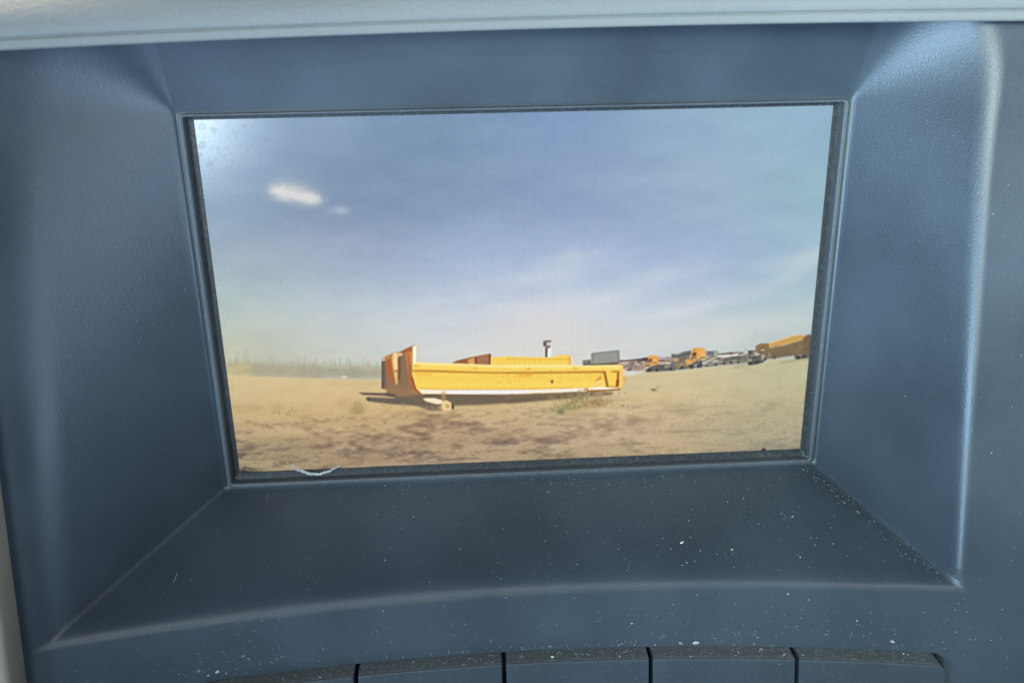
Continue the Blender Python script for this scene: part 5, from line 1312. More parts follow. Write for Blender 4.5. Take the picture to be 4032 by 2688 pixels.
2764 2526 2774 2526 2784 2518 2781 2518/118 112 80/.6/0.7
3030 2511 3036 2511 3062 2449 3060 2449/206 180 126/.6/0.7
2900 2495 2904 2496 2936 2476 2935 2476/118 112 80/.6/0.7
3318 2406 3328 2407 3348 2380 3344 2380/150 122 88/.6/0.7
3041 2398 3049 2398 3080 2372 3077 2372/166 140 100/.6/0.7
3216 2456 3220 2456 3223 2448 3222 2448/150 122 88/.6/0.7
2856 2406 2865 2407 2868 2392 2865 2392/146 138 84/.6/0.7
2852 2464 2862 2464 2826 2434 2822 2434/146 138 84/.6/0.7
3210 2525 3220 2526 3215 2513 3211 2513/206 180 126/.6/0.7
3035 2526 3042 2527 3013 2499 3010 2499/186 160 110/.6/0.7
3187 2462 3196 2462 3190 2434 3186 2433/146 138 84/.6/0.7
2774 2480 2778 2480 2810 2462 2808 2462/150 122 88/.6/0.7
2763 2414 2768 2414 2796 2404 2794 2404/206 180 126/.6/0.7
3090 2528 3098 2528 3062 2504 3059 2504/146 138 84/.6/0.7
2928 2467 2936 2467 2934 2419 2932 2419/146 138 84/.6/0.7
2866 2432 2875 2432 2854 2417 2851 2417/146 138 84/.6/0.7
2997 2486 3007 2486 3013 2444 3009 2444/206 180 126/.6/0.7
3056 2522 3064 2522 3064 2481 3060 2481/206 180 126/.6/0.7
2829 2410 2837 2410 2856 2395 2852 2395/118 112 80/.6/0.7
2832 2486 2842 2486 2850 2472 2846 2471/118 112 80/.6/0.7
3099 2471 3104 2471 3094 2431 3092 2431/206 180 126/.6/0.7
2822 2437 2831 2437 2821 2425 2816 2425/150 122 88/.6/0.7
2763 2393 2772 2394 2802 2367 2799 2367/166 140 100/.6/0.7
3042 2416 3052 2416 3084 2360 3080 2360/146 138 84/.6/0.7
2955 2497 2963 2498 2996 2476 2992 2476/132 108 80/.6/0.7
3096 2501 3105 2501 3115 2451 3112 2451/150 122 88/.6/0.7
2948 2424 2954 2424 2954 2396 2951 2396/132 108 80/.6/0.7
2921 2531 2928 2531 2956 2500 2954 2500/166 140 100/.6/0.7
3200 2434 3206 2434 3202 2412 3200 2412/150 122 88/.6/0.7
2834 2507 2838 2507 2832 2489 2831 2489/150 122 88/.6/0.7
3065 2400 3075 2400 3106 2334 3102 2334/150 122 88/.6/0.7
3110 2497 3118 2497 3116 2459 3113 2459/150 122 88/.6/0.7
2706 2500 2712 2500 2688 2486 2685 2486/146 138 84/.6/0.7
3153 2486 3158 2486 3162 2452 3160 2452/150 122 88/.6/0.7
3240 2424 3250 2425 3266 2413 3262 2413/146 138 84/.6/0.7
3056 2530 3064 2530 3048 2463 3044 2463/132 108 80/.6/0.7
3052 2411 3061 2411 3054 2387 3050 2387/146 138 84/.6/0.7
2805 2492 2810 2492 2815 2473 2813 2473/166 140 100/.6/0.7
2933 2432 2938 2432 2940 2399 2938 2399/186 160 110/.6/0.7
2834 2433 2838 2433 2833 2421 2831 2421/146 138 84/.6/0.7
3000 2429 3008 2430 3020 2389 3016 2388/146 138 84/.6/0.7
3176 2506 3184 2506 3164 2484 3162 2484/132 108 80/.6/0.7
3257 2465 3266 2465 3292 2448 3288 2447/166 140 100/.6/0.7
3324 2443 3331 2444 3355 2416 3352 2416/146 138 84/.6/0.7
2852 2457 2862 2458 2888 2442 2884 2442/166 140 100/.6/0.7
3176 2395 3186 2396 3193 2382 3190 2382/132 108 80/.6/0.7
2896 2474 2905 2474 2924 2445 2920 2445/166 140 100/.6/0.7
3175 2516 3184 2516 3210 2494 3206 2493/150 122 88/.6/0.7
2748 2436 2758 2436 2754 2405 2750 2405/118 112 80/.6/0.7
2978 2467 2982 2467 2990 2433 2988 2433/146 138 84/.6/0.7
2848 2438 2854 2438 2862 2427 2859 2427/150 122 88/.6/0.7
3292 2462 3300 2462 3263 2432 3260 2432/150 122 88/.6/0.7
2980 2525 2984 2525 3013 2446 3011 2446/132 108 80/.6/0.7
3103 2516 3109 2516 3127 2470 3124 2470/206 180 126/.6/0.7
3127 2479 3134 2479 3127 2462 3124 2462/146 138 84/.6/0.7
3024 2432 3032 2432 3044 2362 3041 2362/206 180 126/.6/0.7
2722 2436 2729 2436 2710 2416 2706 2416/186 160 110/.6/0.7
2858 2524 2868 2524 2896 2506 2894 2506/118 112 80/.6/0.7
3299 2426 3304 2426 3306 2418 3304 2418/186 160 110/.6/0.7
2922 2476 2930 2477 2915 2420 2912 2420/150 122 88/.6/0.7
2828 2404 2836 2404 2814 2373 2812 2372/132 108 80/.6/0.7
2944 2438 2949 2438 2947 2371 2944 2371/118 112 80/.6/0.7
3017 2463 3023 2463 2994 2389 2992 2389/166 140 100/.6/0.7
2818 2518 2824 2518 2794 2489 2792 2488/132 108 80/.6/0.7
2928 2495 2936 2496 2953 2444 2950 2444/186 160 110/.6/0.7
3144 2436 3151 2436 3186 2411 3183 2411/118 112 80/.6/0.7
3045 2414 3054 2415 3032 2340 3028 2340/132 108 80/.6/0.7
3334 2485 3342 2485 3324 2454 3320 2454/206 180 126/.6/0.7
2891 2405 2898 2405 2876 2388 2874 2388/150 122 88/.6/0.7
2886 2451 2895 2451 2888 2439 2884 2439/118 112 80/.6/0.7
3020 2412 3028 2412 3007 2375 3004 2375/118 112 80/.6/0.7
3224 2444 3229 2444 3232 2434 3230 2434/186 160 110/.6/0.7
2934 2416 2938 2416 2942 2401 2940 2401/186 160 110/.6/0.7
3127 2522 3133 2523 3134 2510 3131 2510/132 108 80/.6/0.7
2804 2503 2811 2504 2787 2470 2784 2470/186 160 110/.6/0.7
2917 2410 2925 2410 2892 2360 2888 2360/206 180 126/.6/0.7
3143 2420 3147 2420 3136 2393 3135 2393/146 138 84/.6/0.7
2621 2465 2628 2465 2606 2441 2603 2441/150 122 88/.6/0.7
3062 2393 3068 2393 3080 2357 3078 2357/150 122 88/.6/0.7
3044 2416 3050 2416 3036 2372 3033 2372/132 108 80/.6/0.7
3050 2442 3059 2443 3074 2373 3070 2373/132 108 80/.6/0.7
3352 2426 3360 2426 3348 2405 3345 2405/186 160 110/.6/0.7
2928 2470 2937 2471 2960 2434 2957 2434/146 138 84/.6/0.7
3166 2529 3174 2530 3147 2504 3144 2503/146 138 84/.6/0.7
2884 2466 2892 2467 2880 2423 2876 2423/146 138 84/.6/0.7
3060 2467 3068 2467 3050 2447 3048 2446/166 140 100/.6/0.7
2820 2430 2828 2430 2838 2404 2834 2404/166 140 100/.6/0.7
3316 2430 3324 2431 3318 2423 3315 2422/166 140 100/.6/0.7
2940 2519 2948 2520 2937 2494 2934 2494/166 140 100/.6/0.7
2726 2430 2736 2431 2759 2401 2756 2401/118 112 80/.6/0.7
3167 2491 3172 2491 3190 2482 3188 2482/146 138 84/.6/0.7
3190 2464 3196 2464 3165 2442 3162 2442/118 112 80/.6/0.7
2968 2479 2976 2479 2976 2429 2972 2428/146 138 84/.6/0.7
3263 2516 3270 2516 3303 2497 3300 2497/132 108 80/.6/0.7
3310 2429 3318 2429 3323 2419 3320 2419/146 138 84/.6/0.7
3004 2396 3013 2397 2996 2330 2992 2330/150 122 88/.6/0.7
3008 2441 3015 2441 3032 2384 3030 2384/118 112 80/.6/0.7
3180 2528 3184 2528 3221 2508 3220 2508/150 122 88/.6/0.7
3002 2470 3010 2471 2988 2382 2984 2382/132 108 80/.6/0.7
2831 2523 2841 2524 2814 2511 2810 2511/166 140 100/.6/0.7
2884 2435 2890 2435 2870 2407 2868 2407/186 160 110/.6/0.7
3073 2404 3081 2404 3061 2343 3058 2343/118 112 80/.6/0.7
2948 2415 2952 2415 2925 2345 2924 2345/146 138 84/.6/0.7
3358 2513 3368 2514 3379 2502 3375 2502/186 160 110/.6/0.7
3120 2526 3126 2527 3118 2506 3116 2506/132 108 80/.6/0.7
2856 2439 2863 2439 2831 2425 2828 2425/206 180 126/.6/0.7
3090 2530 3098 2530 3093 2482 3090 2482/186 160 110/.6/0.7
2941 2486 2950 2487 2913 2451 2910 2451/150 122 88/.6/0.7
3130 2420 3138 2420 3127 2391 3124 2391/146 138 84/.6/0.7
2968 2445 2974 2445 2954 2425 2951 2424/118 112 80/.6/0.7
3056 2408 3065 2408 3059 2372 3055 2372/206 180 126/.6/0.7
2926 2516 2930 2516 2924 2458 2922 2458/186 160 110/.6/0.7
3219 2514 3227 2515 3260 2488 3256 2488/206 180 126/.6/0.7
3157 2422 3164 2422 3190 2411 3187 2411/146 138 84/.6/0.7
3004 2437 3011 2438 2978 2354 2974 2354/132 108 80/.6/0.7
2934 2499 2944 2500 2924 2458 2920 2458/206 180 126/.6/0.7
2830 2449 2840 2450 2862 2440 2858 2440/146 138 84/.6/0.7
3100 2440 3106 2440 3133 2397 3131 2397/186 160 110/.6/0.7
2884 2441 2891 2441 2874 2405 2871 2405/132 108 80/.6/0.7
3186 2474 3192 2475 3166 2454 3164 2454/206 180 126/.6/0.7
2990 2439 2999 2440 2998 2370 2994 2370/146 138 84/.6/0.7
3006 2426 3014 2426 3021 2392 3018 2392/118 112 80/.6/0.7
2797 2510 2804 2510 2802 2485 2798 2485/118 112 80/.6/0.7
3280 2499 3290 2499 3263 2470 3260 2470/150 122 88/.6/0.7
3093 2422 3096 2423 3119 2380 3117 2380/146 138 84/.6/0.7
2979 2422 2987 2422 3007 2400 3004 2400/118 112 80/.6/0.7
2810 2418 2814 2418 2841 2399 2838 2399/146 138 84/.6/0.7
2885 2428 2894 2428 2886 2413 2882 2412/186 160 110/.6/0.7
3016 2483 3021 2483 3036 2422 3034 2422/146 138 84/.6/0.7
3104 2490 3110 2490 3137 2463 3135 2463/118 112 80/.6/0.7
2914 2398 2924 2398 2939 2369 2935 2369/166 140 100/.6/0.7
2824 2510 2833 2510 2848 2482 2845 2482/206 180 126/.6/0.7
2786 2463 2792 2463 2784 2438 2782 2438/146 138 84/.6/0.7
3096 2512 3103 2512 3104 2461 3102 2461/150 122 88/.6/0.7
3160 2451 3167 2451 3192 2438 3189 2438/186 160 110/.6/0.7
2864 2514 2873 2515 2856 2479 2853 2479/118 112 80/.6/0.7
3130 2462 3136 2462 3114 2420 3112 2420/166 140 100/.6/0.7
2874 2482 2883 2482 2890 2467 2886 2467/150 122 88/.6/0.7
3135 2495 3142 2495 3164 2485 3162 2485/132 108 80/.6/0.7
3167 2429 3172 2429 3196 2404 3194 2404/166 140 100/.6/0.7
3118 2426 3124 2426 3116 2395 3114 2395/146 138 84/.6/0.7
2856 2413 2862 2414 2862 2383 2860 2382/132 108 80/.6/0.7
3136 2495 3142 2496 3167 2471 3165 2471/166 140 100/.6/0.7
3136 2522 3146 2522 3122 2494 3118 2494/186 160 110/.6/0.7
3226 2408 3232 2408 3209 2391 3206 2391/166 140 100/.6/0.7
3011 2530 3016 2530 3051 2458 3050 2458/206 180 126/.6/0.7
2876 2458 2884 2459 2866 2445 2863 2444/132 108 80/.6/0.7
2656 2474 2663 2474 2674 2450 2672 2450/186 160 110/.6/0.7
3164 2443 3171 2443 3174 2421 3170 2421/118 112 80/.6/0.7
2788 2486 2793 2486 2792 2477 2790 2477/118 112 80/.6/0.7
3224 2446 3232 2446 3208 2426 3204 2426/186 160 110/.6/0.7
2915 2420 2922 2420 2932 2375 2930 2375/166 140 100/.6/0.7
3104 2516 3108 2516 3088 2468 3086 2468/206 180 126/.6/0.7
2891 2529 2900 2530 2867 2504 2864 2503/206 180 126/.6/0.7
3233 2449 3239 2449 3230 2433 3228 2433/150 122 88/.6/0.7
3255 2409 3260 2410 3254 2396 3252 2396/132 108 80/.6/0.7
3058 2521 3068 2521 3062 2484 3058 2484/146 138 84/.6/0.7
3042 2433 3048 2433 3078 2377 3076 2377/206 180 126/.6/0.7
2927 2485 2936 2485 2958 2470 2954 2470/186 160 110/.6/0.7
2947 2498 2952 2498 2948 2468 2946 2468/166 140 100/.6/0.7
2947 2521 2954 2521 2920 2496 2918 2496/166 140 100/.6/0.7
3073 2454 3078 2454 3110 2401 3108 2401/186 160 110/.6/0.7
2912 2427 2922 2427 2937 2384 2933 2384/118 112 80/.6/0.7
3241 2426 3249 2426 3231 2409 3228 2409/118 112 80/.6/0.7
2816 2450 2824 2451 2806 2440 2804 2440/146 138 84/.6/0.7
2816 2448 2823 2448 2840 2418 2837 2417/206 180 126/.6/0.7
3022 2464 3028 2464 3024 2386 3022 2386/166 140 100/.6/0.7
2926 2509 2931 2510 2959 2464 2957 2464/132 108 80/.6/0.7
3030 2463 3038 2463 3048 2390 3044 2390/186 160 110/.6/0.7
3249 2465 3256 2465 3276 2452 3274 2452/150 122 88/.6/0.7
3011 2437 3018 2438 3006 2374 3003 2374/166 140 100/.6/0.7
3063 2423 3068 2423 3060 2403 3058 2402/206 180 126/.6/0.7
2950 2510 2955 2510 2941 2470 2939 2470/132 108 80/.6/0.7
2778 2516 2788 2516 2807 2491 2803 2491/186 160 110/.6/0.7
3188 2452 3196 2452 3174 2432 3171 2432/150 122 88/.6/0.7
3079 2475 3086 2476 3060 2440 3058 2440/118 112 80/.6/0.7
3112 2401 3116 2402 3118 2372 3116 2372/186 160 110/.6/0.7
3016 2462 3024 2462 2995 2379 2992 2378/150 122 88/.6/0.7
2954 2476 2962 2476 2960 2452 2957 2452/206 180 126/.6/0.7
3194 2508 3202 2508 3234 2491 3230 2490/132 108 80/.6/0.7
2823 2482 2828 2482 2834 2452 2832 2452/206 180 126/.6/0.7
3073 2467 3082 2468 3066 2405 3062 2404/150 122 88/.6/0.7
3158 2502 3168 2502 3142 2476 3137 2476/132 108 80/.6/0.7
2799 2508 2810 2508 2779 2491 2775 2491/118 112 80/.6/0.7
3122 2452 3127 2452 3144 2415 3142 2415/118 112 80/.6/0.7
2876 2487 2886 2488 2871 2476 2867 2476/150 122 88/.6/0.7
2902 2530 2911 2530 2879 2494 2875 2494/118 112 80/.6/0.7
3303 2434 3312 2434 3294 2415 3291 2415/146 138 84/.6/0.7
3106 2460 3116 2461 3148 2426 3144 2425/132 108 80/.6/0.7
2951 2465 2955 2466 2953 2435 2951 2435/150 122 88/.6/0.7
3184 2441 3188 2441 3204 2418 3203 2418/150 122 88/.6/0.7
3058 2452 3065 2452 3076 2410 3074 2410/206 180 126/.6/0.7
2752 2469 2759 2469 2784 2450 2780 2450/150 122 88/.6/0.7
3067 2414 3075 2414 3080 2347 3076 2347/206 180 126/.6/0.7
3229 2490 3234 2491 3219 2458 3216 2458/206 180 126/.6/0.7
3059 2420 3067 2420 3060 2366 3058 2366/150 122 88/.6/0.7
2962 2453 2970 2453 2947 2428 2943 2428/132 108 80/.6/0.7
2907 2493 2912 2493 2940 2465 2939 2465/118 112 80/.6/0.7
2807 2470 2812 2470 2848 2446 2846 2446/146 138 84/.6/0.7
2990 2427 2998 2428 2983 2356 2980 2355/166 140 100/.6/0.7
3265 2504 3272 2504 3300 2477 3297 2477/206 180 126/.6/0.7
3128 2519 3134 2519 3169 2503 3166 2503/206 180 126/.6/0.7
2875 2479 2885 2479 2904 2455 2900 2455/186 160 110/.6/0.7
3010 2428 3018 2429 3040 2394 3036 2393/166 140 100/.6/0.7
2605 2459 2612 2460 2608 2428 2605 2428/166 140 100/.6/0.7
2993 2457 2998 2457 3003 2397 3000 2397/150 122 88/.6/0.7
3381 2398 3390 2398 3398 2379 3394 2379/150 122 88/.6/0.7
2816 2434 2826 2434 2842 2408 2838 2407/146 138 84/.6/0.7
2897 2417 2902 2417 2882 2369 2880 2369/166 140 100/.6/0.7
3030 2502 3039 2503 3062 2423 3058 2423/118 112 80/.6/0.7
2941 2439 2951 2439 2960 2404 2956 2404/146 138 84/.6/0.7
2878 2514 2887 2515 2878 2500 2875 2500/118 112 80/.6/0.7
3263 2432 3268 2433 3296 2424 3294 2423/206 180 126/.6/0.7
2832 2418 2838 2418 2826 2408 2824 2408/132 108 80/.6/0.7
3166 2515 3176 2515 3175 2489 3171 2489/166 140 100/.6/0.7
2976 2441 2986 2441 3018 2410 3014 2410/132 108 80/.6/0.7
3224 2528 3232 2528 3216 2503 3213 2503/146 138 84/.6/0.7
2794 2506 2803 2506 2812 2480 2808 2480/166 140 100/.6/0.7
3112 2527 3118 2528 3084 2494 3081 2494/166 140 100/.6/0.7
3156 2421 3160 2421 3152 2398 3150 2398/118 112 80/.6/0.7
3164 2444 3171 2444 3145 2431 3142 2431/132 108 80/.6/0.7
3008 2476 3018 2476 3033 2442 3030 2442/146 138 84/.6/0.7
3096 2405 3102 2405 3102 2354 3100 2354/132 108 80/.6/0.7
3004 2432 3010 2432 2982 2354 2980 2353/118 112 80/.6/0.7
2916 2488 2924 2488 2928 2455 2925 2455/150 122 88/.6/0.7
2980 2459 2986 2459 3011 2404 3009 2404/206 180 126/.6/0.7
3164 2464 3170 2464 3187 2434 3185 2434/166 140 100/.6/0.7
2881 2415 2890 2415 2858 2401 2854 2401/118 112 80/.6/0.7
2912 2500 2920 2500 2949 2455 2946 2455/206 180 126/.6/0.7
3194 2410 3200 2410 3196 2386 3194 2386/166 140 100/.6/0.7
2973 2465 2981 2465 2952 2438 2949 2437/132 108 80/.6/0.7
3091 2416 3100 2416 3070 2391 3066 2391/186 160 110/.6/0.7
2991 2526 2998 2527 2982 2499 2979 2499/166 140 100/.6/0.7
3010 2502 3018 2502 3036 2448 3034 2448/166 140 100/.6/0.7
3008 2450 3018 2451 3050 2380 3046 2380/166 140 100/.6/0.7
2941 2439 2947 2439 2977 2399 2975 2399/186 160 110/.6/0.7
3059 2524 3066 2524 3094 2471 3092 2471/206 180 126/.6/0.7
3035 2495 3040 2496 3036 2467 3034 2467/118 112 80/.6/0.7
2810 2453 2818 2454 2807 2422 2804 2422/186 160 110/.6/0.7
3172 2391 3180 2392 3204 2364 3202 2364/132 108 80/.6/0.7
3067 2498 3076 2498 3053 2446 3050 2446/206 180 126/.6/0.7
2816 2530 2824 2531 2844 2503 2841 2503/118 112 80/.6/0.7
2980 2506 2987 2506 3012 2451 3010 2451/146 138 84/.6/0.7
3093 2462 3103 2462 3099 2435 3095 2435/150 122 88/.6/0.7
2819 2453 2828 2453 2806 2427 2802 2427/118 112 80/.6/0.7
2834 2408 2841 2409 2842 2380 2841 2380/186 160 110/.6/0.7
3409 2526 3419 2526 3424 2503 3420 2503/118 112 80/.6/0.7
2920 2395 2928 2396 2895 2366 2892 2366/146 138 84/.6/0.7
2976 2487 2984 2487 3001 2448 2998 2448/206 180 126/.6/0.7
2957 2398 2962 2398 2990 2368 2988 2368/186 160 110/.6/0.7
3121 2442 3128 2442 3094 2400 3091 2400/166 140 100/.6/0.7
3041 2477 3046 2477 3070 2458 3068 2458/166 140 100/.6/0.7
2962 2481 2968 2481 2989 2423 2987 2423/186 160 110/.6/0.7
2958 2467 2962 2467 2995 2444 2993 2444/166 140 100/.6/0.7
2815 2523 2823 2523 2854 2499 2851 2499/166 140 100/.6/0.7
2960 2501 2968 2501 2979 2441 2976 2441/206 180 126/.6/0.7
3134 2512 3138 2512 3162 2478 3160 2478/118 112 80/.6/0.7
2898 2417 2905 2417 2883 2382 2880 2382/166 140 100/.6/0.7
3278 2476 3284 2476 3272 2458 3268 2458/132 108 80/.6/0.7
3158 2461 3163 2462 3196 2450 3194 2450/166 140 100/.6/0.7
3040 2481 3048 2481 3038 2458 3036 2458/150 122 88/.6/0.7
2860 2451 2866 2452 2848 2435 2846 2435/146 138 84/.6/0.7
3056 2509 3064 2509 3040 2462 3038 2462/146 138 84/.6/0.7
2821 2525 2830 2525 2815 2513 2812 2513/186 160 110/.6/0.7
3242 2479 3250 2479 3233 2464 3230 2464/146 138 84/.6/0.7
2960 2462 2969 2462 2974 2420 2970 2420/132 108 80/.6/0.7
2990 2410 2997 2410 2980 2344 2977 2344/146 138 84/.6/0.7
2998 2517 3004 2517 3029 2436 3026 2436/166 140 100/.6/0.7
3106 2473 3112 2473 3092 2421 3090 2421/118 112 80/.6/0.7
3148 2426 3157 2427 3158 2402 3154 2402/186 160 110/.6/0.7
3028 2505 3036 2505 3002 2431 2999 2431/146 138 84/.6/0.7
2828 2397 2833 2398 2840 2374 2838 2374/146 138 84/.6/0.7
2938 2492 2943 2492 2943 2456 2940 2455/150 122 88/.6/0.7
2856 2458 2862 2459 2869 2440 2866 2440/146 138 84/.6/0.7
3208 2416 3214 2416 3236 2396 3234 2396/118 112 80/.6/0.7
2934 2458 2943 2458 2925 2401 2922 2401/146 138 84/.6/0.7
2997 2509 3006 2510 3020 2481 3016 2480/166 140 100/.6/0.7
2936 2456 2944 2456 2948 2395 2945 2395/150 122 88/.6/0.7
3023 2498 3028 2498 3025 2466 3023 2466/186 160 110/.6/0.7
2880 2490 2890 2491 2904 2448 2900 2448/118 112 80/.6/0.7
3344 2470 3350 2470 3382 2458 3379 2458/150 122 88/.6/0.7
3258 2441 3265 2442 3299 2412 3296 2412/150 122 88/.6/0.7
3126 2523 3135 2524 3098 2502 3094 2502/186 160 110/.6/0.7
2939 2445 2944 2446 2915 2421 2913 2421/132 108 80/.6/0.7
3150 2522 3160 2522 3167 2504 3164 2504/146 138 84/.6/0.7
3129 2440 3136 2440 3110 2424 3108 2424/166 140 100/.6/0.7
3016 2409 3024 2410 3044 2339 3041 2339/146 138 84/.6/0.7
2925 2390 2931 2391 2904 2344 2902 2344/146 138 84/.6/0.7
3180 2418 3189 2418 3206 2410 3202 2410/118 112 80/.6/0.7
3124 2438 3131 2438 3110 2397 3108 2397/150 122 88/.6/0.7
2889 2466 2898 2467 2864 2435 2861 2435/166 140 100/.6/0.7
3002 2499 3011 2500 2995 2455 2991 2454/206 180 126/.6/0.7
2742 2436 2750 2437 2731 2408 2728 2408/146 138 84/.6/0.7
3050 2418 3058 2419 3047 2380 3044 2380/186 160 110/.6/0.7
3181 2428 3186 2429 3159 2405 3157 2405/132 108 80/.6/0.7
2918 2478 2926 2478 2925 2424 2922 2423/150 122 88/.6/0.7
3047 2448 3053 2448 3060 2386 3058 2386/132 108 80/.6/0.7
2925 2453 2932 2453 2919 2432 2916 2432/166 140 100/.6/0.7
3266 2469 3275 2469 3290 2451 3287 2451/186 160 110/.6/0.7
2965 2504 2973 2504 3004 2471 3000 2471/186 160 110/.6/0.7
3008 2399 3018 2399 3041 2372 3038 2371/150 122 88/.6/0.7
3608 2363 3648 2362 3677 2378 3637 2381/98 84 66/1.0/0.9
3352 2502 3388 2503 3389 2513 3355 2512/120 98 72/1.0/0.8
3659 2347 3700 2342 3700 2352 3664 2354/150 126 90/1.0/0.7
3296 2451 3422 2441 3428 2449 3302 2460/160 134 92/1.5/0.6
3604 2396 3689 2394 3690 2401 3615 2403/176 150 104/1.5/0.5
1858 2496 1863 2496 1858 2462 1856 2462/128 116 82/.8/0.5
1696 2443 1702 2443 1714 2420 1712 2420/128 116 82/.8/0.5
1857 2490 1862 2491 1867 2443 1866 2443/190 160 108/.8/0.5
1809 2465 1815 2466 1806 2432 1804 2432/212 184 120/.8/0.5
1789 2463 1794 2463 1792 2440 1790 2440/190 160 108/.8/0.5
1835 2469 1840 2469 1826 2438 1825 2438/212 184 120/.8/0.5
1310 2434 1314 2434 1314 2397 1313 2397/190 160 108/.8/0.5
1650 2462 1657 2462 1662 2417 1659 2417/190 160 108/.8/0.5
1466 2446 1470 2446 1476 2433 1475 2432/128 116 82/.8/0.5
1798 2463 1804 2463 1802 2447 1800 2447/212 184 120/.8/0.5
1832 2483 1835 2483 1834 2455 1833 2455/150 136 90/.8/0.5
1762 2455 1766 2456 1763 2414 1762 2414/150 136 90/.8/0.5
1662 2451 1666 2452 1660 2416 1659 2416/150 136 90/.8/0.5
1738 2461 1744 2461 1757 2448 1755 2448/190 160 108/.8/0.5
1864 2483 1868 2484 1855 2454 1854 2454/150 136 90/.8/0.5
1838 2491 1840 2491 1824 2471 1822 2471/128 116 82/.8/0.5
1878 2492 1882 2492 1896 2450 1894 2450/190 160 108/.8/0.5
1704 2467 1709 2467 1704 2433 1703 2433/190 160 108/.8/0.5
1808 2484 1814 2484 1824 2466 1822 2466/190 160 108/.8/0.5
1457 2442 1460 2443 1453 2401 1452 2401/150 136 90/.8/0.5
1490 2430 1494 2431 1480 2386 1479 2386/150 136 90/.8/0.5
1864 2470 1870 2470 1862 2455 1860 2455/128 116 82/.8/0.5
1289 2424 1294 2424 1290 2402 1289 2402/212 184 120/.8/0.5
1861 2485 1866 2485 1878 2440 1878 2440/128 116 82/.8/0.5
1820 2486 1824 2486 1812 2473 1812 2473/150 136 90/.8/0.5
1774 2486 1778 2486 1774 2462 1772 2462/190 160 108/.8/0.5
1290 2441 1296 2441 1300 2416 1298 2416/150 136 90/.8/0.5
1784 2487 1790 2488 1774 2473 1772 2473/212 184 120/.8/0.5
1438 2472 1442 2473 1454 2426 1453 2426/150 136 90/.8/0.5
1476 2439 1482 2439 1465 2400 1464 2400/150 136 90/.8/0.5
1784 2460 1788 2460 1787 2423 1785 2423/190 160 108/.8/0.5
1804 2465 1808 2465 1792 2424 1790 2424/190 160 108/.8/0.5
1755 2450 1760 2450 1762 2419 1761 2419/212 184 120/.8/0.5
1707 2474 1714 2474 1716 2459 1714 2459/190 160 108/.8/0.5
1816 2473 1822 2474 1831 2458 1830 2458/128 116 82/.8/0.5
1771 2471 1775 2471 1774 2455 1773 2455/128 116 82/.8/0.5
1456 2440 1462 2440 1468 2395 1466 2395/150 136 90/.8/0.5
1456 2447 1462 2447 1447 2400 1446 2400/150 136 90/.8/0.5
1839 2495 1842 2496 1857 2458 1856 2458/128 116 82/.8/0.5
1458 2446 1462 2446 1474 2421 1473 2421/190 160 108/.8/0.5
1862 2478 1869 2479 1852 2466 1850 2466/190 160 108/.8/0.5
1813 2476 1819 2476 1812 2448 1810 2448/128 116 82/.8/0.5
1356 2420 1360 2420 1346 2398 1345 2398/190 160 108/.8/0.5
1818 2504 1822 2504 1820 2486 1819 2486/190 160 108/.8/0.5
1795 2459 1798 2459 1812 2446 1812 2446/212 184 120/.8/0.5
1798 2432 1804 2432 1818 2408 1816 2408/150 136 90/.8/0.5
1267 2426 1270 2426 1285 2398 1284 2398/190 160 108/.8/0.5
1837 2497 1843 2497 1853 2465 1851 2465/128 116 82/.8/0.5
1849 2461 1853 2461 1864 2419 1863 2419/128 116 82/.8/0.5
1288 2406 1294 2406 1298 2379 1296 2379/212 184 120/.8/0.5
1506 2449 1510 2449 1522 2436 1520 2436/150 136 90/.8/0.5
1813 2459 1817 2459 1812 2426 1810 2426/150 136 90/.8/0.5
1512 2466 1516 2466 1526 2419 1524 2419/212 184 120/.8/0.5
1485 2450 1490 2450 1474 2402 1472 2402/190 160 108/.8/0.5
1743 2449 1746 2450 1746 2416 1746 2416/212 184 120/.8/0.5
1805 2470 1811 2470 1814 2451 1812 2451/150 136 90/.8/0.5
1811 2470 1814 2471 1824 2427 1823 2427/212 184 120/.8/0.5
1286 2433 1291 2433 1276 2404 1274 2404/212 184 120/.8/0.5
1796 2459 1801 2459 1807 2411 1806 2411/190 160 108/.8/0.5
1288 2433 1291 2433 1304 2421 1302 2421/128 116 82/.8/0.5
1440 2448 1444 2448 1446 2408 1445 2408/150 136 90/.8/0.5
1506 2450 1512 2450 1519 2436 1517 2436/128 116 82/.8/0.5
1792 2492 1798 2492 1807 2445 1805 2445/150 136 90/.8/0.5
1718 2483 1724 2484 1737 2459 1736 2459/190 160 108/.8/0.5
1892 2499 1896 2499 1906 2471 1906 2471/128 116 82/.8/0.5
1793 2496 1798 2497 1804 2475 1802 2475/190 160 108/.8/0.5
1862 2479 1866 2479 1873 2446 1872 2446/212 184 120/.8/0.5
1354 2449 1359 2449 1350 2414 1348 2414/128 116 82/.8/0.5
1790 2458 1795 2458 1787 2411 1785 2411/212 184 120/.8/0.5
1446 2429 1450 2429 1440 2391 1439 2391/128 116 82/.8/0.5
1290 2434 1292 2434 1294 2400 1294 2400/190 160 108/.8/0.5
1764 2464 1769 2464 1768 2434 1766 2434/128 116 82/.8/0.5
1704 2448 1711 2449 1708 2403 1706 2403/150 136 90/.8/0.5
1816 2480 1822 2480 1834 2454 1832 2454/150 136 90/.8/0.5
1464 2426 1467 2427 1460 2394 1458 2394/212 184 120/.8/0.5
1868 2481 1874 2481 1870 2457 1868 2456/212 184 120/.8/0.5
1744 2464 1747 2465 1760 2442 1759 2442/128 116 82/.8/0.5
1470 2438 1475 2438 1462 2413 1462 2413/212 184 120/.8/0.5
1340 2448 1344 2448 1340 2417 1339 2417/150 136 90/.8/0.5
1450 2446 1454 2446 1460 2429 1458 2429/150 136 90/.8/0.5
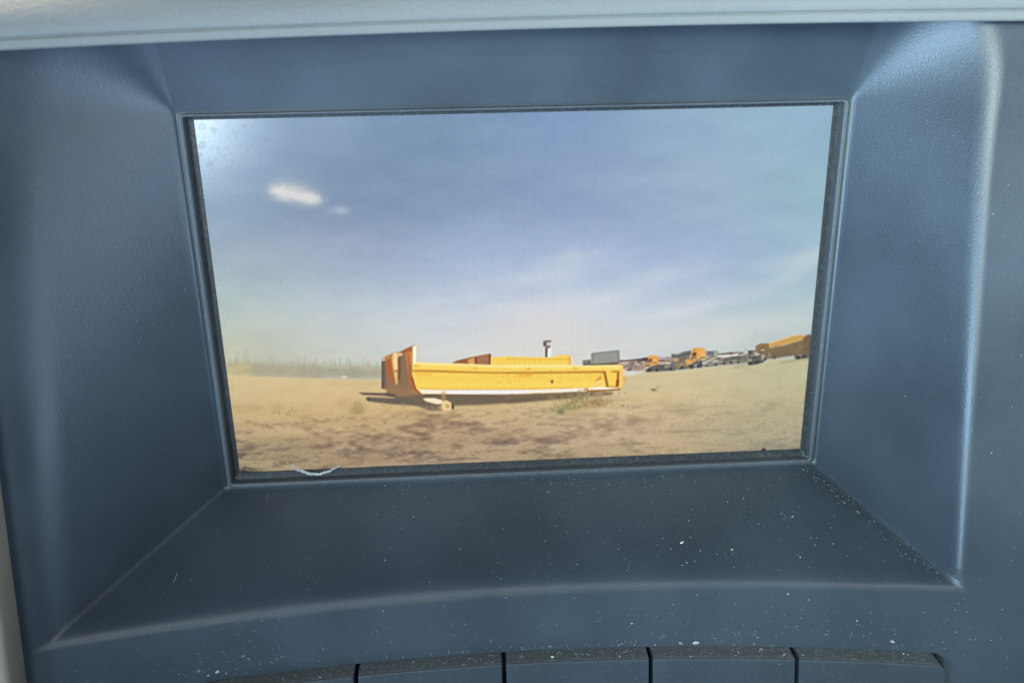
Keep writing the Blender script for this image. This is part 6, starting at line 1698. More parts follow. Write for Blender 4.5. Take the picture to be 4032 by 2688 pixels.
1711 2483 1714 2484 1718 2439 1716 2439/190 160 108/.8/0.5
1837 2491 1841 2491 1832 2478 1830 2478/212 184 120/.8/0.5
1632 2453 1635 2453 1619 2420 1618 2420/150 136 90/.8/0.5
1704 2454 1709 2454 1714 2418 1713 2418/212 184 120/.8/0.5
1520 2428 1525 2428 1514 2392 1513 2392/212 184 120/.8/0.5
1292 2434 1298 2434 1290 2388 1288 2388/128 116 82/.8/0.5
1271 2422 1274 2422 1287 2376 1286 2375/212 184 120/.8/0.5
1306 2451 1312 2451 1310 2405 1308 2405/212 184 120/.8/0.5
1499 2461 1504 2461 1504 2445 1502 2445/190 160 108/.8/0.5
1825 2482 1831 2482 1834 2449 1833 2449/150 136 90/.8/0.5
1853 2485 1860 2485 1858 2444 1856 2444/190 160 108/.8/0.5
1520 2455 1526 2455 1512 2420 1510 2420/212 184 120/.8/0.5
1677 2482 1682 2483 1670 2437 1669 2437/150 136 90/.8/0.5
1806 2480 1810 2480 1802 2436 1801 2435/128 116 82/.8/0.5
1299 2426 1303 2426 1310 2414 1310 2414/128 116 82/.8/0.5
1796 2480 1802 2480 1788 2443 1786 2443/212 184 120/.8/0.5
1800 2496 1805 2496 1790 2462 1788 2462/128 116 82/.8/0.5
1746 2463 1753 2464 1742 2440 1740 2440/150 136 90/.8/0.5
1824 2474 1830 2474 1822 2439 1820 2439/150 136 90/.8/0.5
1827 2505 1834 2505 1823 2465 1821 2465/150 136 90/.8/0.5
1788 2470 1793 2470 1804 2456 1802 2456/128 116 82/.8/0.5
1805 2485 1808 2485 1820 2469 1819 2469/150 136 90/.8/0.5
1448 2462 1454 2463 1465 2444 1463 2444/128 116 82/.8/0.5
1775 2480 1780 2480 1761 2463 1760 2463/212 184 120/.8/0.5
1469 2431 1474 2431 1476 2412 1475 2412/128 116 82/.8/0.5
1833 2489 1839 2489 1836 2467 1835 2467/190 160 108/.8/0.5
1269 2430 1274 2430 1288 2409 1286 2409/128 116 82/.8/0.5
1704 2493 1710 2494 1708 2479 1706 2479/128 116 82/.8/0.5
1338 2447 1342 2447 1349 2403 1348 2403/128 116 82/.8/0.5
1863 2484 1870 2484 1854 2452 1852 2452/128 116 82/.8/0.5
1474 2458 1480 2458 1482 2437 1480 2437/190 160 108/.8/0.5
1413 2436 1418 2437 1407 2417 1406 2417/128 116 82/.8/0.5
1736 2458 1743 2458 1737 2425 1736 2425/128 116 82/.8/0.5
1382 2445 1386 2445 1384 2423 1383 2423/128 116 82/.8/0.5
1468 2447 1472 2447 1485 2427 1484 2427/128 116 82/.8/0.5
1480 2458 1485 2458 1476 2441 1474 2441/190 160 108/.8/0.5
1801 2468 1806 2468 1804 2450 1802 2450/212 184 120/.8/0.5
1274 2434 1278 2434 1277 2418 1276 2418/128 116 82/.8/0.5
1318 2450 1322 2450 1314 2424 1314 2424/150 136 90/.8/0.5
1761 2475 1768 2476 1774 2430 1772 2430/190 160 108/.8/0.5
1632 2369 1726 2368 1801 2393 1800 2425 1746 2424 1658 2395/244 226 194/.8/1
1798 2401 1832 2393 1878 2416 1880 2483 1828 2493 1792 2476/236 206 150/.9/1
1824 2432 1858 2430 1860 2464 1829 2466/190 146 96/.9/0.8
1876 2407 1897 2459 1892 2481 1878 2480/66 54 46/.8/1
3670 2625 3676 2623 3681 2625 3676 2627/138 118 92/.5/0.63
2480 2740 2488 2736 2494 2740 2488 2744/226 206 166/.5/0.33
208 2677 218 2674 229 2678 218 2680/138 118 92/.5/0.39
812 2776 826 2773 840 2777 826 2781/138 118 92/.5/0.66
3505 2875 3520 2868 3536 2876 3521 2882/120 104 82/.5/0.46
3878 2825 3890 2823 3901 2826 3890 2829/150 130 100/.5/0.67
1288 2653 1300 2650 1310 2654 1299 2656/226 206 166/.5/0.46
110 2426 118 2424 125 2427 117 2429/138 118 92/.5/0.69
4006 2713 4012 2710 4016 2713 4012 2716/150 130 100/.5/0.31
446 2454 455 2452 464 2455 454 2457/104 92 74/.5/0.61
3167 2851 3182 2847 3197 2853 3182 2857/120 104 82/.5/0.3
828 2578 840 2575 853 2580 840 2584/150 130 100/.5/0.68
3818 2655 3830 2653 3841 2656 3830 2659/104 92 74/.5/0.7
2214 2689 2218 2684 2222 2689 2218 2694/104 92 74/.5/0.69
3208 2958 3216 2950 3226 2959 3217 2966/226 206 166/.5/0.32
4492 2718 4498 2714 4505 2718 4499 2722/120 104 82/.5/0.62
2778 2678 2786 2676 2795 2679 2786 2681/138 118 92/.5/0.66
2312 2598 2316 2596 2320 2599 2316 2600/138 118 92/.5/0.68
360 2625 372 2622 384 2626 372 2629/138 118 92/.5/0.54
1892 2709 1904 2706 1914 2710 1903 2714/120 104 82/.5/0.68
4622 2918 4630 2912 4638 2918 4630 2924/150 130 100/.5/0.51
2075 2573 2079 2569 2083 2574 2079 2578/104 92 74/.5/0.5
352 2669 364 2666 376 2670 363 2673/104 92 74/.5/0.52
4198 2876 4212 2872 4226 2877 4212 2882/150 130 100/.5/0.58
1108 2859 1126 2857 1144 2861 1126 2864/104 92 74/.5/0.58
1862 2603 1866 2601 1868 2603 1865 2606/138 118 92/.5/0.47
242 2490 248 2488 254 2490 248 2492/150 130 100/.5/0.48
270 2565 283 2561 295 2566 282 2571/104 92 74/.5/0.67
25 2604 38 2601 49 2605 36 2608/138 118 92/.5/0.42
3040 2852 3046 2846 3052 2853 3046 2859/138 118 92/.5/0.46
534 2477 540 2474 545 2477 540 2480/138 118 92/.5/0.36
3088 2866 3100 2863 3112 2867 3100 2870/120 104 82/.5/0.35
1428 2493 1434 2492 1440 2494 1434 2495/138 118 92/.5/0.58
2072 2565 2083 2564 2094 2566 2083 2567/138 118 92/.5/0.34
3732 2919 3742 2914 3752 2920 3742 2926/104 92 74/.5/0.57
1148 2773 1164 2768 1180 2774 1164 2779/120 104 82/.5/0.7
1536 2840 1546 2837 1556 2840 1546 2843/104 92 74/.5/0.28
360 2828 372 2824 382 2829 370 2834/150 130 100/.5/0.34
814 2594 820 2592 826 2595 820 2596/104 92 74/.5/0.49
3972 2979 3981 2972 3991 2980 3982 2986/226 206 166/.5/0.64
3229 2930 3246 2925 3263 2932 3246 2936/150 130 100/.5/0.59
1575 2620 1584 2616 1593 2621 1584 2625/120 104 82/.5/0.25
117 2522 120 2518 124 2522 120 2525/120 104 82/.5/0.44
3827 2787 3842 2785 3856 2788 3842 2791/104 92 74/.5/0.46
289 2712 304 2707 318 2714 303 2718/120 104 82/.5/0.48
1658 2881 1668 2874 1676 2882 1667 2888/120 104 82/.5/0.63
1973 2962 1980 2954 1986 2962 1979 2970/150 130 100/.5/0.35
4938 2905 4953 2902 4969 2906 4954 2909/150 130 100/.5/0.34
4122 2858 4138 2854 4154 2860 4138 2864/104 92 74/.5/0.28
4646 2633 4649 2631 4652 2633 4650 2636/104 92 74/.5/0.45
4750 2764 4758 2762 4766 2765 4758 2767/138 118 92/.5/0.26
-30 2643 -23 2638 -17 2643 -24 2648/226 206 166/.5/0.65
116 2559 120 2555 123 2559 118 2563/150 130 100/.5/0.67
1718 2789 1734 2785 1748 2790 1733 2794/138 118 92/.5/0.6
4220 2592 4224 2590 4228 2593 4224 2596/120 104 82/.5/0.44
1376 2778 1394 2772 1410 2780 1393 2785/104 92 74/.5/0.46
146 2664 158 2662 170 2665 158 2667/150 130 100/.5/0.31
3518 2934 3530 2930 3540 2935 3530 2939/120 104 82/.5/0.63
1611 2662 1619 2658 1626 2663 1618 2668/120 104 82/.5/0.41
2030 2926 2051 2920 2072 2928 2050 2934/104 92 74/.5/0.58
4253 2892 4262 2886 4271 2893 4262 2898/120 104 82/.5/0.5
2017 2902 2026 2895 2035 2903 2026 2910/104 92 74/.5/0.63
3290 2903 3300 2897 3312 2904 3301 2910/104 92 74/.5/0.31
1278 2324 1282 2324 1287 2325 1282 2326/104 92 74/.5/0.27
1208 2932 1230 2928 1250 2935 1228 2939/150 130 100/.5/0.32
4570 2589 4574 2586 4577 2589 4574 2592/120 104 82/.5/0.58
1377 2566 1384 2563 1392 2567 1384 2571/150 130 100/.5/0.34
2656 2867 2665 2862 2674 2868 2665 2874/226 206 166/.5/0.33
1064 2728 1077 2726 1090 2730 1076 2732/150 130 100/.5/0.51
3713 2766 3720 2762 3728 2767 3720 2770/120 104 82/.5/0.54
4291 2916 4296 2913 4302 2917 4296 2920/138 118 92/.5/0.57
2872 2934 2886 2926 2900 2935 2886 2943/150 130 100/.5/0.39
1537 2809 1542 2804 1547 2810 1542 2815/150 130 100/.5/0.51
137 2723 150 2720 162 2724 149 2728/120 104 82/.5/0.29
118 2912 140 2906 159 2914 138 2919/120 104 82/.5/0.55
3598 2554 3602 2551 3605 2555 3602 2558/104 92 74/.5/0.34
2300 2956 2306 2951 2313 2957 2306 2962/138 118 92/.5/0.45
1628 2682 1644 2680 1658 2684 1644 2686/150 130 100/.5/0.6
2354 2585 2360 2583 2366 2585 2360 2587/120 104 82/.5/0.49
1306 2739 1322 2733 1339 2740 1322 2746/104 92 74/.5/0.34
4234 2945 4248 2940 4262 2946 4248 2951/150 130 100/.5/0.47
1625 2582 1634 2578 1642 2582 1634 2587/150 130 100/.5/0.68
3435 2934 3451 2931 3466 2936 3451 2939/150 130 100/.5/0.61
1464 2687 1475 2685 1484 2688 1474 2690/150 130 100/.5/0.66
2204 2605 2214 2602 2224 2606 2214 2608/120 104 82/.5/0.3
1600 2902 1606 2895 1610 2902 1605 2909/226 206 166/.5/0.28
1107 2917 1121 2908 1134 2918 1120 2926/104 92 74/.5/0.37
3164 2734 3170 2731 3177 2735 3170 2738/150 130 100/.5/0.57
1280 2794 1294 2791 1306 2795 1293 2798/226 206 166/.5/0.34
1506 2786 1513 2781 1519 2787 1512 2792/150 130 100/.5/0.56
2532 2954 2550 2952 2568 2956 2550 2959/104 92 74/.5/0.43
2932 2906 2947 2901 2962 2907 2947 2912/226 206 166/.5/0.28
3239 2687 3246 2682 3253 2687 3246 2692/120 104 82/.5/0.53
4018 2761 4024 2758 4031 2762 4025 2765/150 130 100/.5/0.27
4080 2788 4086 2785 4094 2789 4087 2792/226 206 166/.5/0.65
5002 2697 5014 2694 5026 2698 5014 2700/226 206 166/.5/0.67
1590 2397 1596 2395 1602 2398 1596 2399/226 206 166/.5/0.27
2750 2460 2754 2459 2758 2460 2754 2462/150 130 100/.5/0.31
1394 2874 1406 2870 1417 2875 1406 2878/226 206 166/.5/0.68
1986 2834 1992 2829 1998 2834 1992 2838/120 104 82/.5/0.38
980 2855 992 2852 1004 2856 991 2860/138 118 92/.5/0.55
1818 2719 1830 2716 1842 2720 1830 2722/150 130 100/.5/0.33
3374 2902 3385 2897 3396 2902 3385 2907/120 104 82/.5/0.45
1722 2878 1739 2872 1756 2880 1738 2886/104 92 74/.5/0.51
1632 2923 1646 2916 1660 2924 1646 2930/150 130 100/.5/0.49
4290 2903 4302 2897 4314 2904 4302 2911/120 104 82/.5/0.39
1794 2922 1810 2919 1825 2923 1810 2926/150 130 100/.5/0.65
594 2700 608 2695 622 2702 608 2707/120 104 82/.5/0.55
409 2926 424 2919 438 2928 422 2935/226 206 166/.5/0.68
1452 2895 1467 2888 1482 2897 1466 2903/138 118 92/.5/0.35
4931 2767 4940 2762 4950 2768 4941 2772/104 92 74/.5/0.57
924 2616 937 2615 950 2618 936 2619/138 118 92/.5/0.42
4884 2764 4891 2759 4899 2764 4892 2769/120 104 82/.5/0.27
328 2852 336 2848 344 2852 336 2855/138 118 92/.5/0.65
4218 2727 4225 2723 4232 2727 4226 2731/226 206 166/.5/0.55
4652 2925 4671 2920 4690 2927 4672 2932/104 92 74/.5/0.43
780 2544 792 2543 804 2546 792 2547/138 118 92/.5/0.52
1466 2535 1471 2533 1475 2535 1471 2537/150 130 100/.5/0.43
2408 2622 2416 2619 2426 2623 2416 2626/104 92 74/.5/0.68
1707 2614 1714 2610 1720 2614 1714 2618/226 206 166/.5/0.43
642 2589 652 2586 660 2590 650 2594/150 130 100/.5/0.55
3282 2821 3288 2816 3293 2821 3288 2825/104 92 74/.5/0.32
2387 2632 2393 2630 2398 2633 2393 2636/226 206 166/.5/0.5
2660 2687 2666 2683 2673 2687 2666 2691/226 206 166/.5/0.56
1055 2790 1062 2787 1067 2790 1061 2794/104 92 74/.5/0.38
778 2746 792 2744 806 2748 792 2750/226 206 166/.5/0.27
1726 2578 1730 2576 1734 2579 1730 2582/226 206 166/.5/0.65
540 2842 548 2835 554 2843 546 2850/104 92 74/.5/0.63
1130 2656 1136 2652 1141 2657 1135 2662/138 118 92/.5/0.3
4404 2801 4416 2799 4429 2802 4416 2804/104 92 74/.5/0.68
4794 2711 4805 2708 4818 2712 4806 2715/120 104 82/.5/0.38
2464 2896 2473 2890 2480 2896 2472 2902/226 206 166/.5/0.4
682 2796 694 2791 704 2797 693 2803/226 206 166/.5/0.3
3800 2600 3804 2598 3809 2601 3804 2604/104 92 74/.5/0.31
2242 2792 2254 2788 2266 2793 2254 2797/226 206 166/.5/0.25
4510 2619 4518 2617 4526 2620 4518 2623/138 118 92/.5/0.43
4246 2687 4256 2686 4267 2688 4256 2690/150 130 100/.5/0.64
2628 2806 2638 2802 2648 2807 2638 2812/138 118 92/.5/0.38
2646 2477 2651 2475 2655 2478 2651 2480/226 206 166/.5/0.57
1766 2743 1776 2739 1786 2744 1776 2748/104 92 74/.5/0.36
1708 2841 1713 2838 1718 2842 1713 2845/226 206 166/.5/0.43
3756 2910 3767 2905 3778 2911 3767 2917/150 130 100/.5/0.28
3430 2772 3442 2769 3454 2773 3442 2777/138 118 92/.5/0.44
1282 2697 1296 2692 1308 2698 1295 2703/150 130 100/.5/0.51
452 2847 463 2841 474 2848 462 2855/104 92 74/.5/0.46
776 2739 790 2737 802 2740 789 2742/138 118 92/.5/0.66
4446 2817 4459 2811 4473 2818 4460 2824/120 104 82/.5/0.35
2782 2758 2787 2752 2792 2758 2787 2764/120 104 82/.5/0.47
5013 2656 5020 2654 5026 2657 5020 2658/226 206 166/.5/0.33
2584 2905 2599 2898 2614 2907 2599 2914/120 104 82/.5/0.43
598 2588 604 2583 611 2589 604 2593/138 118 92/.5/0.33
2018 2918 2033 2914 2048 2920 2032 2924/150 130 100/.5/0.36
972 2897 979 2891 984 2898 978 2904/150 130 100/.5/0.47
2253 2581 2257 2577 2260 2581 2256 2585/150 130 100/.5/0.49
1444 2653 1449 2649 1453 2654 1448 2657/104 92 74/.5/0.43
4697 2839 4708 2834 4720 2840 4709 2844/226 206 166/.5/0.4
4262 2921 4274 2916 4288 2923 4276 2928/150 130 100/.5/0.64
4638 2698 4644 2694 4651 2698 4644 2702/138 118 92/.5/0.25
1456 2872 1472 2866 1488 2874 1472 2880/226 206 166/.5/0.43
-24 2708 -12 2704 0 2710 -13 2714/104 92 74/.5/0.39
1829 2881 1847 2878 1866 2883 1846 2886/138 118 92/.5/0.57
1368 2507 1378 2503 1388 2508 1378 2511/120 104 82/.5/0.47
2398 2831 2408 2828 2418 2832 2408 2835/120 104 82/.5/0.5
528 2762 535 2757 542 2763 534 2768/104 92 74/.5/0.52
4089 2980 4103 2975 4118 2982 4104 2986/226 206 166/.5/0.33
3422 2876 3438 2870 3454 2877 3438 2883/150 130 100/.5/0.49
1698 2529 1702 2527 1706 2529 1702 2531/226 206 166/.5/0.28
1780 2599 1784 2597 1788 2599 1784 2601/138 118 92/.5/0.33
3638 2956 3652 2953 3666 2957 3652 2960/226 206 166/.5/0.63
1114 2874 1131 2870 1148 2875 1130 2879/138 118 92/.5/0.56
2910 2682 2918 2678 2926 2683 2918 2686/104 92 74/.5/0.57
548 2735 564 2733 580 2737 564 2740/150 130 100/.5/0.52
3492 2961 3502 2954 3514 2962 3503 2969/120 104 82/.5/0.42
2944 2751 2958 2747 2970 2752 2958 2756/150 130 100/.5/0.47
5060 2848 5065 2844 5072 2849 5066 2854/120 104 82/.5/0.33
2416 2895 2430 2889 2444 2896 2430 2901/226 206 166/.5/0.41
1329 2927 1349 2924 1368 2929 1348 2932/138 118 92/.5/0.55
3006 2922 3020 2916 3034 2924 3020 2930/226 206 166/.5/0.4
2346 2863 2354 2859 2362 2864 2354 2868/138 118 92/.5/0.35
3650 2950 3666 2945 3680 2951 3666 2956/120 104 82/.5/0.5
40 2937 53 2934 66 2938 52 2942/120 104 82/.5/0.6
1702 2749 1718 2744 1734 2751 1718 2756/226 206 166/.5/0.3
2934 2914 2950 2908 2965 2915 2950 2921/226 206 166/.5/0.26
-8 2732 7 2727 21 2733 6 2738/104 92 74/.5/0.47
4444 2926 4454 2919 4464 2927 4454 2934/226 206 166/.5/0.57
2565 2590 2570 2588 2574 2590 2570 2593/104 92 74/.5/0.57
1488 2791 1506 2785 1524 2792 1506 2798/120 104 82/.5/0.52
1967 2922 1978 2917 1988 2923 1978 2929/150 130 100/.5/0.66
2492 2611 2495 2607 2499 2612 2495 2615/150 130 100/.5/0.56
2866 2779 2874 2774 2881 2779 2874 2784/150 130 100/.5/0.36
1050 2479 1053 2476 1056 2479 1052 2482/150 130 100/.5/0.52
4830 2820 4844 2814 4858 2821 4844 2826/104 92 74/.5/0.25
4634 2732 4646 2728 4658 2732 4646 2735/104 92 74/.5/0.65
672 2762 686 2757 698 2763 685 2767/120 104 82/.5/0.63
3773 2779 3780 2775 3786 2780 3780 2783/120 104 82/.5/0.41
3036 2464 3040 2463 3046 2464 3040 2465/120 104 82/.5/0.64
2407 2709 2418 2707 2430 2710 2418 2713/104 92 74/.5/0.66
1867 2524 1872 2523 1876 2525 1872 2526/104 92 74/.5/0.69
1870 2766 1878 2761 1886 2766 1878 2771/120 104 82/.5/0.46
1902 2796 1916 2793 1930 2797 1916 2800/150 130 100/.5/0.68
2133 2712 2148 2707 2162 2713 2148 2718/120 104 82/.5/0.62
649 2903 671 2901 693 2905 670 2908/226 206 166/.5/0.7
4070 2679 4076 2676 4081 2679 4076 2682/138 118 92/.5/0.59
72 2760 84 2756 95 2762 84 2766/138 118 92/.5/0.67
326 2874 337 2870 347 2875 336 2878/104 92 74/.5/0.5
1720 2596 1732 2593 1743 2596 1732 2599/226 206 166/.5/0.61
162 2744 172 2739 180 2745 171 2750/226 206 166/.5/0.28
148 2622 160 2619 172 2624 160 2626/150 130 100/.5/0.65
230 2760 247 2757 264 2761 246 2764/120 104 82/.5/0.27
300 2699 314 2696 327 2701 313 2704/120 104 82/.5/0.25
1853 2959 1874 2953 1894 2961 1873 2967/104 92 74/.5/0.31
66 2649 76 2647 86 2650 75 2652/138 118 92/.5/0.52
4100 2948 4112 2942 4124 2948 4112 2954/138 118 92/.5/0.28
3290 2927 3296 2919 3300 2927 3296 2935/150 130 100/.5/0.54
1013 2920 1030 2916 1048 2922 1030 2926/104 92 74/.5/0.48
2056 2894 2075 2889 2094 2896 2075 2900/120 104 82/.5/0.68
1072 2922 1088 2915 1103 2923 1087 2930/138 118 92/.5/0.43
2868 2558 2873 2554 2878 2558 2873 2562/120 104 82/.5/0.27
1336 2775 1342 2772 1349 2776 1342 2778/120 104 82/.5/0.63
3676 2842 3682 2837 3689 2842 3683 2847/138 118 92/.5/0.34
1250 2489 1256 2485 1260 2489 1255 2493/104 92 74/.5/0.45
334 2622 346 2618 356 2623 345 2627/104 92 74/.5/0.27
704 2834 724 2828 744 2836 724 2842/104 92 74/.5/0.65
2289 2919 2305 2912 2320 2920 2304 2927/150 130 100/.5/0.46
250 2507 258 2505 263 2508 256 2511/138 118 92/.5/0.66
140 2286 142 2285 146 2287 142 2288/120 104 82/.5/0.65
4746 2899 4757 2895 4768 2900 4758 2903/104 92 74/.5/0.39
1678 2537 1686 2534 1693 2538 1685 2541/120 104 82/.5/0.28
2769 2848 2778 2845 2787 2848 2778 2851/120 104 82/.5/0.31
694 2830 704 2827 714 2831 704 2834/150 130 100/.5/0.44
4665 2924 4672 2920 4681 2925 4674 2929/150 130 100/.5/0.39
3840 2948 3850 2941 3859 2949 3850 2956/138 118 92/.5/0.32
4382 2897 4390 2893 4398 2898 4390 2902/150 130 100/.5/0.34
1922 2469 1924 2467 1927 2470 1924 2472/150 130 100/.5/0.66
430 2738 447 2733 462 2739 446 2744/120 104 82/.5/0.39
2287 2801 2296 2797 2306 2802 2296 2807/226 206 166/.5/0.28
2874 2760 2882 2758 2888 2761 2882 2763/226 206 166/.5/0.54
243 2839 254 2832 264 2840 253 2846/138 118 92/.5/0.59
4454 2623 4464 2622 4474 2624 4464 2625/226 206 166/.5/0.27
2335 2657 2346 2653 2356 2658 2346 2662/120 104 82/.5/0.67
348 2694 365 2691 380 2696 364 2699/138 118 92/.5/0.38
2602 2706 2616 2704 2630 2707 2616 2709/120 104 82/.5/0.34
2639 2619 2642 2617 2646 2619 2642 2621/138 118 92/.5/0.44
4523 2937 4532 2933 4540 2938 4532 2942/120 104 82/.5/0.3
3862 2952 3874 2945 3888 2954 3875 2961/104 92 74/.5/0.61
801 2522 811 2518 820 2523 810 2527/138 118 92/.5/0.66
3768 2950 3776 2948 3784 2951 3776 2954/150 130 100/.5/0.38
942 2871 950 2865 956 2872 948 2877/104 92 74/.5/0.39
2013 2458 2018 2455 2024 2458 2018 2461/120 104 82/.5/0.28
1637 2923 1650 2917 1662 2924 1650 2931/104 92 74/.5/0.35
1189 2477 1198 2474 1205 2477 1197 2480/120 104 82/.5/0.37
1216 2732 1221 2726 1226 2732 1220 2739/120 104 82/.5/0.53
2478 2872 2486 2870 2494 2873 2486 2876/120 104 82/.5/0.66
4202 2880 4214 2876 4228 2881 4215 2884/104 92 74/.5/0.35
2641 2857 2652 2851 2663 2858 2652 2863/150 130 100/.5/0.55
2438 2636 2442 2632 2446 2636 2442 2640/138 118 92/.5/0.43
2912 2710 2920 2706 2929 2711 2920 2716/226 206 166/.5/0.64
1281 2807 1294 2804 1306 2809 1293 2812/120 104 82/.5/0.57
1731 2921 1752 2917 1774 2923 1752 2927/120 104 82/.5/0.36
2559 2592 2568 2588 2578 2593 2568 2597/150 130 100/.5/0.52
754 2900 774 2893 792 2901 772 2908/150 130 100/.5/0.59
1810 2879 1818 2876 1824 2879 1818 2882/226 206 166/.5/0.61
1654 2627 1662 2623 1670 2628 1662 2633/104 92 74/.5/0.53
1143 2854 1160 2852 1176 2855 1160 2858/104 92 74/.5/0.31
1020 2542 1031 2540 1041 2543 1030 2544/150 130 100/.5/0.37
4033 2929 4038 2923 4045 2929 4039 2935/120 104 82/.5/0.26
1152 2741 1158 2737 1162 2741 1157 2745/104 92 74/.5/0.45
2885 2745 2900 2741 2915 2747 2900 2751/120 104 82/.5/0.39
413 2678 425 2675 436 2679 424 2683/138 118 92/.5/0.34
4608 2783 4620 2780 4632 2784 4620 2787/226 206 166/.5/0.7
1808 2851 1826 2848 1842 2853 1825 2856/226 206 166/.5/0.45
3988 2611 3990 2608 3995 2611 3991 2614/120 104 82/.5/0.5
1568 2842 1576 2836 1583 2843 1576 2849/104 92 74/.5/0.68
606 2669 614 2664 621 2669 614 2674/120 104 82/.5/0.29
3658 2755 3664 2752 3671 2755 3664 2757/104 92 74/.5/0.64
3900 2782 3906 2779 3912 2782 3906 2785/150 130 100/.5/0.66
-45 2762 -31 2759 -18 2764 -32 2767/120 104 82/.5/0.61
1848 2695 1862 2693 1876 2696 1862 2698/226 206 166/.5/0.31
1636 2932 1654 2925 1672 2934 1653 2941/150 130 100/.5/0.43
3806 2449 3808 2448 3810 2449 3808 2450/226 206 166/.5/0.48
3192 2919 3206 2913 3220 2920 3206 2926/120 104 82/.5/0.34
2192 2717 2196 2713 2201 2717 2196 2722/226 206 166/.5/0.46
4570 2911 4586 2909 4602 2912 4586 2914/226 206 166/.5/0.63
4890 2902 4901 2900 4912 2903 4901 2906/226 206 166/.5/0.59
4792 2638 4802 2634 4812 2638 4802 2642/226 206 166/.5/0.57
1335 2540 1344 2537 1352 2541 1344 2544/138 118 92/.5/0.6
1046 2508 1052 2504 1058 2509 1052 2513/120 104 82/.5/0.64
2852 2461 2859 2459 2866 2461 2859 2463/226 206 166/.5/0.51
458 2696 465 2692 472 2696 464 2700/150 130 100/.5/0.33
3407 2944 3416 2940 3424 2945 3416 2948/120 104 82/.5/0.6
2082 2918 2098 2912 2114 2920 2098 2927/138 118 92/.5/0.62
4546 2955 4562 2952 4580 2956 4563 2959/120 104 82/.5/0.29
3448 2652 3459 2650 3470 2653 3459 2656/138 118 92/.5/0.6
1228 2537 1231 2535 1234 2537 1231 2540/120 104 82/.5/0.49
4088 2882 4100 2878 4113 2883 4101 2888/150 130 100/.5/0.41
2203 2465 2210 2463 2217 2465 2210 2467/120 104 82/.5/0.26
628 2495 636 2493 642 2495 635 2497/150 130 100/.5/0.37
4553 2521 4560 2520 4568 2522 4560 2522/138 118 92/.5/0.66
3438 2823 3452 2820 3466 2825 3452 2828/150 130 100/.5/0.66
3184 2688 3194 2685 3204 2689 3194 2692/104 92 74/.5/0.68
4706 2576 4712 2574 4719 2576 4712 2578/104 92 74/.5/0.25
1761 2722 1769 2720 1777 2722 1769 2725/226 206 166/.5/0.26
2786 2784 2792 2778 2796 2784 2792 2790/120 104 82/.5/0.64
3622 2739 3630 2737 3640 2740 3630 2742/150 130 100/.5/0.47
3720 2596 3723 2592 3726 2596 3723 2600/104 92 74/.5/0.43
4339 2481 4343 2480 4348 2481 4344 2483/120 104 82/.5/0.49
2790 2980 2802 2973 2812 2981 2802 2987/120 104 82/.5/0.61
2080 2634 2084 2631 2088 2634 2084 2637/138 118 92/.5/0.53
3222 2723 3229 2718 3236 2724 3229 2729/226 206 166/.5/0.45
3385 2773 3398 2770 3410 2774 3398 2777/138 118 92/.5/0.65
2934 2450 2939 2449 2944 2451 2939 2452/226 206 166/.5/0.42
359 2630 369 2626 378 2631 368 2636/138 118 92/.5/0.27
2789 2842 2801 2839 2812 2844 2801 2848/150 130 100/.5/0.3
1212 2591 1222 2587 1232 2592 1222 2596/138 118 92/.5/0.36
1646 2646 1660 2644 1672 2648 1659 2650/104 92 74/.5/0.28
1142 2806 1151 2802 1160 2807 1150 2811/226 206 166/.5/0.37
404 2592 412 2588 418 2592 411 2596/120 104 82/.5/0.32
2504 2714 2514 2712 2526 2715 2514 2716/138 118 92/.5/0.62
1506 2849 1512 2846 1518 2850 1512 2853/104 92 74/.5/0.37
1053 2935 1071 2926 1088 2936 1070 2944/104 92 74/.5/0.47
4064 2587 4069 2586 4073 2588 4069 2589/120 104 82/.5/0.63
1688 2738 1698 2732 1707 2738 1698 2744/138 118 92/.5/0.39
2531 2666 2538 2663 2546 2667 2538 2670/150 130 100/.5/0.59
1532 2705 1542 2701 1551 2705 1542 2709/138 118 92/.5/0.65
4759 2788 4764 2786 4770 2789 4765 2791/120 104 82/.5/0.31
2697 2982 2704 2975 2710 2983 2704 2990/138 118 92/.5/0.63
4276 2936 4291 2932 4306 2937 4292 2940/150 130 100/.5/0.53
1567 2905 1574 2897 1579 2906 1572 2914/104 92 74/.5/0.61
2023 2765 2030 2758 2037 2765 2030 2771/226 206 166/.5/0.62
642 2847 655 2840 667 2848 654 2855/138 118 92/.5/0.58
1726 2938 1737 2935 1748 2939 1737 2942/138 118 92/.5/0.64
3352 2715 3366 2711 3379 2716 3366 2720/226 206 166/.5/0.47
2303 2860 2310 2854 2316 2860 2309 2866/120 104 82/.5/0.31
872 2738 886 2734 900 2739 886 2742/138 118 92/.5/0.47
5012 2888 5018 2883 5026 2889 5020 2894/138 118 92/.5/0.37
2356 2756 2360 2752 2364 2757 2360 2760/104 92 74/.5/0.54
4301 2480 4305 2478 4309 2480 4305 2482/120 104 82/.5/0.41
4256 2699 4268 2697 4281 2700 4269 2701/138 118 92/.5/0.55
1934 2799 1950 2796 1966 2800 1950 2803/150 130 100/.5/0.4
610 2960 620 2951 628 2961 618 2970/138 118 92/.5/0.64
3894 2863 3910 2856 3925 2864 3910 2870/226 206 166/.5/0.26
3710 2827 3718 2822 3726 2828 3718 2833/226 206 166/.5/0.55
2268 2836 2286 2834 2304 2838 2286 2840/150 130 100/.5/0.31
1846 2881 1853 2878 1860 2882 1852 2884/150 130 100/.5/0.5
305 2513 308 2512 312 2513 308 2515/150 130 100/.5/0.68
3736 2646 3748 2643 3760 2647 3748 2649/104 92 74/.5/0.47
3596 2884 3612 2879 3628 2886 3612 2891/104 92 74/.5/0.3
3726 2660 3734 2657 3743 2661 3734 2664/226 206 166/.5/0.61
2801 2640 2810 2638 2820 2641 2810 2643/120 104 82/.5/0.47
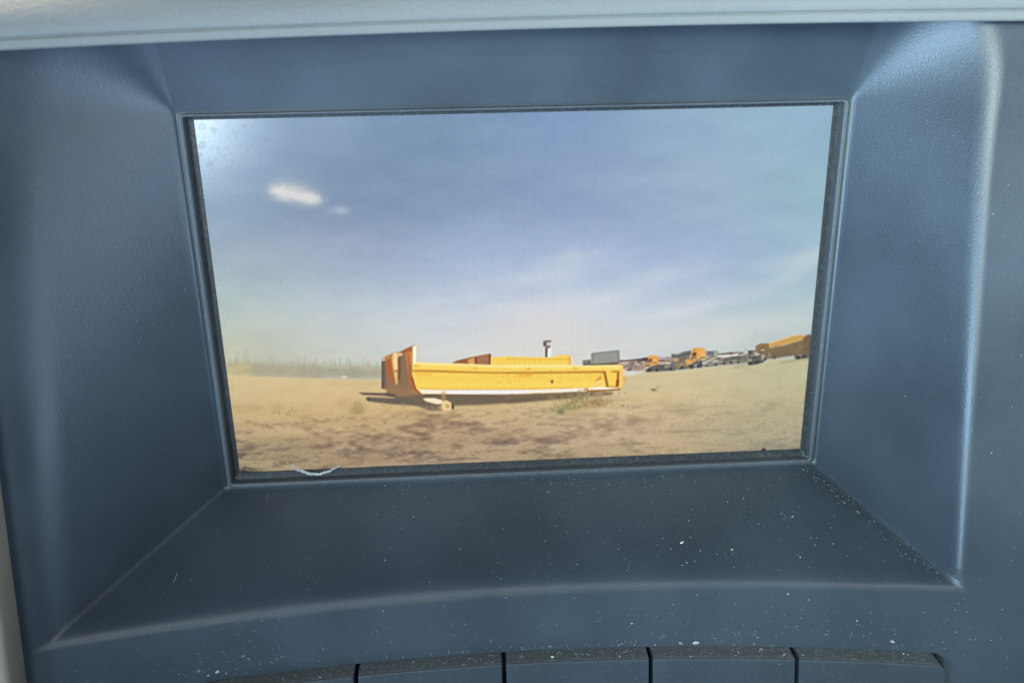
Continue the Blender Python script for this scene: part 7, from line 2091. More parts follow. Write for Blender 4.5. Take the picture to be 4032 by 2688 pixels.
453 2542 460 2540 468 2542 460 2544/150 130 100/.5/0.47
4560 2800 4571 2795 4583 2802 4572 2807/150 130 100/.5/0.55
1404 2807 1418 2805 1432 2808 1418 2811/104 92 74/.5/0.56
4948 2924 4962 2921 4977 2925 4963 2927/138 118 92/.5/0.69
1015 2753 1023 2747 1030 2754 1022 2760/150 130 100/.5/0.44
968 2705 980 2702 992 2706 980 2709/120 104 82/.5/0.48
4168 2673 4176 2672 4184 2674 4176 2675/138 118 92/.5/0.46
4440 2716 4444 2712 4448 2716 4444 2721/150 130 100/.5/0.64
1499 2556 1504 2554 1509 2557 1504 2560/120 104 82/.5/0.27
3888 2808 3898 2804 3908 2809 3898 2812/104 92 74/.5/0.58
1822 2451 1826 2449 1829 2452 1825 2455/104 92 74/.5/0.64
360 2800 368 2797 374 2800 366 2803/120 104 82/.5/0.54
340 2698 350 2696 360 2699 350 2702/226 206 166/.5/0.67
1672 2679 1679 2680 1655 2649 1652 2649/122 110 80/.6/0.5
1687 2680 1694 2680 1714 2651 1712 2651/156 132 98/.6/0.5
1667 2679 1674 2679 1690 2630 1688 2630/176 152 106/.6/0.5
1645 2678 1652 2678 1645 2655 1642 2655/122 110 80/.6/0.5
1700 2680 1708 2681 1697 2647 1695 2647/122 110 80/.6/0.5
1668 2679 1676 2679 1648 2641 1646 2641/176 152 106/.6/0.5
1649 2678 1656 2679 1647 2639 1645 2639/140 124 88/.6/0.5
829 2752 836 2752 824 2706 822 2706/156 132 98/.6/0.5
802 2751 809 2751 798 2698 796 2698/156 132 98/.6/0.5
832 2752 840 2753 817 2731 814 2731/140 124 88/.6/0.5
831 2752 838 2753 848 2722 846 2722/122 110 80/.6/0.5
828 2752 836 2752 826 2706 824 2706/176 152 106/.6/0.5
808 2751 815 2752 814 2705 812 2705/176 152 106/.6/0.5
809 2751 817 2752 809 2703 807 2703/156 132 98/.6/0.5
1792 2857 1799 2857 1790 2807 1788 2807/176 152 106/.6/0.5
1820 2858 1828 2859 1851 2814 1848 2813/176 152 106/.6/0.5
1823 2858 1831 2859 1830 2812 1828 2812/122 110 80/.6/0.5
1802 2858 1809 2858 1800 2818 1797 2818/156 132 98/.6/0.5
1814 2858 1822 2858 1814 2838 1812 2837/176 152 106/.6/0.5
1801 2858 1808 2858 1826 2824 1824 2824/156 132 98/.6/0.5
1792 2857 1800 2857 1822 2832 1819 2832/176 152 106/.6/0.5
2194 2876 2202 2876 2216 2850 2214 2850/176 152 106/.6/0.5
2245 2878 2252 2878 2252 2859 2249 2859/122 110 80/.6/0.5
2253 2878 2261 2879 2266 2858 2264 2858/122 110 80/.6/0.5
2229 2878 2236 2878 2259 2842 2256 2842/122 110 80/.6/0.5
2194 2876 2202 2876 2192 2836 2190 2836/156 132 98/.6/0.5
2236 2878 2244 2878 2218 2828 2216 2827/176 152 106/.6/0.5
2223 2877 2230 2878 2217 2832 2214 2832/176 152 106/.6/0.5
1064 2745 1072 2745 1082 2715 1080 2715/122 110 80/.6/0.5
1072 2745 1080 2746 1092 2693 1090 2692/176 152 106/.6/0.5
1030 2744 1037 2744 1050 2691 1048 2691/140 124 88/.6/0.5
1078 2746 1086 2746 1093 2695 1091 2695/176 152 106/.6/0.5
1080 2746 1088 2746 1098 2730 1095 2730/122 110 80/.6/0.5
1064 2745 1071 2745 1070 2711 1068 2711/156 132 98/.6/0.5
1080 2746 1087 2746 1064 2725 1062 2725/176 152 106/.6/0.5
1151 2752 1158 2753 1156 2735 1154 2735/176 152 106/.6/0.5
1114 2751 1121 2751 1130 2722 1128 2722/156 132 98/.6/0.5
1150 2752 1158 2753 1142 2729 1140 2729/176 152 106/.6/0.5
1172 2753 1180 2754 1192 2710 1190 2710/140 124 88/.6/0.5
1170 2753 1178 2754 1190 2714 1188 2714/140 124 88/.6/0.5
1154 2752 1161 2753 1182 2706 1180 2706/176 152 106/.6/0.5
1116 2751 1124 2751 1120 2719 1117 2719/156 132 98/.6/0.5
1902 2695 1909 2695 1931 2644 1930 2644/156 132 98/.6/0.5
1868 2693 1876 2693 1866 2672 1864 2672/122 110 80/.6/0.5
1908 2695 1916 2695 1928 2675 1926 2675/176 152 106/.6/0.5
1882 2694 1890 2694 1910 2670 1908 2670/156 132 98/.6/0.5
1868 2693 1876 2693 1856 2639 1854 2639/156 132 98/.6/0.5
1870 2693 1877 2693 1858 2645 1856 2645/176 152 106/.6/0.5
1871 2693 1878 2693 1856 2656 1854 2656/176 152 106/.6/0.5
3249 2603 3257 2604 3265 2567 3263 2567/122 110 80/.6/0.5
3270 2604 3278 2605 3269 2571 3266 2570/176 152 106/.6/0.5
3281 2605 3289 2605 3289 2572 3287 2572/140 124 88/.6/0.5
3266 2604 3273 2604 3248 2571 3245 2571/140 124 88/.6/0.5
3300 2606 3308 2606 3318 2558 3316 2558/156 132 98/.6/0.5
3295 2605 3302 2606 3318 2588 3316 2588/122 110 80/.6/0.5
3278 2605 3286 2605 3261 2579 3258 2579/140 124 88/.6/0.5
914 2551 922 2551 912 2519 910 2519/176 152 106/.6/0.5
924 2551 932 2552 932 2528 930 2528/176 152 106/.6/0.5
884 2549 891 2550 895 2523 892 2523/122 110 80/.6/0.5
908 2550 916 2551 910 2512 907 2512/140 124 88/.6/0.5
887 2549 894 2550 894 2533 891 2533/176 152 106/.6/0.5
871 2549 878 2549 879 2521 876 2521/140 124 88/.6/0.5
898 2550 906 2550 884 2498 882 2498/122 110 80/.6/0.5
1075 2490 1082 2490 1100 2455 1097 2455/140 124 88/.6/0.5
1106 2491 1114 2491 1130 2440 1128 2440/176 152 106/.6/0.5
1059 2489 1066 2489 1050 2437 1048 2437/122 110 80/.6/0.5
1108 2491 1116 2492 1100 2440 1097 2440/176 152 106/.6/0.5
1075 2490 1082 2490 1062 2464 1060 2463/176 152 106/.6/0.5
1097 2491 1104 2491 1106 2438 1104 2438/156 132 98/.6/0.5
1074 2490 1081 2490 1059 2438 1056 2438/156 132 98/.6/0.5
513 2572 520 2573 536 2542 534 2542/156 132 98/.6/0.5
478 2571 486 2571 494 2543 492 2543/140 124 88/.6/0.5
524 2573 532 2573 507 2526 504 2525/122 110 80/.6/0.5
520 2573 527 2573 520 2538 518 2538/176 152 106/.6/0.5
512 2572 520 2573 527 2548 525 2548/176 152 106/.6/0.5
492 2572 500 2572 520 2535 518 2535/140 124 88/.6/0.5
480 2571 488 2571 480 2534 477 2534/140 124 88/.6/0.5
2431 2501 2438 2502 2432 2459 2430 2459/176 152 106/.6/0.5
2460 2503 2468 2503 2484 2467 2481 2467/156 132 98/.6/0.5
2466 2503 2474 2503 2448 2474 2446 2474/176 152 106/.6/0.5
2430 2501 2438 2502 2408 2454 2406 2454/140 124 88/.6/0.5
2420 2501 2428 2501 2414 2479 2412 2479/176 152 106/.6/0.5
2424 2501 2432 2501 2416 2483 2414 2483/140 124 88/.6/0.5
2480 2503 2487 2504 2482 2472 2479 2472/122 110 80/.6/0.5
669 2750 676 2750 682 2722 680 2722/140 124 88/.6/0.5
635 2748 642 2749 635 2704 632 2704/156 132 98/.6/0.5
629 2748 636 2748 619 2706 617 2706/156 132 98/.6/0.5
633 2748 640 2748 650 2727 648 2727/140 124 88/.6/0.5
632 2748 640 2748 624 2722 622 2722/156 132 98/.6/0.5
690 2751 697 2751 694 2704 692 2704/176 152 106/.6/0.5
682 2750 690 2751 669 2704 667 2704/176 152 106/.6/0.5
456 2478 464 2478 476 2461 474 2461/122 110 80/.6/0.5
484 2479 491 2479 482 2433 480 2433/122 110 80/.6/0.5
460 2478 468 2478 478 2444 476 2444/140 124 88/.6/0.5
464 2478 472 2478 476 2446 474 2446/156 132 98/.6/0.5
493 2479 500 2480 486 2456 484 2456/122 110 80/.6/0.5
466 2478 474 2478 476 2428 474 2428/176 152 106/.6/0.5
444 2477 451 2477 432 2436 429 2436/176 152 106/.6/0.5
3475 2883 3483 2883 3450 2841 3447 2841/122 110 80/.6/0.5
3475 2883 3483 2883 3474 2855 3472 2855/122 110 80/.6/0.5
3500 2884 3508 2884 3497 2842 3494 2842/156 132 98/.6/0.5
3440 2881 3448 2882 3458 2857 3455 2857/156 132 98/.6/0.5
3485 2883 3493 2883 3496 2840 3494 2839/122 110 80/.6/0.5
3481 2883 3488 2883 3482 2859 3480 2858/122 110 80/.6/0.5
3451 2882 3458 2882 3468 2859 3465 2859/140 124 88/.6/0.5
374 2812 381 2812 377 2770 374 2770/122 110 80/.6/0.5
364 2811 371 2811 356 2788 354 2788/156 132 98/.6/0.5
327 2810 334 2810 346 2791 344 2791/122 110 80/.6/0.5
356 2811 364 2811 363 2758 361 2758/122 110 80/.6/0.5
318 2809 325 2810 336 2778 334 2778/156 132 98/.6/0.5
346 2810 353 2811 377 2765 375 2765/156 132 98/.6/0.5
372 2812 380 2812 373 2768 370 2767/156 132 98/.6/0.5
1084 2401 1090 2401 1066 2378 1063 2378/140 124 88/.6/0.5
1059 2400 1066 2400 1037 2381 1035 2381/140 124 88/.6/0.5
1086 2401 1094 2401 1066 2370 1064 2370/176 152 106/.6/0.5
1047 2399 1054 2399 1060 2365 1058 2365/140 124 88/.6/0.5
1053 2399 1060 2400 1064 2356 1062 2356/140 124 88/.6/0.5
1092 2401 1100 2402 1081 2352 1079 2352/122 110 80/.6/0.5
1092 2401 1099 2402 1092 2368 1090 2368/140 124 88/.6/0.5
1119 2611 1126 2611 1144 2584 1142 2584/156 132 98/.6/0.5
1162 2613 1169 2613 1184 2567 1181 2566/156 132 98/.6/0.5
1143 2612 1150 2612 1146 2582 1144 2581/156 132 98/.6/0.5
1110 2610 1118 2611 1138 2562 1136 2562/156 132 98/.6/0.5
1150 2612 1158 2612 1132 2590 1130 2589/176 152 106/.6/0.5
1114 2611 1122 2611 1100 2587 1098 2587/176 152 106/.6/0.5
1158 2612 1166 2613 1148 2594 1146 2594/176 152 106/.6/0.5
2575 2590 2582 2590 2590 2554 2588 2554/176 152 106/.6/0.5
2552 2589 2560 2589 2572 2543 2569 2543/140 124 88/.6/0.5
2590 2590 2598 2591 2606 2540 2604 2540/156 132 98/.6/0.5
2578 2590 2586 2590 2560 2546 2558 2545/140 124 88/.6/0.5
2556 2589 2564 2589 2570 2560 2567 2560/156 132 98/.6/0.5
2552 2589 2559 2589 2543 2567 2540 2567/156 132 98/.6/0.5
2534 2588 2542 2588 2559 2557 2556 2557/140 124 88/.6/0.5
897 2524 904 2524 892 2500 890 2500/140 124 88/.6/0.5
946 2526 952 2526 930 2498 928 2498/176 152 106/.6/0.5
944 2525 951 2526 936 2487 934 2487/176 152 106/.6/0.5
944 2525 951 2526 951 2504 948 2504/140 124 88/.6/0.5
924 2525 932 2525 952 2500 950 2500/122 110 80/.6/0.5
935 2525 942 2525 922 2499 919 2499/140 124 88/.6/0.5
912 2524 920 2524 934 2492 932 2492/156 132 98/.6/0.5
1488 2538 1495 2539 1490 2504 1488 2504/140 124 88/.6/0.5
1500 2539 1508 2539 1510 2500 1508 2500/176 152 106/.6/0.5
1480 2538 1487 2538 1488 2521 1486 2521/140 124 88/.6/0.5
1490 2538 1498 2539 1496 2502 1494 2502/176 152 106/.6/0.5
1475 2538 1482 2538 1485 2496 1483 2496/156 132 98/.6/0.5
1498 2539 1505 2539 1490 2504 1487 2504/176 152 106/.6/0.5
1484 2538 1492 2538 1482 2513 1480 2513/122 110 80/.6/0.5
2502 2641 2510 2641 2513 2611 2511 2611/156 132 98/.6/0.5
2498 2640 2506 2641 2490 2609 2488 2609/176 152 106/.6/0.5
2536 2642 2544 2642 2522 2590 2519 2590/176 152 106/.6/0.5
2564 2643 2571 2644 2586 2604 2584 2604/140 124 88/.6/0.5
2547 2643 2555 2643 2527 2601 2524 2601/140 124 88/.6/0.5
2547 2642 2554 2643 2536 2608 2534 2608/122 110 80/.6/0.5
2557 2643 2564 2643 2578 2597 2576 2597/176 152 106/.6/0.5
1252 2587 1260 2588 1260 2551 1258 2551/156 132 98/.6/0.5
1289 2589 1296 2589 1273 2545 1270 2545/122 110 80/.6/0.5
1284 2588 1291 2589 1292 2569 1290 2569/140 124 88/.6/0.5
1298 2589 1306 2590 1306 2564 1304 2564/140 124 88/.6/0.5
1291 2589 1298 2589 1302 2558 1300 2558/122 110 80/.6/0.5
1308 2590 1315 2590 1324 2542 1322 2542/156 132 98/.6/0.5
1291 2589 1299 2589 1284 2542 1281 2541/122 110 80/.6/0.5
605 2559 612 2559 604 2523 602 2523/176 152 106/.6/0.5
635 2560 642 2561 657 2514 654 2514/176 152 106/.6/0.5
619 2560 626 2560 640 2537 638 2537/122 110 80/.6/0.5
623 2560 630 2560 641 2539 638 2539/156 132 98/.6/0.5
596 2559 603 2559 582 2510 580 2510/176 152 106/.6/0.5
592 2558 599 2559 596 2507 594 2507/122 110 80/.6/0.5
595 2559 602 2559 620 2527 618 2527/156 132 98/.6/0.5
1126 2609 1134 2609 1111 2579 1108 2579/140 124 88/.6/0.5
1105 2608 1112 2608 1115 2589 1113 2589/156 132 98/.6/0.5
1076 2607 1084 2607 1103 2591 1100 2591/156 132 98/.6/0.5
1078 2607 1086 2607 1108 2580 1106 2579/122 110 80/.6/0.5
1109 2608 1116 2609 1106 2584 1104 2584/156 132 98/.6/0.5
1076 2607 1083 2607 1090 2580 1088 2580/140 124 88/.6/0.5
1096 2608 1104 2608 1128 2560 1126 2560/122 110 80/.6/0.5
390 2458 398 2458 374 2429 372 2429/140 124 88/.6/0.5
403 2458 411 2458 402 2412 400 2412/140 124 88/.6/0.5
341 2456 348 2456 370 2414 368 2414/140 124 88/.6/0.5
355 2456 362 2456 380 2440 378 2440/122 110 80/.6/0.5
349 2456 356 2456 365 2417 362 2417/140 124 88/.6/0.5
394 2458 402 2458 391 2408 389 2408/156 132 98/.6/0.5
344 2456 351 2456 323 2431 321 2431/176 152 106/.6/0.5
452 2778 459 2779 435 2736 433 2736/176 152 106/.6/0.5
457 2778 464 2779 450 2750 448 2750/140 124 88/.6/0.5
438 2778 446 2778 438 2759 436 2759/156 132 98/.6/0.5
437 2777 445 2778 428 2756 426 2756/140 124 88/.6/0.5
415 2776 422 2777 398 2734 396 2734/156 132 98/.6/0.5
428 2777 436 2777 429 2723 426 2723/176 152 106/.6/0.5
460 2779 468 2779 474 2725 472 2725/140 124 88/.6/0.5
514 2811 522 2811 519 2780 516 2780/156 132 98/.6/0.5
527 2811 534 2812 553 2758 551 2758/156 132 98/.6/0.5
536 2812 544 2812 521 2759 519 2758/122 110 80/.6/0.5
515 2811 522 2811 526 2762 524 2762/140 124 88/.6/0.5
514 2810 521 2811 526 2780 524 2780/156 132 98/.6/0.5
525 2811 532 2811 514 2761 512 2761/176 152 106/.6/0.5
506 2810 514 2810 518 2794 516 2794/156 132 98/.6/0.5
1882 2853 1889 2853 1883 2799 1880 2798/156 132 98/.6/0.5
1892 2853 1900 2853 1923 2824 1920 2823/122 110 80/.6/0.5
1855 2852 1862 2852 1856 2798 1853 2798/156 132 98/.6/0.5
1838 2851 1846 2851 1836 2831 1834 2831/156 132 98/.6/0.5
1842 2851 1850 2851 1870 2806 1868 2806/176 152 106/.6/0.5
1893 2853 1901 2853 1898 2806 1896 2806/176 152 106/.6/0.5
1880 2852 1887 2853 1864 2811 1862 2810/176 152 106/.6/0.5
530 2734 537 2734 555 2700 553 2700/140 124 88/.6/0.5
488 2732 495 2732 486 2702 484 2702/140 124 88/.6/0.5
481 2732 488 2732 466 2677 464 2677/122 110 80/.6/0.5
484 2732 492 2732 508 2710 506 2710/140 124 88/.6/0.5
481 2732 488 2732 488 2689 486 2689/140 124 88/.6/0.5
498 2732 505 2732 526 2686 523 2686/140 124 88/.6/0.5
509 2733 516 2733 532 2683 529 2683/140 124 88/.6/0.5
526 2447 534 2447 551 2426 549 2426/156 132 98/.6/0.5
498 2446 504 2446 520 2399 518 2399/140 124 88/.6/0.5
478 2445 485 2445 486 2401 484 2401/176 152 106/.6/0.5
510 2446 517 2446 516 2413 514 2413/156 132 98/.6/0.5
532 2447 540 2447 560 2421 558 2421/156 132 98/.6/0.5
476 2445 483 2445 486 2427 484 2427/140 124 88/.6/0.5
506 2446 513 2446 514 2402 512 2402/176 152 106/.6/0.5
653 2534 660 2534 636 2487 635 2487/176 152 106/.6/0.5
704 2536 711 2536 716 2518 714 2517/156 132 98/.6/0.5
693 2535 700 2536 692 2508 690 2508/140 124 88/.6/0.5
669 2534 676 2534 696 2484 694 2484/176 152 106/.6/0.5
651 2533 659 2534 645 2505 642 2504/176 152 106/.6/0.5
700 2535 707 2536 718 2518 716 2517/122 110 80/.6/0.5
686 2535 694 2535 672 2498 670 2498/140 124 88/.6/0.5
2544 2512 2552 2512 2566 2463 2564 2463/156 132 98/.6/0.5
2524 2511 2531 2511 2514 2487 2512 2486/122 110 80/.6/0.5
2545 2512 2553 2512 2560 2470 2558 2470/176 152 106/.6/0.5
2507 2510 2515 2511 2514 2458 2512 2458/176 152 106/.6/0.5
2540 2512 2547 2512 2549 2484 2546 2484/122 110 80/.6/0.5
2556 2512 2563 2513 2574 2493 2572 2493/156 132 98/.6/0.5
2502 2510 2510 2510 2531 2460 2529 2460/156 132 98/.6/0.5
242 2586 250 2586 234 2547 232 2547/176 152 106/.6/0.5
237 2586 244 2586 242 2535 240 2535/156 132 98/.6/0.5
288 2588 296 2588 292 2540 290 2540/156 132 98/.6/0.5
294 2588 302 2589 298 2566 296 2566/156 132 98/.6/0.5
286 2588 293 2588 276 2554 274 2553/156 132 98/.6/0.5
266 2587 273 2588 274 2552 272 2552/176 152 106/.6/0.5
274 2588 281 2588 285 2546 283 2546/122 110 80/.6/0.5
1162 2732 1170 2733 1185 2712 1183 2711/176 152 106/.6/0.5
1228 2735 1236 2736 1248 2705 1245 2705/176 152 106/.6/0.5
1223 2735 1230 2736 1221 2713 1218 2713/122 110 80/.6/0.5
1186 2734 1193 2734 1200 2707 1198 2707/122 110 80/.6/0.5
1204 2734 1211 2735 1219 2705 1217 2705/156 132 98/.6/0.5
1167 2733 1174 2733 1150 2680 1148 2680/156 132 98/.6/0.5
1176 2733 1183 2734 1199 2686 1196 2686/140 124 88/.6/0.5
244 2736 252 2737 238 2716 236 2716/156 132 98/.6/0.5
200 2734 207 2734 189 2683 187 2683/156 132 98/.6/0.5
210 2735 218 2735 226 2685 224 2685/140 124 88/.6/0.5
198 2734 205 2734 190 2685 188 2685/176 152 106/.6/0.5
196 2734 203 2734 211 2716 208 2716/122 110 80/.6/0.5
226 2735 234 2736 240 2689 238 2689/176 152 106/.6/0.5
218 2735 226 2735 198 2702 196 2702/176 152 106/.6/0.5
908 2366 973 2355 983 2390 918 2402/176 148 96/4.0/0.7
992 2447 1048 2393 1124 2410 1132 2467 1014 2483/150 132 84/4.0/0.7
328 2384 419 2374 442 2403 338 2405/160 136 96/4.0/0.7
136 2383 252 2380 274 2410 146 2418/166 138 100/4.0/0.7
622 2389 668 2388 666 2412 627 2410/172 146 98/4.0/0.7
17 2371 136 2383 132 2418 24 2413/172 150 104/4.0/0.7"""


PW, PH = 800, 480
def gauss(a, s):
    if s < 0.3: return a
    r = max(1, int(3 * s))
    k = np.exp(-0.5 * (np.arange(-r, r + 1) / s) ** 2); k /= k.sum()
    p = np.pad(a, ((r, r), (r, r)), mode='edge')
    t = sum(k[i] * p[i:i + a.shape[0], :] for i in range(2 * r + 1))
    return sum(k[i] * t[:, i:i + a.shape[1]] for i in range(2 * r + 1))

def poly_mask(pts, soft, ss=3):
    P = np.array(pts, float) * (PW, PH)
    pad = int(3 * soft + 3)
    x0 = max(0, int(P[:, 0].min()) - pad); x1 = min(PW, int(P[:, 0].max()) + pad + 1)
    y0 = max(0, int(P[:, 1].min()) - pad); y1 = min(PH, int(P[:, 1].max()) + pad + 1)
    if x1 <= x0 or y1 <= y0: return None
    gx, gy = np.meshgrid(x0 - pad + (np.arange((x1 - x0 + 2 * pad) * ss) + .5) / ss, y0 - pad + (np.arange((y1 - y0 + 2 * pad) * ss) + .5) / ss)
    ins = np.zeros(gx.shape, bool)
    n = len(P)
    for i in range(n):
        xa, ya = P[i]; xb, yb = P[(i + 1) % n]
        if ya == yb: continue
        c = ((ya > gy) != (yb > gy)) & (gx < (xb - xa) * (gy - ya) / (yb - ya) + xa)
        ins ^= c
    mk = ins.reshape(gx.shape[0] // ss, ss, gx.shape[1] // ss, ss).mean((1, 3))
    mk = gauss(mk, soft)[pad:-pad, pad:-pad]
    return mk, x0, x1, y0, y1

def rbf(pts, gx, gy, power=2.6, ys=1.0):
    num = np.zeros(gx.shape + (3,)); den = np.zeros(gx.shape) + 1e-12
    for u, v, c in pts:
        w = np.exp(-0.5 * (((gx - u) / 0.105) ** 2 + ((gy - v) * ys / power) ** 2)) + 1e-9
        num += w[..., None] * np.array(c, float); den += w
    return num / den[..., None]

rng = np.random.default_rng(11)
def vnoise(nx, ny, seed):
    g = np.random.default_rng(seed).random((ny + 3, nx + 3))
    yy = np.linspace(0, ny, PH, endpoint=False); xx = np.linspace(0, nx, PW, endpoint=False)
    yi = yy.astype(int); xi = xx.astype(int)
    fy = (yy - yi)[:, None]; fx = (xx - xi)[None, :]
    fy = fy * fy * (3 - 2 * fy); fx = fx * fx * (3 - 2 * fx)
    a = g[yi][:, xi]; b = g[yi][:, xi + 1]; c = g[yi + 1][:, xi]; d_ = g[yi + 1][:, xi + 1]
    return (a * (1 - fx) + b * fx) * (1 - fy) + (c * (1 - fx) + d_ * fx) * fy - 0.5

gu, gv = np.meshgrid((np.arange(PW) + .5) / PW, (np.arange(PH) + .5) / PH)
img = rbf([(p[0], p[1], p[2:]) for p in SKY_PTS], gu, gv, 0.075, 1.0)
img += ((vnoise(14, 22, 1) * 8 + vnoise(40, 60, 2) * 4)[..., None]) * np.array([1, .95, .7])
def paint(shapes):
    for line in shapes.strip().split("\n"):
        pts, c, soft, a = line.split("/")
        pts = np.array(pts.split(), float).reshape(-1, 2) / (5000.0, 3000.0)
        c = [float(q) for q in c.split()]; soft = float(soft); a = float(a)
        r = poly_mask(pts, soft)
        if r is None: continue
        mk, x0, x1, y0, y1 = r
        mk = (mk * a)[..., None]
        img[y0:y1, x0:x1] = img[y0:y1, x0:x1] * (1 - mk) + np.array(c, float) * mk
paint(FAR_SHAPES)
ground = rbf([(p[0], p[1], p[2:]) for p in GROUND_PTS], gu, gv, 0.04, 1.0)
near = np.clip((gv - 0.80) / 0.10, 0, 1)
rightness = np.clip((gu - 0.50) / 0.3, 0, 1)
fore = vnoise(13, 34, 3) * 0.75 + vnoise(34, 70, 4) * 0.85 + vnoise(80, 120, 5) * 0.75 + vnoise(150, 200, 15) * 0.35
# ragged scrub and trampled earth in front, streaked by the moving camera
scrub = np.clip(fore + 0.25 * vnoise(5, 14, 6) + 0.10, 0, 1)
band = np.clip((gv - 0.815) / 0.03, 0, 1) * (1 - 0.62 * rightness)
ground += (vnoise(20, 60, 8) * 5 + vnoise(80, 120, 9) * 4)[..., None]
ground -= (scrub * band * 60)[..., None] * np.array([1, .98, .66])
ground += (vnoise(9, 40, 16) * 16 * band + vnoise(40, 26, 17) * 6)[..., None]
ground -= ((5 + 9 * vnoise(7, 9, 14)) * band)[..., None] * np.array([1, .9, .6])
ground += (rng.normal(0, 1, (PH, PW)) * 5.5 * np.clip((gv - 0.77) / 0.1, 0, 1))[..., None]
ground += (np.clip(vnoise(55, 90, 7) - 0.38, 0, 1) * 130 * near * (1 - rightness))[..., None] * np.array([1, .95, .85])
ground -= (np.clip(vnoise(26, 80, 12) - 0.22, 0, 1) * 70 * near)[..., None] * np.array([1, .95, .8])
ground = ground - np.array([15, 14, 2.0]) * (1 - 0.4 * rightness[..., None]) * np.clip((gv - 0.82) / 0.1, 0, 1)[..., None]
for c in range(3): ground[..., c] = 0.5 * ground[..., c] + 0.5 * gauss(ground[..., c], 1.0)
r_ = poly_mask(GROUND_OUTLINE, 1.4)
mk, x0, x1, y0, y1 = r_
mk = mk[..., None]
img[y0:y1, x0:x1] = img[y0:y1, x0:x1] * (1 - mk) + ground[y0:y1, x0:x1] * mk
paint(NEAR_SHAPES)
# camera sharpening halo and sensor noise of the rear-view picture, then the panel's dot structure
for c in range(3):
    img[..., c] += 0.35 * (img[..., c] - gauss(img[..., c], 2.2))
img += rng.normal(0, 1.6, (PH, PW, 1)) + rng.normal(0, 1.6, (PH, PW, 3))
centre = np.exp(-((gu - 0.52) / 0.22) ** 2)
stripe = np.where(np.arange(PW) % 2 == 0, 1.0, -1.0)[None, :]
img *= 1 + ((0.012 + 0.022 * centre) * stripe)[..., None]
img[..., 0] += 1.2 * centre * np.sin(gu * 2 * math.pi * 61 + gv * 4)
img[..., 1] -= 1.0 * centre * np.sin(gu * 2 * math.pi * 61 + gv * 4 + 1.0)
rgb = srgb(np.clip(img, 0, 255))

# dirt and dried drops on the glass
dirt = np.zeros((PH, PW))
rd = random.Random(5)
def blob(cx, cy, r, ring, amt):
    X0, X1 = max(0, int(cx - r * 2 - 2)), min(PW, int(cx + r * 2 + 3)); Y0, Y1 = max(0, int(cy - r * 2 - 2)), min(PH, int(cy + r * 2 + 3))
    if X1 <= X0 or Y1 <= Y0: return
    xx, yy = np.meshgrid(np.arange(X0, X1), np.arange(Y0, Y1))
    an = np.arctan2(yy - cy, xx - cx)
    rr = np.hypot(xx - cx, (yy - cy) * 1.05) / (r * (1 + 0.10 * np.sin(an * 2 + cx * 1.7) + 0.10 * np.sin(an * 3 + cy * 2.3) + 0.10 * np.sin(an * 5 + cx) + 0.09 * np.sin(an * 8 + cy)))
    v = np.exp(-((rr - 0.85) / 0.28) ** 2) + 0.25 * (rr < 0.8) if ring else np.exp(-(rr / 0.8) ** 2)
    dirt[Y0:Y1, X0:X1] = np.maximum(dirt[Y0:Y1, X0:X1], np.clip(v, 0, 1) * amt)
for u, v, r in ((9, 8, 4.5), (6, 30, 5.0), (14, 53, 3.6), (1, 42, 4), (22, 12, 3.5), (9, 21, 2.2), (60, 8, 3)):
    blob(u, v, r * 0.8, r > 3, 0.5)
for i in range(110):
    u = abs(rd.gauss(0, 34)); v = abs(rd.gauss(0, 36))
    blob(u, v, rd.uniform(.8, 2.0), rd.random() < .4, rd.uniform(.12, .4))
for i in range(170):
    blob(abs(rd.gauss(0, 7)), rd.uniform(0, PH), rd.uniform(.5, 1.3), False, rd.uniform(.2, .6))
for i in range(150):
    blob(rd.uniform(0, PW), PH - abs(rd.gauss(0, 4)), rd.uniform(.5, 1.4), False, rd.uniform(.3, .8))
for i in range(90):
    blob(rd.uniform(0, PW), rd.uniform(0, PH), rd.uniform(.4, 1.0), False, rd.uniform(.2, .6))
for u, v, r, a in ((725, 62, 2.0, .7), (712, 60, 1.5, .4), (720, 300, 2.0, .5), (650, 246, 2.4, .35), (432, 182, 2.2, .35), (85, 208, 2.0, .7), (690, 270, 2, .3), (640, 130, 1.2, .6)):
    blob(u, v, r, False, a)

mt, nt, b = new_mat("lit_display")
N, L = nt.nodes.new, nt.links.new
at = N("ShaderNodeAttribute"); at.attribute_name = "picture"
dt = N("ShaderNodeAttribute"); dt.attribute_name = "dirt"
b.inputs["Base Color"].default_value = (0.004, 0.004, 0.005, 1)
b.inputs["Roughness"].default_value = 0.18
b.inputs["Specular IOR Level"].default_value = 0.5
L(at.outputs["Color"], b.inputs["Emission Color"])
b.inputs["Emission Strength"].default_value = 1.0
df = N("ShaderNodeBsdfDiffuse"); df.inputs["Color"].default_value = (0.14, 0.16, 0.15, 1)
mxs = N("ShaderNodeMixShader")
L(dt.outputs["Fac"], mxs.inputs["Fac"]); L(b.outputs["BSDF"], mxs.inputs[1]); L(df.outputs["BSDF"], mxs.inputs[2])
L(mxs.outputs["Shader"], nt.nodes["Material Output"].inputs["Surface"])
M_screen = mt

sx = (np.arange(PW) / (PW - 1) * 2 - 1) * SX
sz = (1 - np.arange(PH) / (PH - 1) * 2) * SZ
GX, GZ = np.meshgrid(sx, sz)
screen = grid_mesh("screen", W(np.stack([GX, np.zeros_like(GX), GZ], -1)), M_screen, console, flip=True)
ca = screen.data.color_attributes.new("picture", 'FLOAT_COLOR', 'POINT')
buf = np.ones((PH, PW, 4), np.float32); buf[..., :3] = rgb
ca.data.foreach_set("color", buf.reshape(-1))
da = screen.data.attributes.new("dirt", 'FLOAT', 'POINT')
da.data.foreach_set("value", (dirt * 0.8).astype(np.float32).reshape(-1))
screen["label"] = "lit display showing a yellow tipper body on sandy ground under a blue sky"

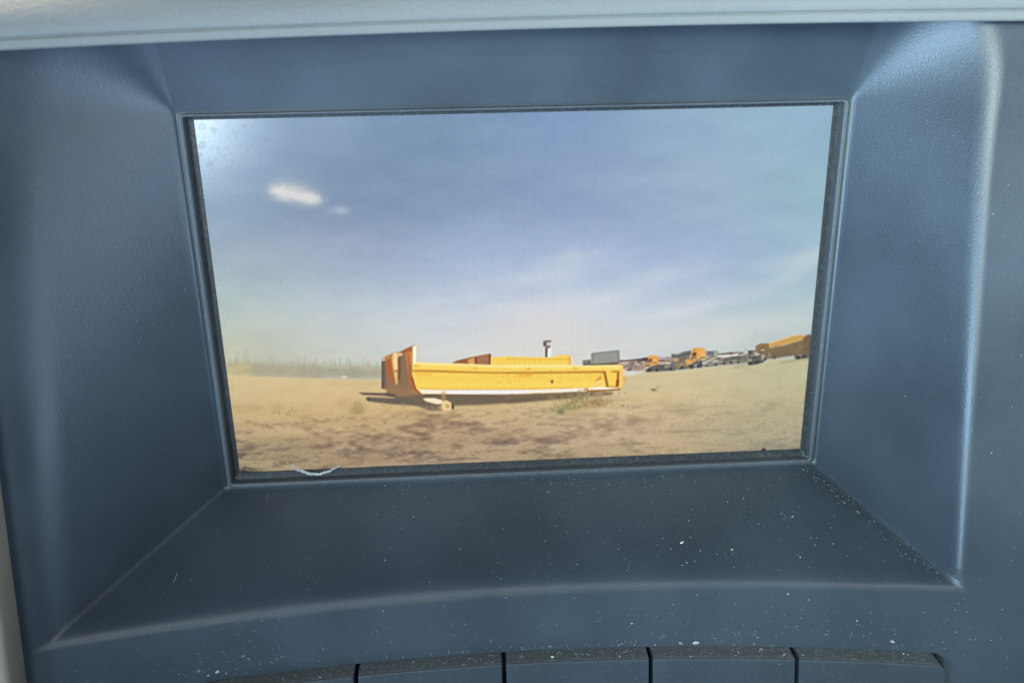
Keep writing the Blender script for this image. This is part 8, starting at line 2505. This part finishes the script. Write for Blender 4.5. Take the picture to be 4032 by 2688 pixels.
# ---------------------------------------------------------------- buttons
gaps = [-80.2, -44.1, -8.0, 28.3, 63.9, 99.0]
def make_button(xa, xb, rnd_right):
    n = 16
    P, F, MI = [], [], []
    zb = SLOT_Z0 + 0.9
    rows = []
    # section from slot depth, over the dusty top edge, down the front face
    sec = [(-7.0, 0.0), (2.2, -0.05), (2.65, -0.12), (2.9, -0.3), (3.0, -0.6), (3.05, -3.0), (3.1, -6.0), (3.0, None)]
    ts = list(np.linspace(0, 0.92, n - 7)) + [0.935, 0.95, 0.96, 0.97, 0.98, 0.988, 0.995, 1.0]
    for k in range(n + 1):
        t = ts[k]
        x = xa + (xb - xa) * t
        for s, (dh, dz) in enumerate(sec):
            zt = slot_z(x) - 1.05
            z = zb if dz is None else zt + dz
            if rnd_right:
                q = max(0.0, x - (xb - 2.0))
                if dz is not None and dz > -3.1: z -= 2.0 - math.sqrt(max(0, 2.0 ** 2 - q * q))
            edge = min(x - xa, xb - x)
            hh = float(fascia(x, z)) + dh
            P.append((x, -hh, z))
    m_ = len(sec)
    # side walls: extra columns at slot depth, with a small rounded edge
    def col_at(x, dh0, inset):
        out = []
        for s, (dh, dz) in enumerate(sec):
            zt = slot_z(x) - 1.05 - inset
            z = zb if dz is None else zt + dz
            if rnd_right and x > (xa + xb) / 2 and dz is not None and dz > -3.1: z -= 2.0
            out.append((x, -(float(fascia(x, z)) + min(dh, dh0)), z))
        return out
    left2 = col_at(xa - 0.18, 2.55, 0.1); left3 = col_at(xa - 0.24, -7.0, 0.15)
    right2 = col_at(xb + 0.18, 2.55, 0.1); right3 = col_at(xb + 0.24, -7.0, 0.15)
    allc = left3 + left2 + P + right2 + right3
    nc = n + 5
    for i in range(nc - 1):
        for j in range(m_ - 1):
            a = i * m_ + j
            F.append((a, a + 1, a + m_ + 1, a + m_))
            MI.append(1 if (j <= 1 and 2 <= i < nc - 3) else 0)
    return [W(p) for p in allc], F, MI
btns = []
for i in range(5):
    v, f, mi = make_button(gaps[i] + 0.62, gaps[i + 1] - 0.62, i == 4)
    btns.append(mesh_obj("button", v, f, [M_button, M_button_top], console, mat_idx=mi))
    btns[-1].modifiers.new("wn", 'WEIGHTED_NORMAL')
btns[4]["label"] = "end button with a rounded upper corner"

# ---------------------------------------------------------------- pale pad above the console
pad_prof = [(30, 0.6), (6, 0.15), (0.5, 0.0), (0.12, 0.12), (0.0, 0.45), (0.0, 1.75), (0.12, 2.0), (0.55, 2.1), (0.55, 2.3), (0.1, 2.42), (-0.1, 2.75), (-0.05, 4.0), (0.25, 5.4),
            (0.9, 7.2), (2.0, 9.2), (3.6, 11.5), (6.5, 14.5), (11, 18.0), (18, 24.0), (40, 28.0), (110, 30.0), (110, -5.0), (30, -5.0)]
px = np.linspace(-215, 215, 87)
V = np.zeros((len(px), len(pad_prof), 3))
for i, x in enumerate(px):
    ze = 64.25 - 0.00012 * (x - 40) ** 2
    yf = -(fascia(x, 63) + 2.8)
    for j, (dy, dz) in enumerate(pad_prof):
        V[i, j] = (x, yf + dy, ze + dz)
pad = grid_mesh("dashboard_pad", V * MM, M_pad)
tag(pad, "pale grey grained dashboard pad with a thin seam running above the dark console", "dashboard pad")

# ---------------------------------------------------------------- pale trim on the left
tprof = [(-117.95, -3), (-117.98, 3.0), (-118.1, 5.6), (-118.5, 6.5), (-119.4, 7.1), (-121, 7.4), (-130, 8.2), (-150, 9.2), (-215, 9.5)]
tz = np.linspace(-170, 61, 100)
V = np.zeros((len(tz), len(tprof), 3))
for i, z in enumerate(tz):
    for j, (x, dh) in enumerate(tprof):
        V[i, j] = (x, -(fascia(-118, z) + dh), z)
trim = grid_mesh("side_trim", V * MM, M_trim, flip=True)
tag(trim, "pale beige-grey plastic trim strip standing along the left side of the dark console", "trim", kind="thing")

# ---------------------------------------------------------------- threads, crumbs, dust
def surf(x, z, off=0.0):
    return np.array([x, -(float(console_h(x, z)) + off), z])
def normal(x, z):
    d = 0.05
    a = surf(x + d, z) - surf(x - d, z); b2 = surf(x, z + d) - surf(x, z - d)
    nn = np.cross(a, b2); nn /= np.linalg.norm(nn)
    return nn if nn[1] < 0 else -nn

def tube(path, radii, sides=5):
    path = [np.array(p, float) for p in path]
    V, F = [], []
    up = np.array([0.3, -0.8, 0.5])
    for i, p in enumerate(path):
        t = path[min(i + 1, len(path) - 1)] - path[max(i - 1, 0)]
        t = t / (np.linalg.norm(t) + 1e-9)
        u = np.cross(t, up); u /= np.linalg.norm(u) + 1e-9
        w = np.cross(t, u)
        for k in range(sides):
            a = 2 * math.pi * k / sides
            V.append(p + radii[i] * (math.cos(a) * u + math.sin(a) * w))
    for i in range(len(path) - 1):
        for k in range(sides):
            a = i * sides + k; b2 = i * sides + (k + 1) % sides
            F.append((a, b2, b2 + sides, a + sides))
    F.append(tuple(range(sides))[::-1]); n0 = (len(path) - 1) * sides
    F.append(tuple(n0 + k for k in range(sides)))
    return V, F

def join(parts):
    V, F = [], []
    for v, f in parts:
        o = len(V); V += list(v); F += [tuple(i + o for i in q) for q in f]
    return V, F

def origin_to(o, p):
    """put the object's origin at p (metres) without moving its mesh"""
    o.data.transform(Matrix.Translation(-Vector(p))); o.location = p

# white thread hanging over the lower edge of the display
TH = [(-62.56, -44.13), (-61.47, -45.2), (-60.13, -45.54), (-58.47, -46.11), (-57.14, -46.6), (-55.43, -46.68), (-54.03, -46.46), (-52.62, -46.04), (-51.56, -45.71), (-50.66, -45.21), (-49.51, -44.88)]
TH = np.array(TH)
tt = np.linspace(0, len(TH) - 1, 90)
cx = np.interp(tt, range(len(TH)), TH[:, 0]); cz = np.interp(tt, range(len(TH)), TH[:, 1])
cx = np.convolve(np.pad(cx, 3, mode='edge'), np.ones(7) / 7, 'valid'); cz = np.convolve(np.pad(cz, 3, mode='edge'), np.ones(7) / 7, 'valid')
hh = np.where(cz < -SZ + .2, 1.0 + 0.4 * np.clip((-SZ - cz) / 2, 0, 1), 0.45)
hh = np.convolve(np.pad(hh, 6, mode='edge'), np.ones(13) / 13, 'valid')
strands = []
rd = random.Random(8)
for ph in (0, math.pi):
    path, rad = [], []
    for i in range(90):
        a = i * 0.62 + ph
        end = min(1, (i + 4) / 26, (93 - i) / 20)
        path.append((cx[i] + 0.14 * math.cos(a), -hh[i] - 0.12 * math.sin(a), cz[i] + 0.20 * math.cos(a) + 0.10 * math.sin(i * 0.37)))
        rad.append((0.19 + 0.05 * math.sin(i * 0.9)) * end + 0.02)
    strands.append(tube(path, rad, 6))
for i in range(26):
    k = rd.randrange(2, 88); L_ = rd.uniform(.4, 1.3); a = rd.uniform(0, 6.28)
    p0 = np.array([cx[k], -hh[k], cz[k]])
    strands.append(tube([p0, p0 + np.array([math.cos(a) * L_ * .5, -.1, math.sin(a) * L_ * .3]), p0 + np.array([math.cos(a + .5) * L_, -.05, math.sin(a + .5) * L_ * .45])], [.03, .025, .012], 4))
v, f = join(strands)
th = mesh_obj("thread", np.array(v) * MM, f, M_thread)
origin_to(th, (cx[45] * MM, -hh[45] * MM, cz[45] * MM))
tag(th, "short curly white thread caught on the bottom edge of the lit display", "thread")

# tangle of fine dark hair in the display's lower left corner
parts = []
for i in range(34):
    x0 = -SX + rd.uniform(0, 1.2) + abs(rd.gauss(0, 1.6)); z0 = -SZ + abs(rd.gauss(0, .9))
    L_ = rd.uniform(1.0, 4.2); a = rd.choice([rd.uniform(-.9, -.2), rd.uniform(2.0, 2.9), rd.uniform(-.2, .25)])
    path = []
    for k in range(6):
        s = k / 5 - .5
        path.append((max(-SX + .05, x0 + math.cos(a) * L_ * s), -0.25 - rd.uniform(0, .12), max(-SZ - .6, z0 + math.sin(a) * L_ * s + .5 * s * s)))
    parts.append(tube(path, [.02, .035, .04, .04, .03, .015], 4))
v, f = join(parts)
hr = mesh_obj("hair_tangle", np.array(v) * MM, f, M_dark)
origin_to(hr, (-SX * MM, 0, -SZ * MM))
tag(hr, "thin tangle of dark hair in the lower left corner of the display", "hair")

def crumb(name, p, n, size, flatk, mat_, seed, elong=1.0, ang=0.0):
    r = random.Random(seed)
    n = np.array(n, float); n /= np.linalg.norm(n)
    u = np.cross(n, [0, 0, 1.0]); u /= np.linalg.norm(u); w = np.cross(n, u)
    u, w = math.cos(ang) * u + math.sin(ang) * w, -math.sin(ang) * u + math.cos(ang) * w
    V = []
    ns, nr = 9, 5
    for i in range(nr):
        th_ = math.pi * (i + .5) / nr
        for k in range(ns):
            a = 2 * math.pi * k / ns
            j = size * r.uniform(.7, 1.25)
            V.append(np.array(p) + u * j * elong * math.sin(th_) * math.cos(a) + w * j * math.sin(th_) * math.sin(a) + n * size * flatk * (math.cos(th_) + .8))
    F = [(i * ns + k, i * ns + (k + 1) % ns, (i + 1) * ns + (k + 1) % ns, (i + 1) * ns + k) for i in range(nr - 1) for k in range(ns)]
    F.append(tuple(range(ns))); F.append(tuple((nr - 1) * ns + k for k in range(ns))[::-1])
    o = mesh_obj(name, np.array(V) * MM, F, mat_)
    origin_to(o, tuple(np.array(p) * MM))
    return o

c = crumb("paint_flake", surf(40.0, -80.8), normal(40, -80.8), .42, .35, M_flake, 1, 1.9, 0.1)
tag(c, "largest pale flake lying just above the gap over the fourth button", "flake")
c = crumb("paint_flake", surf(36.2, -81.0), normal(36, -81), .2, .35, M_flake, 2, 2.6, -0.45)
tag(c, "thin pale sliver just left of the largest flake above the fourth button", "flake")
c = crumb("crumb", (4.06, -(float(fascia(4.06, -82.3)) + 1.7), -82.72), (0, -0.35, 0.94), .36, .6, M_flake, 3, 1.2, 0.3)
tag(c, "pale round crumb lying on the dusty top edge of the middle button", "crumb")
c = crumb("crumb", surf(-76.9, -80.0), normal(-76.9, -80), .34, .5, M_flake, 4, 1.4, 0.5)
tag(c, "pale crumb above the left end of the button row, larger of two", "crumb")
c = crumb("crumb", surf(-79.0, -80.6), normal(-79, -80.6), .25, .5, M_flake, 5, 1.2, -0.4)
tag(c, "small pale crumb beside the larger one at the button row's left end", "crumb")
c = crumb("crumb", (65.65, -0.75, -45.1), (0, -1, 0.2), .45, .6, M_dark, 6, 1.4, 0.2)
tag(c, "black crumb sitting on the bottom edge of the lit display near its right corner", "crumb")
c = crumb("lint_flake", surf(38.6, -59.9), normal(38.6, -59.9), .32, .4, M_flake, 7, 1.9, 0.6)
tag(c, "white lint flake on the dark sloping ledge below the display's right half", "lint")
c = crumb("lint_flake", surf(87.3, -79.2), normal(87.3, -79.2), .34, .4, M_dust[2], 8, 1.5, -0.5)
tag(c, "greyish lint flake above the last button at the row's right end", "lint")

# fine dust: countless specks and short fibres lying on the console
DV, DF, DM = [], [], []
rd = random.Random(21)
def add(v, f, mi):
    o = len(DV)
    DV.extend([np.asarray(q) for q in v]); DF.extend([tuple(i + o for i in q) for q in f]); DM.extend([mi] * len(f))
def speck(p, n, s, mi):
    n = np.asarray(n); u = np.cross(n, [0.2, 0.1, 1.0]); u /= np.linalg.norm(u); w = np.cross(n, u)
    a0 = rd.uniform(0, 6.28); V = []
    k = rd.choice([4, 5, 6]); el = rd.uniform(1, 2.2)
    c, s_ = math.cos(a0), math.sin(a0)
    for i in range(k):
        a = 6.283 * i / k; q = s * rd.uniform(.6, 1.2)
        du, dw = q * el * math.cos(a), q * math.sin(a)
        V.append(p + u * (c * du - s_ * dw) + w * (s_ * du + c * dw) + n * 0.01)
    V.append(p + n * s * .7)
    add(V, [(i, (i + 1) % k, k) for i in range(k)] + [tuple(range(k))[::-1]], mi)
def fibre(x, z, Ln, rad, mi, ang, getp):
    pts, cur = [], rd.uniform(-1.2, 1.2)
    for i in range(6):
        s = i / 5
        a = ang + cur * s
        pts.append(getp(x, z)); x += math.cos(a) * Ln / 5; z += math.sin(a) * Ln / 5
    V, F = tube(pts, [rad * .5, rad, rad, rad * 1.1, rad * .8, rad * .4], 4)
    add(V, F, mi)
def pick(pb=0.06, pm=0.34):
    r = rd.random()
    return 2 if r < pb else (1 if r < pb + pm else 0)
def on_shell(x, z): return surf(x, z, 0.03)
def scatter(n, fx, fz, s0, s1, pb, pm, fib=0.0, ok=None):
    for i in range(n):
        x, z = fx(), fz()
        if ok and not ok(x, z): continue
        if rd.random() < fib:
            fibre(x, z, rd.uniform(.4, 1.3), rd.uniform(.03, .055), pick(pb * .4, pm), rd.uniform(0, 6.28), on_shell)
        else:
            speck(surf(x, z), normal(x, z), rd.uniform(s0, s1) * rd.choice([.6, .8, 1, 1, 1.4]), pick(pb, pm))
U = rd.uniform
scatter(260, lambda: rd.gauss(0, 50), lambda: -50.3 - abs(rd.gauss(0, .7)), .04, .10, .04, .5, .05, lambda x, z: abs(x) < 79)
for i in range(26):
    cx_, cz_, n_ = U(-70, 85), U(-63, -52), rd.randint(6, 26)
    scatter(n_, lambda: rd.gauss(cx_, 2.6), lambda: rd.gauss(cz_, 1.2), .035, .10, .06, .4, .06, lambda x, z: abs(x) < 79 + (-50 - z) * 1.4 and -64.5 < z < -50.2)
for i in range(120):
    q = U(0, 1); speck(np.array([78.6 - abs(rd.gauss(0, 1.6)), -U(.3, 2.0), -47.2 - abs(rd.gauss(0, .9))]), np.array([0, -.5, .86]), U(.04, .10), pick(.1, .6))
scatter(420, lambda: U(-100, 98), lambda: U(-64, -50.5), .035, .11, .05, .32, .05, lambda x, z: abs(x) < 79 + (-50 - z) * 1.5)
scatter(170, lambda: rd.gauss(55, 28), lambda: U(-64.5, -51), .06, .16, .14, .5, .07, lambda x, z: x < 79 + (-50 - z) * 1.4)
# the dusty crease between the ledge and the right wall
for i in range(170):
    t = U(0, 1); z = -50.3 - 13.5 * t; x = 79.6 + 21 * t + rd.gauss(-1.2, 1.1) - abs(rd.gauss(0, 1.0))
    speck(surf(x, z), normal(x, z), U(.05, .12), pick(.12, .5))
scatter(420, lambda: U(-112, 105), lambda: U(-81.4, -67), .05, .15, .05, .38, .22)
scatter(120, lambda: rd.gauss(-72, 10), lambda: rd.gauss(-78, 2.0), .07, .22, .10, .5, .45, lambda x, z: z > -81.5)
scatter(130, lambda: rd.gauss(62, 24), lambda: rd.gauss(-78, 2.2), .06, .18, .08, .5, .45, lambda x, z: z > -81.5)
scatter(90, lambda: rd.gauss(5, 30), lambda: -81.5 + abs(rd.gauss(0, .5)), .06, .16, .2, .6, .2)
scatter(110, lambda: U(103, 125), lambda: U(-85, 30), .06, .16, .04, .3, .08)
scatter(60, lambda: U(-112, -80), lambda: U(-45, 45), .05, .12, .0, .3, .05)
scatter(40, lambda: U(80, 101), lambda: U(-45, 45), .05, .12, .05, .4, .05)
# dust gathered along the top edges of the buttons
for i in range(900):
    x = U(-79, 98)
    if min(abs(x - g) for g in gaps) < 0.9: continue
    dense_ = .35 + .65 * math.exp(-((x - 2) / 38.0) ** 2)
    if rd.random() > dense_: continue
    z = slot_z(x) - 0.93
    p = np.array([x, -(float(fascia(x, z)) + U(-.6, 2.5)), z])
    speck(p, np.array([0, -.1, 1.0]), U(.06, .15) * rd.choice([.7, 1, 1.5]), pick(.16, .55))
for i in range(70):
    x = U(-78, 96); z = U(-100, -84)
    speck(np.array([x, -(float(fascia(x, z)) + 3.05), z]), np.array([0, -1, .15]), U(.06, .14), pick(.15, .4))
dust = mesh_obj("dust", np.array(DV) * MM, DF, M_dust, None, smooth=False, mat_idx=DM)
tag(dust, "fine pale dust specks and fibres scattered over the lower console and buttons", "dust", kind="stuff")
